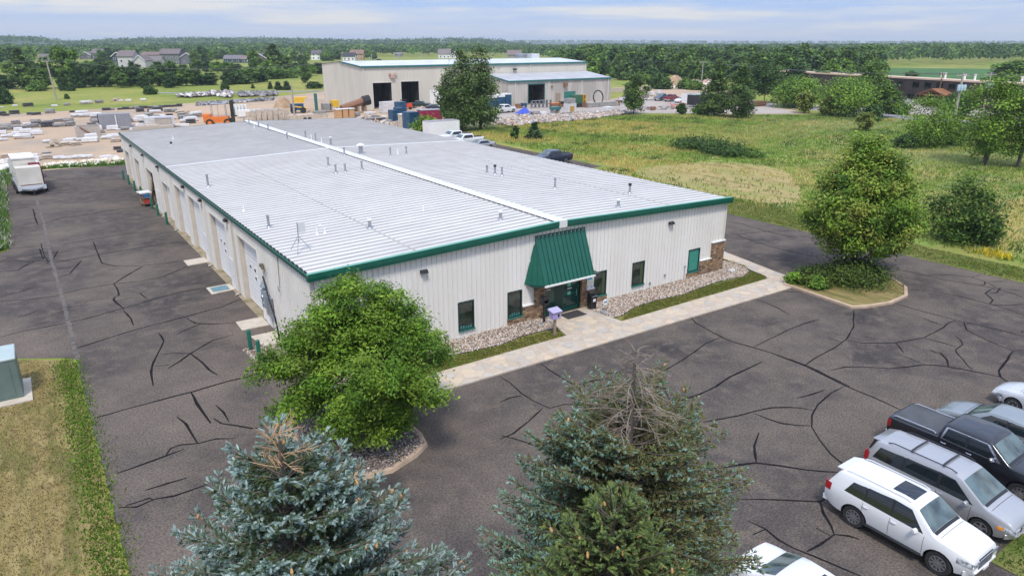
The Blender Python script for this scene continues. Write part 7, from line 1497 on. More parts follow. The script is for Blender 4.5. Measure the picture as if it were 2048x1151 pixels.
# ---------------------------------------------------------------- stone yard contents
M_s = {'w': mat('white_wrapped_stone', (.52,.51,.51), (.66,.64,.62), rough=.5, scale=2), 'g': mat('grey_flagstone', (.22,.21,.20), (.36,.34,.31), rough=.9, scale=2), 'd': mat('dark_slate', (.045,.045,.048), (.11,.105,.105), rough=.8, scale=2), 't': mat('tan_fieldstone', (.42,.34,.26), (.56,.48,.39), rough=.9, scale=2)}
M_pal = mat('pallet_wood', (.30,.21,.13), (.42,.31,.20), rough=.9, scale=3)
YP = {}
for kind in 'wgdt':
    for var in range(2):
        rr = random.Random(var*7+ord(kind)); t = thing('stone_pallet', 'x', 'stone pallet', (0,0,-400))
        b = MB()
        for k in range(3): b.box(-1,1,-.7+k*.6,-.55+k*.6+.05,0,.1)
        for k in range(6): b.box(-1+k*.36,-1+k*.36+.22,-.75,.75,.101,.14)
        b.build('pallet', M_pal, t)
        b = MB(); z = .141
        if kind == 'w' and var == 0:
            b.hexa([(-.98,-.72,z),(.98,-.72,z),(.98,.72,z),(-.98,.72,z),(-.92,-.68,z+.75),(.95,-.66,z+.7),(.93,.68,z+.78),(-.9,.66,z+.72)]); b.build('stone_stack', M_s[kind], t, bevel=.06)
        elif kind == 't' and var == 0:
            for k in range(16):
                x_,y_ = rr.uniform(-.7,.7), rr.uniform(-.5,.5); zz_ = z+rr.choice([0,.3,.55]); s_ = rr.uniform(.22,.36); b.hexa([(x_-s_,y_-s_*.7,zz_),(x_+s_,y_-s_*.8,zz_),(x_+s_*.9,y_+s_*.7,zz_),(x_-s_*.8,y_+s_*.8,zz_),(x_-s_*.8,y_-s_*.6,zz_+.3),(x_+s_*.7,y_-s_*.7,zz_+.32),(x_+s_*.8,y_+s_*.6,zz_+.28),(x_-s_*.7,y_+s_*.6,zz_+.3)])
            b.build('stone_stack', M_s[kind], t)
        else:
            for k in range(7 if kind != 'w' else 4):
                h_ = rr.uniform(.07,.13); a = rr.uniform(.85,1.08); c = rr.uniform(.6,.8); ox, oy = rr.uniform(-.08,.08), rr.uniform(-.08,.08)
                b.hexa([(-a+ox,-c+oy+rr.uniform(-.1,.1),z),(a+ox,-c+oy,z),(a+ox+rr.uniform(-.1,.1),c+oy,z),(-a+ox,c+oy,z),(-a+ox,-c+oy+rr.uniform(-.1,.1),z+h_),(a+ox,-c+oy,z+h_),(a+ox,c+oy,z+h_),(-a+ox+.05,c+oy,z+h_)]); z += h_+.012
            b.build('stone_stack', M_s[kind], t)
        YP[kind+str(var)] = t
rows = {
 'the back row of the yard': [(20,315,80,'d'),(60,318,60,'d'),(150,300,80,'d'),(310,305,60,'d'),(370,308,80,'d'),(515,292,90,'g'),(740,282,50,'d'),(1090,262,70,'d'),(1155,258,50,'g'),(1230,255,50,'d'),(1290,252,70,'d'),(1345,250,50,'d'),(1400,246,60,'g'),(1470,243,70,'d'),(1540,240,60,'d'),(1600,236,60,'g'),(1660,232,60,'d'),(1720,228,60,'d'),(1780,226,60,'d'),(1840,222,60,'d')],
 'the long left row': [(60,430,90,'g'),(65,462,110,'g'),(120,455,60,'g'),(172,445,90,'g'),(165,405,80,'g'),(265,447,90,'g'),(285,410,70,'w'),(300,432,70,'d'),(365,435,70,'g'),(375,400,90,'g'),(420,400,60,'d'),(490,432,110,'d'),(500,400,80,'d'),(600,378,90,'g'),(605,430,100,'g'),(680,360,60,'t'),(725,422,90,'g'),(710,385,90,'g')],
 'the white row beside the lane': [(25,505,90,'w'),(35,572,90,'w'),(80,540,120,'w'),(190,480,90,'w'),(165,520,80,'w'),(250,552,150,'w'),(270,495,110,'w'),(380,512,110,'w'),(375,475,70,'w')],
 'the row behind the wrapped blocks': [(500,590,110,'w'),(550,640,120,'t'),(545,600,90,'t'),(625,612,30,'d'),(680,620,110,'t'),(700,590,90,'w'),(780,620,100,'t'),(740,565,100,'w'),(840,572,90,'w'),(930,590,150,'w'),(940,562,120,'w'),(1110,555,110,'w'),(1160,540,110,'w'),(1190,585,90,'t'),(1250,575,60,'w')],
 'the front row by the weeds': [(490,762,110,'t'),(480,715,80,'g'),(612,765,105,'w'),(700,762,105,'w'),(815,755,105,'w'),(905,752,115,'w'),(60,745,90,'t'),(150,770,80,'t'),(200,745,100,'w'),(270,730,100,'w'),(330,750,110,'w'),(360,780,110,'w'),(1205,665,70,'d'),(1245,690,70,'d'),(1250,660,60,'w'),(1090,762,110,'w'),(1170,752,100,'w')],
 'the middle cluster of the yard': [(800,330,110,'w'),(870,330,120,'w'),(850,298,120,'w'),(985,330,120,'w'),(1010,312,80,'w'),(1100,328,80,'g'),(1180,325,70,'w'),(1225,322,70,'w'),(960,375,60,'g'),(1010,390,110,'g'),(985,352,80,'g'),(1310,352,80,'g'),(1320,385,90,'g'),(1350,370,60,'g'),(970,435,130,'d'),(990,462,110,'w'),(905,440,50,'g'),(1030,495,90,'g'),(1160,465,110,'w'),(1230,465,70,'w'),(1290,462,90,'g'),(1400,378,80,'w'),(1460,375,130,'w'),(1490,402,90,'d'),(1380,430,90,'w'),(1440,425,90,'w'),(1320,420,60,'d'),(1430,340,90,'w'),(1530,335,90,'g'),(1600,338,80,'g'),(1650,335,70,'w'),(1440,278,80,'d'),(1560,275,80,'d'),(1620,272,100,'d'),(1600,288,110,'w'),(1740,322,60,'d'),(1760,355,100,'w'),(1730,280,70,'g'),(1790,280,70,'g'),(1850,290,80,'t'),(1870,320,80,'g'),(1880,350,90,'g'),(1900,385,100,'w'),(1960,375,120,'w'),(1960,395,90,'d'),(1830,430,90,'w'),(1900,428,90,'w'),(1920,300,70,'t'),(1990,310,80,'w'),(1950,335,80,'g'),(2030,330,80,'g'),(2035,290,60,'w'),(1380,475,80,'w')],
 'the green verge beyond the yard': [(155,220,50,'w'),(290,222,90,'d'),(560,222,55,'w'),(890,195,110,'w'),(1020,186,70,'g'),(1150,172,40,'t'),(1190,165,90,'t'),(1240,170,40,'w'),(1320,168,60,'w'),(1470,160,60,'w'),(690,212,60,'g'),(20,235,40,'w')]}
OR2 = lambda n_: ORD[n_] if n_ < 18 else ['nineteenth','twentieth','twenty first','twenty second','twenty third','twenty fourth','twenty fifth','twenty sixth','twenty seventh','twenty eighth','twenty ninth','thirtieth'][n_-18]
KN = {'w':'white wrapped','g':'grey flagstone','d':'dark slate','t':'tan fieldstone'}
ORD = ['first','second','third','fourth','fifth','sixth','seventh','eighth','ninth','tenth','eleventh','twelfth','thirteenth','fourteenth','fifteenth','sixteenth','seventeenth','eighteenth']
rr = random.Random(55)
for rn, items in rows.items():
    cnt = {}
    for (cx,by,w_,k) in sorted(items):
        cnt[k] = cnt.get(k,-1)+1; px, py = cx/5.12, 170+by/5.12; x, y = G(px, py); s = w_/5.12*MPP(x,y)/2.05
        s = max(.45, min(s, 1.6))
        copy_tree(YP[k+str(rr.randrange(2))], (x,y+.6*s,0), rr.uniform(-.25,.25), '%s %s pallet from the left in %s' % (OR2(cnt[k]), KN[k], rn), scale=(s*rr.uniform(.9,1.1),s,s*rr.uniform(.7,1.15)), group='stone pallets in %s' % rn)
# stacks behind the warehouse right roof
def put_y(kind, px, py, wpx, label, hs=1.0, rz=0):
    x, y = G(px,py); s = wpx*MPP(x,y)/2.05; return copy_tree(YP[kind], (x,y,0), rz, label, scale=(s,s,s*hs))
for i,(px,py,w_,k,hs) in enumerate([(712,234,16,'g1',1.1),(722,240,15,'t1',1),(733,236,14,'t0',1),(741,243,15,'g1',1),(752,238,14,'g0',1.2),(762,243,16,'d1',1),(768,236,13,'w0',.8),(775,240,14,'t1',1),(781,246,15,'g1',1),(790,250,15,'t0',1),(798,247,12,'g0',1),(810,254,13,'t1',.9),(706,226,16,'w1',.7),(786,234,16,'g1',.8),(740,228,22,'w0',.5),(822,262,14,'t0',.8),(830,266,12,'g1',.7),(700,240,12,'w0',.8),(836,268,14,'t0',.7)]):
    put_y(k,px,py,w_,'%s pallet, %s in the crowded stacks behind the roof' % (KN[k[0]], ORD[min(i,17)] if i < 18 else 'last'), hs, i*.7)
def simple(name, cat, label, px, py, parts, rz=0, z=0):
    x, y = G(px,py); t = thing(name, label, cat, (x,y,z), rz)
    for nm, m, boxes in parts:
        b = MB()
        for q in boxes:
            if q[0] == 'tube': b.tube(q[1], q[2], 8)
            elif q[0] == 'cyl': b.lathe([(q[1],q[2]),(q[1],q[3])], 14, q[4], q[5])
            else: b.box(*q)
        b.build(nm, m, t)
    return t
M_bluew = mat('blue_wrap', (.010,.045,.10), (.03,.10,.17), rough=.35, scale=2); M_maroon = mat('maroon_panel', (.25,.012,.05), (.32,.02,.07), rough=.5, scale=1)
M_orange = mat('orange_machine', (.60,.15,.02), (.70,.20,.03), rough=.45, scale=2); M_yelm = mat('yellow_machine', (.70,.42,.03), rough=.45)
simple('wrapped_stack','stack','wide stack wrapped in blue film in the crowded yard',795,245,[('bundle',M_bluew,[(-1.6,-.3,-1,.9,.15,2.6),(-.25,1.2,-.9,1,.15,3.0)]),('pallet',M_pal,[(-1.6,1.2,-1,1,0,.14)])],.1)
simple('wrapped_stack','stack','small stack wrapped in blue film topping the group',802,239,[('bundle',M_bluew,[(-1.1,1.1,-1,1,.15,1.7),(-.9,1.0,-.9,.9,1.75,3.7)]),('pallet',M_pal,[(-1.1,1.1,-1,1,0,.14)])],.3)
simple('wrapped_stack','stack','tallest stack wrapped in blue film beside the brown stone stack',822,259,[('bundle',M_bluew,[(-1.1,1.2,-1.1,1.1,.15,3.3),(-1.0,.1,-1.2,1,.15,3.2)]),('pallet',M_pal,[(-1.1,1.2,-1.1,1.1,0,.14)])],.2)
simple('wrapped_stack','stack','brown stone stack with a pale top left of the blue wrapped ones',809,257,[('bundle',M_s['t'],[(-.8,.8,-.8,.8,.15,2.6)]),('top',M_white,[(-.85,.85,-.85,.85,2.61,2.8)]),('pallet',M_pal,[(-.8,.8,-.8,.8,0,.14)])],.2)
simple('box_trailer','trailer','maroon box trailer half behind the bright green bush',860,247,[('body',M_maroon,[(-2.2,2.2,-1.2,1.2,.6,2.7)]),('roof',mat('grey_roof_panel',(.3,.28,.3)),[(-2.25,2.25,-1.25,1.25,2.71,2.82)]),('wheel',M_tyre,[('cyl',.38,-1.22,-.95,'y',(.8,0,.38)),('cyl',.38,-1.22,-.95,'y',(-.1,0,.38))])],-.1)
simple('forklift','forklift','orange heavy forklift with a roll cage parked behind the roof edge',443,252,[('body',M_orange,[(-3.0,1.6,-1.2,1.2,.75,1.9),(-3.2,-1.6,-1.2,1.2,1.9,2.4)]),('cage',M_steel,[(-1.5,-1.4,-1,-.9,1.9,4.2),(1.1,1.2,-1,-.9,1.9,4.2),(-1.5,-1.4,.9,1,1.9,4.2),(1.1,1.2,.9,1,1.9,4.2),(-1.5,1.2,-1,1,4.2,4.32),(-.2,-.1,-1,-.9,1.9,4.2)]),('mast',M_dark,[(2.1,2.6,-.9,-.6,.3,4.9),(2.1,2.6,.6,.9,.3,4.9),(2.2,2.5,-.6,.6,4.4,4.8),(2.1,2.5,-.9,.9,2.0,3.4)]),('fork',M_rk,[(2.6,4.2,-.7,-.5,.3,.4),(2.6,4.2,.5,.7,.3,.4)]),('wheel',M_tyre,[('cyl',.75,-1.35,-.85,'y',(-1.9,0,.75)),('cyl',.75,.85,1.35,'y',(-1.9,0,.75)),('cyl',.75,-1.35,-.85,'y',(1.4,0,.75)),('cyl',.75,.85,1.35,'y',(1.4,0,.75))]),('rim',M_orange,[('cyl',.4,-1.39,-1.34,'y',(-1.9,0,.75)),('cyl',.4,-1.39,-1.34,'y',(1.4,0,.75))])],-.35)
simple('container','container','grey site box with a dark end among the pallets',229,256,[('body',mat('grey_container',(.22,.22,.24),(.27,.27,.29),rough=.6),[(-2.4,3.0,-1.1,1.1,.1,2.7)]),('end_door',M_dark,[(-2.55,-2.41,-1.1,1.1,.1,2.7)]),('door_post',M_white,[(.4,.55,-1.2,-1.101,.1,2.5)])],-.1)
simple('concrete_bin','bin','open concrete block bin with a leaning brace in the yard',178,274,[('wall',mat('bin_concrete',(.38,.33,.28),(.46,.41,.35)),[(-1.8,1.8,-1.2,-1.0,0,1.8),(-1.8,-1.6,-1.0,1.2,0,1.9),(1.6,1.8,-1.0,1.2,0,2.2),(-1.8,1.8,1.2,1.4,0,2.0)]),('brace',M_rust,[('tube',[(-1.2,-1.3,1.9),(1.0,-1.35,.1)],.1)])])
simple('container','container','low white block wall box in the middle of the yard',320,254,[('body',M_s['w'],[(-2.6,2.6,-1,1,0,2.0)])],-.05)
simple('concrete_bin','block','pale concrete cube standing right of the white box',329,257,[('body',mat('bin_concrete',(.38,.33,.28)),[(-1.4,1.4,-1.3,1.3,0,2.0)]),('lid',mat('grey_roof_panel',(.3,.28,.3)),[(-1.45,1.45,-1.35,1.35,2.0,2.1)])],-.2)
simple('stone_wall_block','block','long low concrete trough near the roof corner',308,263,[('body',mat('bin_concrete',(.38,.33,.28)),[(-3.4,3.4,-.7,.7,0,1.0)]),('filling',M_s['t'],[(-2.9,1,-.5,.5,1.0,1.25)])],0)
simple('upright_slabs','slab rack','rack of upright pale stone slabs behind the roof ridge',541,243,[('rack',M_rust,[(-4,4,-.9,-.8,0,.3),(-4,4,.8,.9,0,.3)]),('slabs',M_s['t'],[(-4+k*1.15,-4+k*1.15+.95,-.5+.1*(k%3),-.2+.1*(k%3),.1,2.3+.2*(k%2)) for k in range(7)]),('back_slabs',M_s['w'],[(-3.8+k*1.0,-3.8+k*1.0+.7,.4,.6,.1,2.6) for k in range(7)])])
simple('upright_slabs','slab rack','white slab rack right of the orange forklift',478,232,[('rack',M_dark,[(-1.6,1.8,-.8,.8,0,.25)]),('slabs',M_white,[(-1.5+k*.7,-1.5+k*.7+.45,-.6,.6,.25,2.4) for k in range(5)])])
simple('upright_slabs','slab rack','pale crates stacked beyond the white slab rack',500,234,[('slabs',M_white,[(-2.5,2.5,-.7,.7,.2,1.6)]),('crate',M_s['t'],[(-1.0,2.0,-.9,-.71,.0,1.2)])])
simple('flatbed','trailer','long pale flat trailer with a grey load behind the roof',616,241,[('deck',M_s['t'],[(-4.2,4.2,-1,1,.5,1.3)]),('load',M_rk,[(1.5,4.0,-.8,.8,1.3,1.8)]),('wheel',M_tyre,[('cyl',.4,-1.1,-.9,'y',(-1,0,.4)),('cyl',.4,-1.1,-.9,'y',(0,0,.4))])],.05)
simple('loader','loader','yellow and blue loader beside the gravel mound',596,226,[('body',M_bluew,[(-1.6,1.4,-.9,.9,.7,2.1)]),('bucket',M_yelm,[(-1.2,1.6,-1.0,1.0,2.4,3.2),(-.6,2.2,-1,1,3.2,3.6)]),('arm',M_yelm,[('tube',[(-1,-.9,1.6),(2.4,-.9,1.0)],.15)]),('wheel',M_tyre,[('cyl',.7,-1.2,-.8,'y',(-1,0,.7)),('cyl',.7,-1.2,-.8,'y',(1.2,0,.7))])],-.3)
simple('loader','machine','yellow and grey machine left of the tall building door',662,224,[('body',M_rk,[(-2,0,-.9,.9,.5,2.0)]),('bucket',M_yelm,[(.2,1.8,-.9,.9,1.2,2.7)]),('leg',M_steel,[(1.2,1.4,-.9,-.7,0,1.2),(-.4,-.2,-.9,-.7,0,2)]),('mast',M_gt2,[(-3.8,-3.2,-.4,.1,0,4.4)])],0)
simple('tumbler','machine','rusty stone tumbler pipe with a dark open end before the first bay',716,226,[('drum',M_rust,[('tube',[(-4.2,0,1.2),(1.6,0,2.6)],.85)]),('mouth',M_dark,[('tube',[(1.4,-.2,2.6),(3.0,-.6,2.9)],1.15)]),('stand',M_pal,[(1.6,1.9,-1,1,0,2.4),(-.4,-.1,-1,1,0,1.6),(-2.6,-2.3,-1,1,0,1.1)]),('plank',M_pal,[(-5.5,3.5,-1.6,-1.2,.2,.5)])],.15)
simple('lumber_crates','crates','tan wooden crates at the roof corner before the tumbler',690,236,[('crate',mat('tan_crate',(.50,.27,.12),(.58,.36,.18)),[(-2.2+k*1.5,-2.2+k*1.5+1.2,-.7,.7,.1,1.9) for k in range(3)]),('lid',M_white,[(-2.3,2.3,-.8,.8,1.91,2.0)])],.1)
simple('utv','utility vehicle','small red utility vehicle with a cage outside the second bay',812,219,[('body',mat('bright_red',(.60,.06,.03),rough=.4),[(-1.5,1.5,-.8,.8,.5,1.2),(-.3,1.5,-.7,.7,1.2,1.45)]),('cage',M_black,[(-1.2,-1.1,-.7,-.6,1.2,2.3),(.2,.3,-.7,-.6,1.2,2.3),(-1.2,-1.1,.6,.7,1.2,2.3),(.2,.3,.6,.7,1.2,2.3),(-1.25,.3,-.75,.75,2.3,2.4)]),('wheel',M_tyre,[('cyl',.35,-.95,-.7,'y',(-1,0,.35)),('cyl',.35,-.95,-.7,'y',(1,0,.35))])],-.4)
simple('block_stack','stack','grey stone block stack right of the first bay',777,226,[('blocks',M_s['w'],[(-1.9,1.9,-1,1,.15,1.5),(-1.8,1.5,-1,1,1.52,2.6)]),('pallet',M_pal,[(-1.9,1.9,-1,1,0,.14)])],.05)
simple('tractor','tractor','dark tractor standing in the second bay opening',797,214,[('body',M_dark,[(-1.4,1.4,-.7,.7,.8,1.7)]),('hood',M_bluew,[(-1.8,-.6,-.5,.5,1.71,2.4)]),('cage',M_dark,[(.2,.3,-.7,-.6,1.7,3),(1.2,1.3,-.7,-.6,1.7,3),(.1,1.4,-.8,.8,3,3.1)]),('wheel',M_tyre,[('cyl',.8,-1.1,-.75,'y',(.9,0,.8)),('cyl',.55,-1,-.75,'y',(-1.2,0,.55))])],.2)
simple('yellow_post','bollard','yellow guard post at the first bay jamb',762,224,[('post',M_yelm,[('cyl',.1,0,1.4,'z',(0,0,0))])])
simple('yellow_post','bollard','yellow guard post at the second bay jamb',822,205,[('post',M_yelm,[('cyl',.1,0,1.4,'z',(0,0,0))])])
simple('trash_racks','stack','blue wrapped pallets with white tops at the annex side wall',1000,214,[('bundle',M_bluew,[(-4.8,-1.9,-1,1,.15,2.4),(-1.7,.9,-1,1,.15,2.5),(1.1,3.0,-1,1,.15,3.0)]),('top',M_white,[(-4.8,-1.9,-1,1,2.41,2.9),(-1.7,.9,-1,1,2.51,3.1),(1.1,3.0,-1,1,3.01,3.3)]),('pallet',M_pal,[(-4.8,3.0,-1,1,0,.14)])],.1)
simple('timber_stack','stack','long dark timber stack under the annex hoop',1203,213,[('timber',M_s['g'],[(-5.8,5.6,-.7,.7,.1,.6),(-5.2,5.2,-.6,.6,.62,1.1)]),('rust_frame',M_rust,[(-5.9,-5.7,-.8,.8,0,1.3),(5.6,5.8,-.8,.8,0,1.3)])],.02)
simple('crate_pair','crates','dark green crate and yellow rack in front of the annex',1155,214,[('crate',mat('crate_green',(.03,.10,.05),(.05,.14,.07)),[(-2.0,1.0,-.8,.8,.6,3.0)]),('rack',M_yelm,[(1.1,1.25,-.8,.8,.2,3.0),(2.0,2.15,-.8,.8,.2,3.0),(1.1,2.15,-.8,.8,2.9,3.0),(1.1,2.15,-.8,.8,1.6,1.7)]),('cart',M_dark,[(-1.9,2.6,-1.3,-.85,.1,.9)])],.0)
simple('junk_pile','scrap','orange and dark scrap machine parts before the teal door',1117,214,[('parts',M_rust,[(-2.5,-.4,-.6,.6,.3,.9),(-.2,2.4,-.8,.2,.1,.7)]),('sheet',M_orange,[(-2.6,.3,-.5,.5,.95,1.1)]),('box',M_dark,[(.6,2.8,-.6,.6,.7,1.3)])],.1)
simple('junk_pile','scrap','green and grey scrap stand on the edge of the rubble',1111,226,[('parts',M_gt2,[(-1.4,1.2,-.6,.6,.8,1.4)]),('stand',M_s['g'],[(-1.2,-.8,-.5,.5,0,.8),(.5,1.0,-.5,.5,0,.8),(-1,.8,-.3,.3,.2,.5)])],.1)
simple('kiosk','crate','pale crate with an ochre front among the scrap',1139,226,[('body',M_s['w'],[(-1.3,1.5,-.7,.7,.2,2.2)]),('front',mat('ochre_panel',(.45,.27,.06)),[(-.6,.8,-.78,-.71,.4,1.6)]),('top',M_s['g'],[(-1.2,1.2,-.7,.7,2.21,3.3)])],.1)
simple('chairs_rack','rack','grey metal racks beside the annex bay',1082,215,[('rack',M_steel,[(-3+k*1.2,-2.9+k*1.2,-.4,.4,0,1.8) for k in range(6)]+[(-3,3.1,-.4,.4,.8,.9),(-3,3.1,-.4,.4,1.7,1.8)])])
simple('workbench','bench','blue topped bench in the annex bay mouth',1048,216,[('bench',M_bluew,[(-.8,.6,-.5,.5,.5,1.2)]),('legs',M_steel,[(-.8,-.7,-.5,.5,0,.5),(.5,.6,-.5,.5,0,.5)]),('case',M_rust,[(-2.4,-1.2,-.5,.5,0,1.1)])])
x,y = G(1046,229); b = MB(); b.add([(-1.6,-.9,0),(1.6,-.9,0),(1.8,.9,0),(-1.7,.9,0),(-.7,-.2,.9),(.8,.1,1.3),(.2,.5,1.0)],[(0,1,5,4),(1,2,5),(2,3,6,5),(3,0,4,6),(4,5,6),(0,3,2,1)]); o = b.build('tarp', mat('blue_tarp',(.04,.07,.45),(.06,.10,.5),rough=.5)); o.location = (x,y,.3); tag(o,'crumpled blue tarp on the rubble near the white pickup','tarp')
put_y('g1',1070,233,18,'grey flagstone pallet on the rubble right of the blue tarp',1.2); put_y('w0',1086,232,15,'clear wrapped pallet beside the flagstone pallet on the rubble',1.2); put_y('w0',1215,224,22,'pale grey brick pallet left of the single upright tree',1.1)
put_y('g0',1292,196,10,'small grey block pallet left of the slate blue pickup',1.8); put_y('w0',1304,192,9,'pale block pallet behind the small grey one',2.2); put_y('w0',1317,189,9,'pale block pallet nearest the brown mounds',2.2); put_y('w1',1297,200,18,'flat pale pallet at the lot edge left of the pickups',.6)
simple('box_trailer','trailer','dark box trailer beside the white cars on the gravel lot',1395,213,[('body',M_dark,[(-3.0,1.6,-1.2,1.2,.5,3.0)]),('roof',mat('pale_teal_roof',(.30,.38,.38)),[(-3.0,1.6,-1.2,1.2,3.01,3.1)]),('wheel',M_tyre,[('cyl',.4,-1.25,-1.21,'y',(-1,0,.4)),('cyl',.4,-1.25,-1.21,'y',(0,0,.4))])],.1)
simple('box_trailer','trailer','grey panel trailer left of the dark box trailer',1375,209,[('body',mat('grey_container',(.22,.22,.24)),[(-1.3,1.6,-1.1,1.1,.4,2.8)]),('post',M_white,[(-1.45,-1.31,-1.1,1.1,.2,2.9)]),('wheel',M_tyre,[('cyl',.4,-1.15,-1.11,'y',(.3,0,.4))])],.1)
simple('plough_frame','machine','red farm implement frame at the lot edge',1358,217,[('frame',mat('bright_red',(.60,.06,.03)),[('tube',[(-2.8,0,.9),(2.4,0,1.1)],.1),('tube',[(-2.6,-.6,.2),(-2.6,.6,1.4)],.1),('tube',[(1.2,-.6,.2),(1.2,.6,1.8)],.1)]),('weight',M_rust,[(-9.8,-8.6,-.4,.4,.1,.9)])])
simple('plough_frame','machine','rusty brown harrow by the street beyond the paired trees',1517,213,[('frame',M_rust,[(-2.6,2.6,-.6,-.5,.5,.6),(-2.6,2.6,.5,.6,.5,.6)]+[(-2.5+k*.6,-2.4+k*.6,-.5,.5,.1,1.3) for k in range(9)])])
simple('storage_box','container','long white storage box behind the right roof edge',884,273,[('body',M_white,[(-3.1,2.9,-1.25,1.25,.3,2.75)]),('roof',mat('grey_roof_panel',(.3,.28,.3)),[(-3.1,2.9,-1.25,1.25,2.76,2.8)]),('skid',M_dark,[(-3,2.8,-1.1,-.9,0,.29),(-3,2.8,.9,1.1,0,.29)])],0)
# trailer on the left drive: white box piled on a flat trailer
TR = thing('utility_trailer', 'flat trailer stacked with cream panels and boxes on the left drive', 'trailer', (-10.15,63.6,0), R_(3))
b = MB(); b.box(-1.3,1.3,-2.6,5.5,.62,.82); b.hexa([(-1.1,-2.6,.55),(1.1,-2.6,.55),(.25,-3.8,.55),(-.25,-3.8,.55),(-1.1,-2.6,.70),(1.1,-2.6,.70),(.25,-3.8,.70),(-.25,-3.8,.70)]); b.build('deck', M_steel, TR)
b = MB(); b.box(-1.32,1.32,-2.75,-2.601,.5,.95); b.build('front_rail', mat('pale_steel',(.5,.52,.55),rough=.5), TR)
for yy in (-1.2,1.6,3.0):
    for s in (-1,1):
        b = MB(); b.lathe([(.38,s*1.25),(.38,s*1.5)], 16, 'x', (0,yy,.38)); b.build('wheel', M_tyre, TR)
b = MB(); b.box(-.04,.04,-4.0,-3.8,.1,.7); b.build('jack', M_dark, TR)
M_crm = mat('cream_panel', (.56,.52,.45), (.64,.60,.53), rough=.55, scale=1)
CR1 = tag(thing('cream_crate', 'front cream panel crate with a rusty lower rail on the drive trailer', 'crate', (-10.15,63.6,0), R_(3)))
b = MB(); b.box(-1.15,1.15,-2.45,-.6,.83,2.9); b.build('panels', M_crm, CR1, bevel=.02); b = MB(); b.box(-1.0,1.0,-2.49,-2.455,1.0,1.06); b.build('lower_rail', M_rust, CR1)
CR2 = tag(thing('cream_crate', 'taller rear cream crate with a white top on the drive trailer', 'crate', (-10.15,63.6,0), R_(3)))
b = MB(); b.box(-1.2,.9,-.4,3.6,.83,3.6); b.build('panels', M_crm, CR2, bevel=.02); b = MB(); b.box(-1.25,.95,-.5,3.7,3.61,3.75); b.build('top', M_white, CR2); b = MB(); b.box(.2,1.28,-.55,-.42,2.8,3.1); b.box(1.18,1.28,-2.3,-.4,.83,2.85); b.build('red_edge', mat('maroon_edge',(.2,.02,.03)), CR2)
CR3 = tag(thing('white_bundle', 'rough white bundles heaped behind the trailer crates', 'bundle', (-10.15,63.6,0), R_(3)))
b = MB(); rr = random.Random(8)
for k in range(9): x_,y_,s_ = rr.uniform(-.6,1.6), rr.uniform(6,11), rr.uniform(.5,.9); b.hexa([(x_-s_,y_-s_,.03),(x_+s_,y_-s_,.03),(x_+s_,y_+s_,.03),(x_-s_,y_+s_,.03),(x_-s_*.8,y_-s_*.9,2.2+rr.uniform(0,1)),(x_+s_*.9,y_-s_*.7,2.3+rr.uniform(0,.8)),(x_+s_*.8,y_+s_,2.4),(x_-s_,y_+s_*.8,2.2)])
b.build('bundle', M_s['w'], CR3)
# teal fence post line at the left edge
b = MB()
for k in range(6): b.tube([(-15.2,44+k*6,0),(-15.2,44+k*6,1.8)], .04, 5)
b.tube([(-15.2,40,1.75),(-15.2,78,1.75)], .035, 5); b.box(-15.21,-15.19,40,78,.1,1.72); tag(b.build('mesh_fence', mat('green_mesh',(.08,.25,.22),rough=.6)), 'green mesh fence along the left edge of the drive', 'fence')
# ---- rubble, mounds, boulders
def rubble(name, poly, n, smin, smax, cols, seed, hum=None, z0=.02):
    rg = np.random.default_rng(seed); q = poly_sample(poly, n, rg); z = np.full(n, z0)
    if hum is not None: z += np.array([hum(a) for a in q])*rg.uniform(.6,1,n)
    P = np.concatenate([q, z[:,None]],1); th = rg.uniform(0,6.28,n); A = np.stack([np.cos(th),np.sin(th),rg.normal(0,.35,n)],1); A/=np.linalg.norm(A,axis=1,keepdims=True); B = np.stack([-np.sin(th),np.cos(th),rg.normal(0,.35,n)],1); B/=np.linalg.norm(B,axis=1,keepdims=True); Cc = np.cross(A,B)
    tv = np.array([(-1,-.8,-.5),(1,-.7,-.5),(.9,.8,-.5),(-.8,.9,-.5),(-.7,-.6,.5),(.8,-.6,.4),(.7,.5,.55),(-.6,.6,.45)]); tf = np.array([(4,5,6,7),(0,1,5,4),(1,2,6,5),(2,3,7,6),(3,0,4,7)])
    V,F,cc = replicate(tv,tf,P,A,B,Cc,rg.uniform(smin,smax,(n,1)),palette(rg,n,cols,.15)); o = npmesh(name, V, F, colmat('broken_stone',.9), colr=cc); tag(o, kind='stuff'); return o
RC = [(.42,.34,.26),(.52,.49,.45),(.32,.26,.21),(.46,.30,.19),(.18,.16,.15),(.36,.35,.35),(.25,.19,.15)]
rubble('rubble', [G(*q) for q in [(990,248),(1010,240),(1050,233),(1110,232),(1170,228),(1240,223),(1262,228),(1190,238),(1130,244),(1060,249),(1020,254)]], 2600, .15,.42, RC, 1, lambda a: .35)
rubble('rubble', [G(*q) for q in [(1240,222),(1290,213),(1400,215),(1412,218),(1300,221),(1262,228)]], 350, .12,.3, [(.2,.17,.15),(.4,.35,.3),(.1,.09,.09)], 2)
rubble('rubble', [G(*q) for q in [(462,197),(430,193),(380,196),(350,195),(420,189),(465,187)]], 500, .25,.7, [(.5,.47,.45),(.22,.19,.17),(.35,.31,.28),(.6,.58,.56),(.12,.11,.11)], 3, lambda a: .9)
rubble('rubble', [G(*q) for q in [(478,195),(555,193),(552,187),(480,189)]], 340, .25,.7, [(.16,.15,.15),(.1,.1,.1),(.3,.28,.27)], 4, lambda a: .8)
rubble('rubble', [G(*q) for q in [(395,212),(450,209),(545,201),(548,197),(450,204),(395,207)]], 900, .25,.55, [(.13,.125,.13),(.08,.08,.085),(.22,.2,.2),(.35,.33,.32)], 5, lambda a: .25)
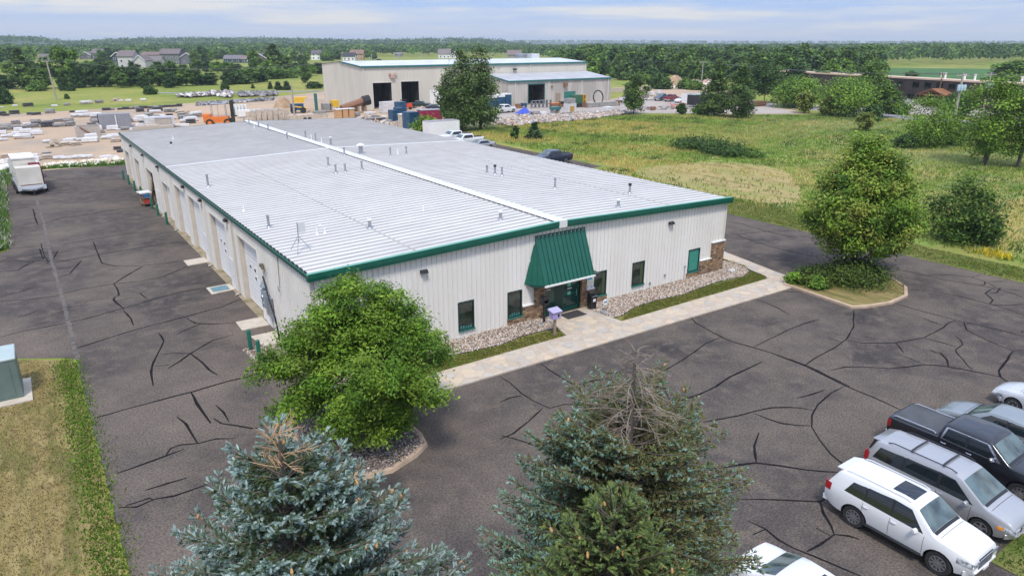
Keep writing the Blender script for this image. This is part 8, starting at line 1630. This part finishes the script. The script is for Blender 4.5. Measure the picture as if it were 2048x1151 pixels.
rubble('rubble', [G(*q) for q in [(70,333),(130,326),(250,318),(250,328),(150,334),(90,338)]], 260, .12,.4, [(.66,.58,.46),(.58,.45,.32),(.7,.66,.6)], 6, lambda a: .15)
rubble('rubble', [G(*q) for q in [(0,325),(70,318),(80,335),(0,340)]], 200, .15,.5, [(.66,.6,.52),(.7,.68,.66),(.4,.33,.28)], 7, lambda a: .3)
rubble('rubble', [G(*q) for q in [(700,240),(760,246),(850,268),(840,262),(820,250),(800,240),(740,232)]], 500, .15,.4, RC, 8, lambda a: .2)
rubble('rubble', [G(*q) for q in [(830,222),(880,228),(890,220),(840,216)]], 300, .2,.5, RC, 9, lambda a: .2)
def mound(label, px, py, wpx, h, m, seed, asp=.7):
    x, y = G(px,py); R = wpx*MPP(x,y)/2; rg = random.Random(seed); b = MB(); n, mm = 20, 7; vs = []; fs = []
    for j in range(mm):
        for k in range(n):
            a = 2*math.pi*k/n; r = R*(1-j/(mm-.4))*(1+.10*math.sin(3*a+seed)+.06*math.sin(7*a)); vs.append((r*math.cos(a), r*math.sin(a)*asp, h*math.sin(math.pi/2*min(1,(j/(mm-1))))**1.0*(1+rg.uniform(-.05,.05))*(j/(mm-1))**.15 if j else -.05))
    fs = [(j*n+k, j*n+(k+1)%n, (j+1)*n+(k+1)%n, (j+1)*n+k) for j in range(mm-1) for k in range(n)]+[tuple(range((mm-1)*n, mm*n))]
    b.add(vs, fs); o = b.build('mound', m, smooth=1.2); o.location = (x,y,.0); tag(o, label, 'mound'); return o
M_sand = layered('brown_sand', [(.34,.23,.14),(.42,.30,.19),(.26,.17,.10)], [.8,2], [(.45,.6),(.55,.7)], bscale=4, bump=.8)
mound('brown sand mound beside the loader in the yard', 567, 216, 42, 2.7, M_sand, 1); mound('low spread of brown sand right of the loader', 640, 222, 60, .7, M_sand, 2)
mound('brown gravel mound left of the boulder heap', 1349, 170, 48, 3.6, M_sand, 3); mound('dark brown mound behind the gravel one', 1318, 166, 36, 3.6, mat('dark_soil',(.09,.075,.045),(.13,.12,.06)), 4)
sheet('gravel_bank', [G(*q) for q in [(1285,172),(1330,168),(1420,172),(1410,178),(1372,184),(1350,190),(1290,186)]], .034, M_yard)
x,y = G(1388,174)
for i,(dx,dy,s,lb) in enumerate([(-5,0,3.0,'left pink grey boulder pile of the heap by the slim power pole'),(1,1,3.4,'middle pale boulder pile by the slim power pole'),(7,0,2.6,'right boulder pile by the slim power pole')]):
    rubble('boulder_heap', [(x+dx-s*1.3,y+dy-s),(x+dx+s*1.3,y+dy-s),(x+dx+s*1.3,y+dy+s),(x+dx-s*1.3,y+dy+s)], 130, .35,.8, [(.55,.42,.36),(.66,.6,.54),(.5,.3,.22),(.4,.36,.34)], 20+i, lambda a, x_=x+dx, y_=y+dy, s_=s: max(0,2.9*(1-math.hypot((a[0]-x_)/1.3,a[1]-y_)/s_/1.1)))
# boulder retaining wall at the annex end
b = MB(); g0 = G(1222,186); b.box(g0[0],g0[0]+16,g0[1],g0[1]+.8,0,1.5); tag(b.build('retaining_wall', M_s['t']), 'low tan block retaining wall beyond the annex end', 'wall')
for t in YP.values():
    for c in list(t.children): bpy.data.objects.remove(c)
    bpy.data.objects.remove(t)
# ---------------------------------------------------------------- the air
HZ = MB(); HZ.box(-4200,7200,-1500,7400,-3,60); hz = HZ.build('haze', []) if False else None
b = MB(); b.box(-4200,7600,-1500,7600,-3,62); hm = bpy.data.materials.new('haze'); hm.use_nodes = True; nn = hm.node_tree; nn.nodes.clear(); ou = nn.nodes.new('ShaderNodeOutputMaterial'); pv = nn.nodes.new('ShaderNodeVolumePrincipled')
pv.inputs['Color'].default_value = (.80,.90,1,1); pv.inputs['Density'].default_value = .00016; pv.inputs['Anisotropy'].default_value = .2; nn.links.new(pv.outputs[0], ou.inputs['Volume'])
tag(b.build('haze', hm), kind='stuff')
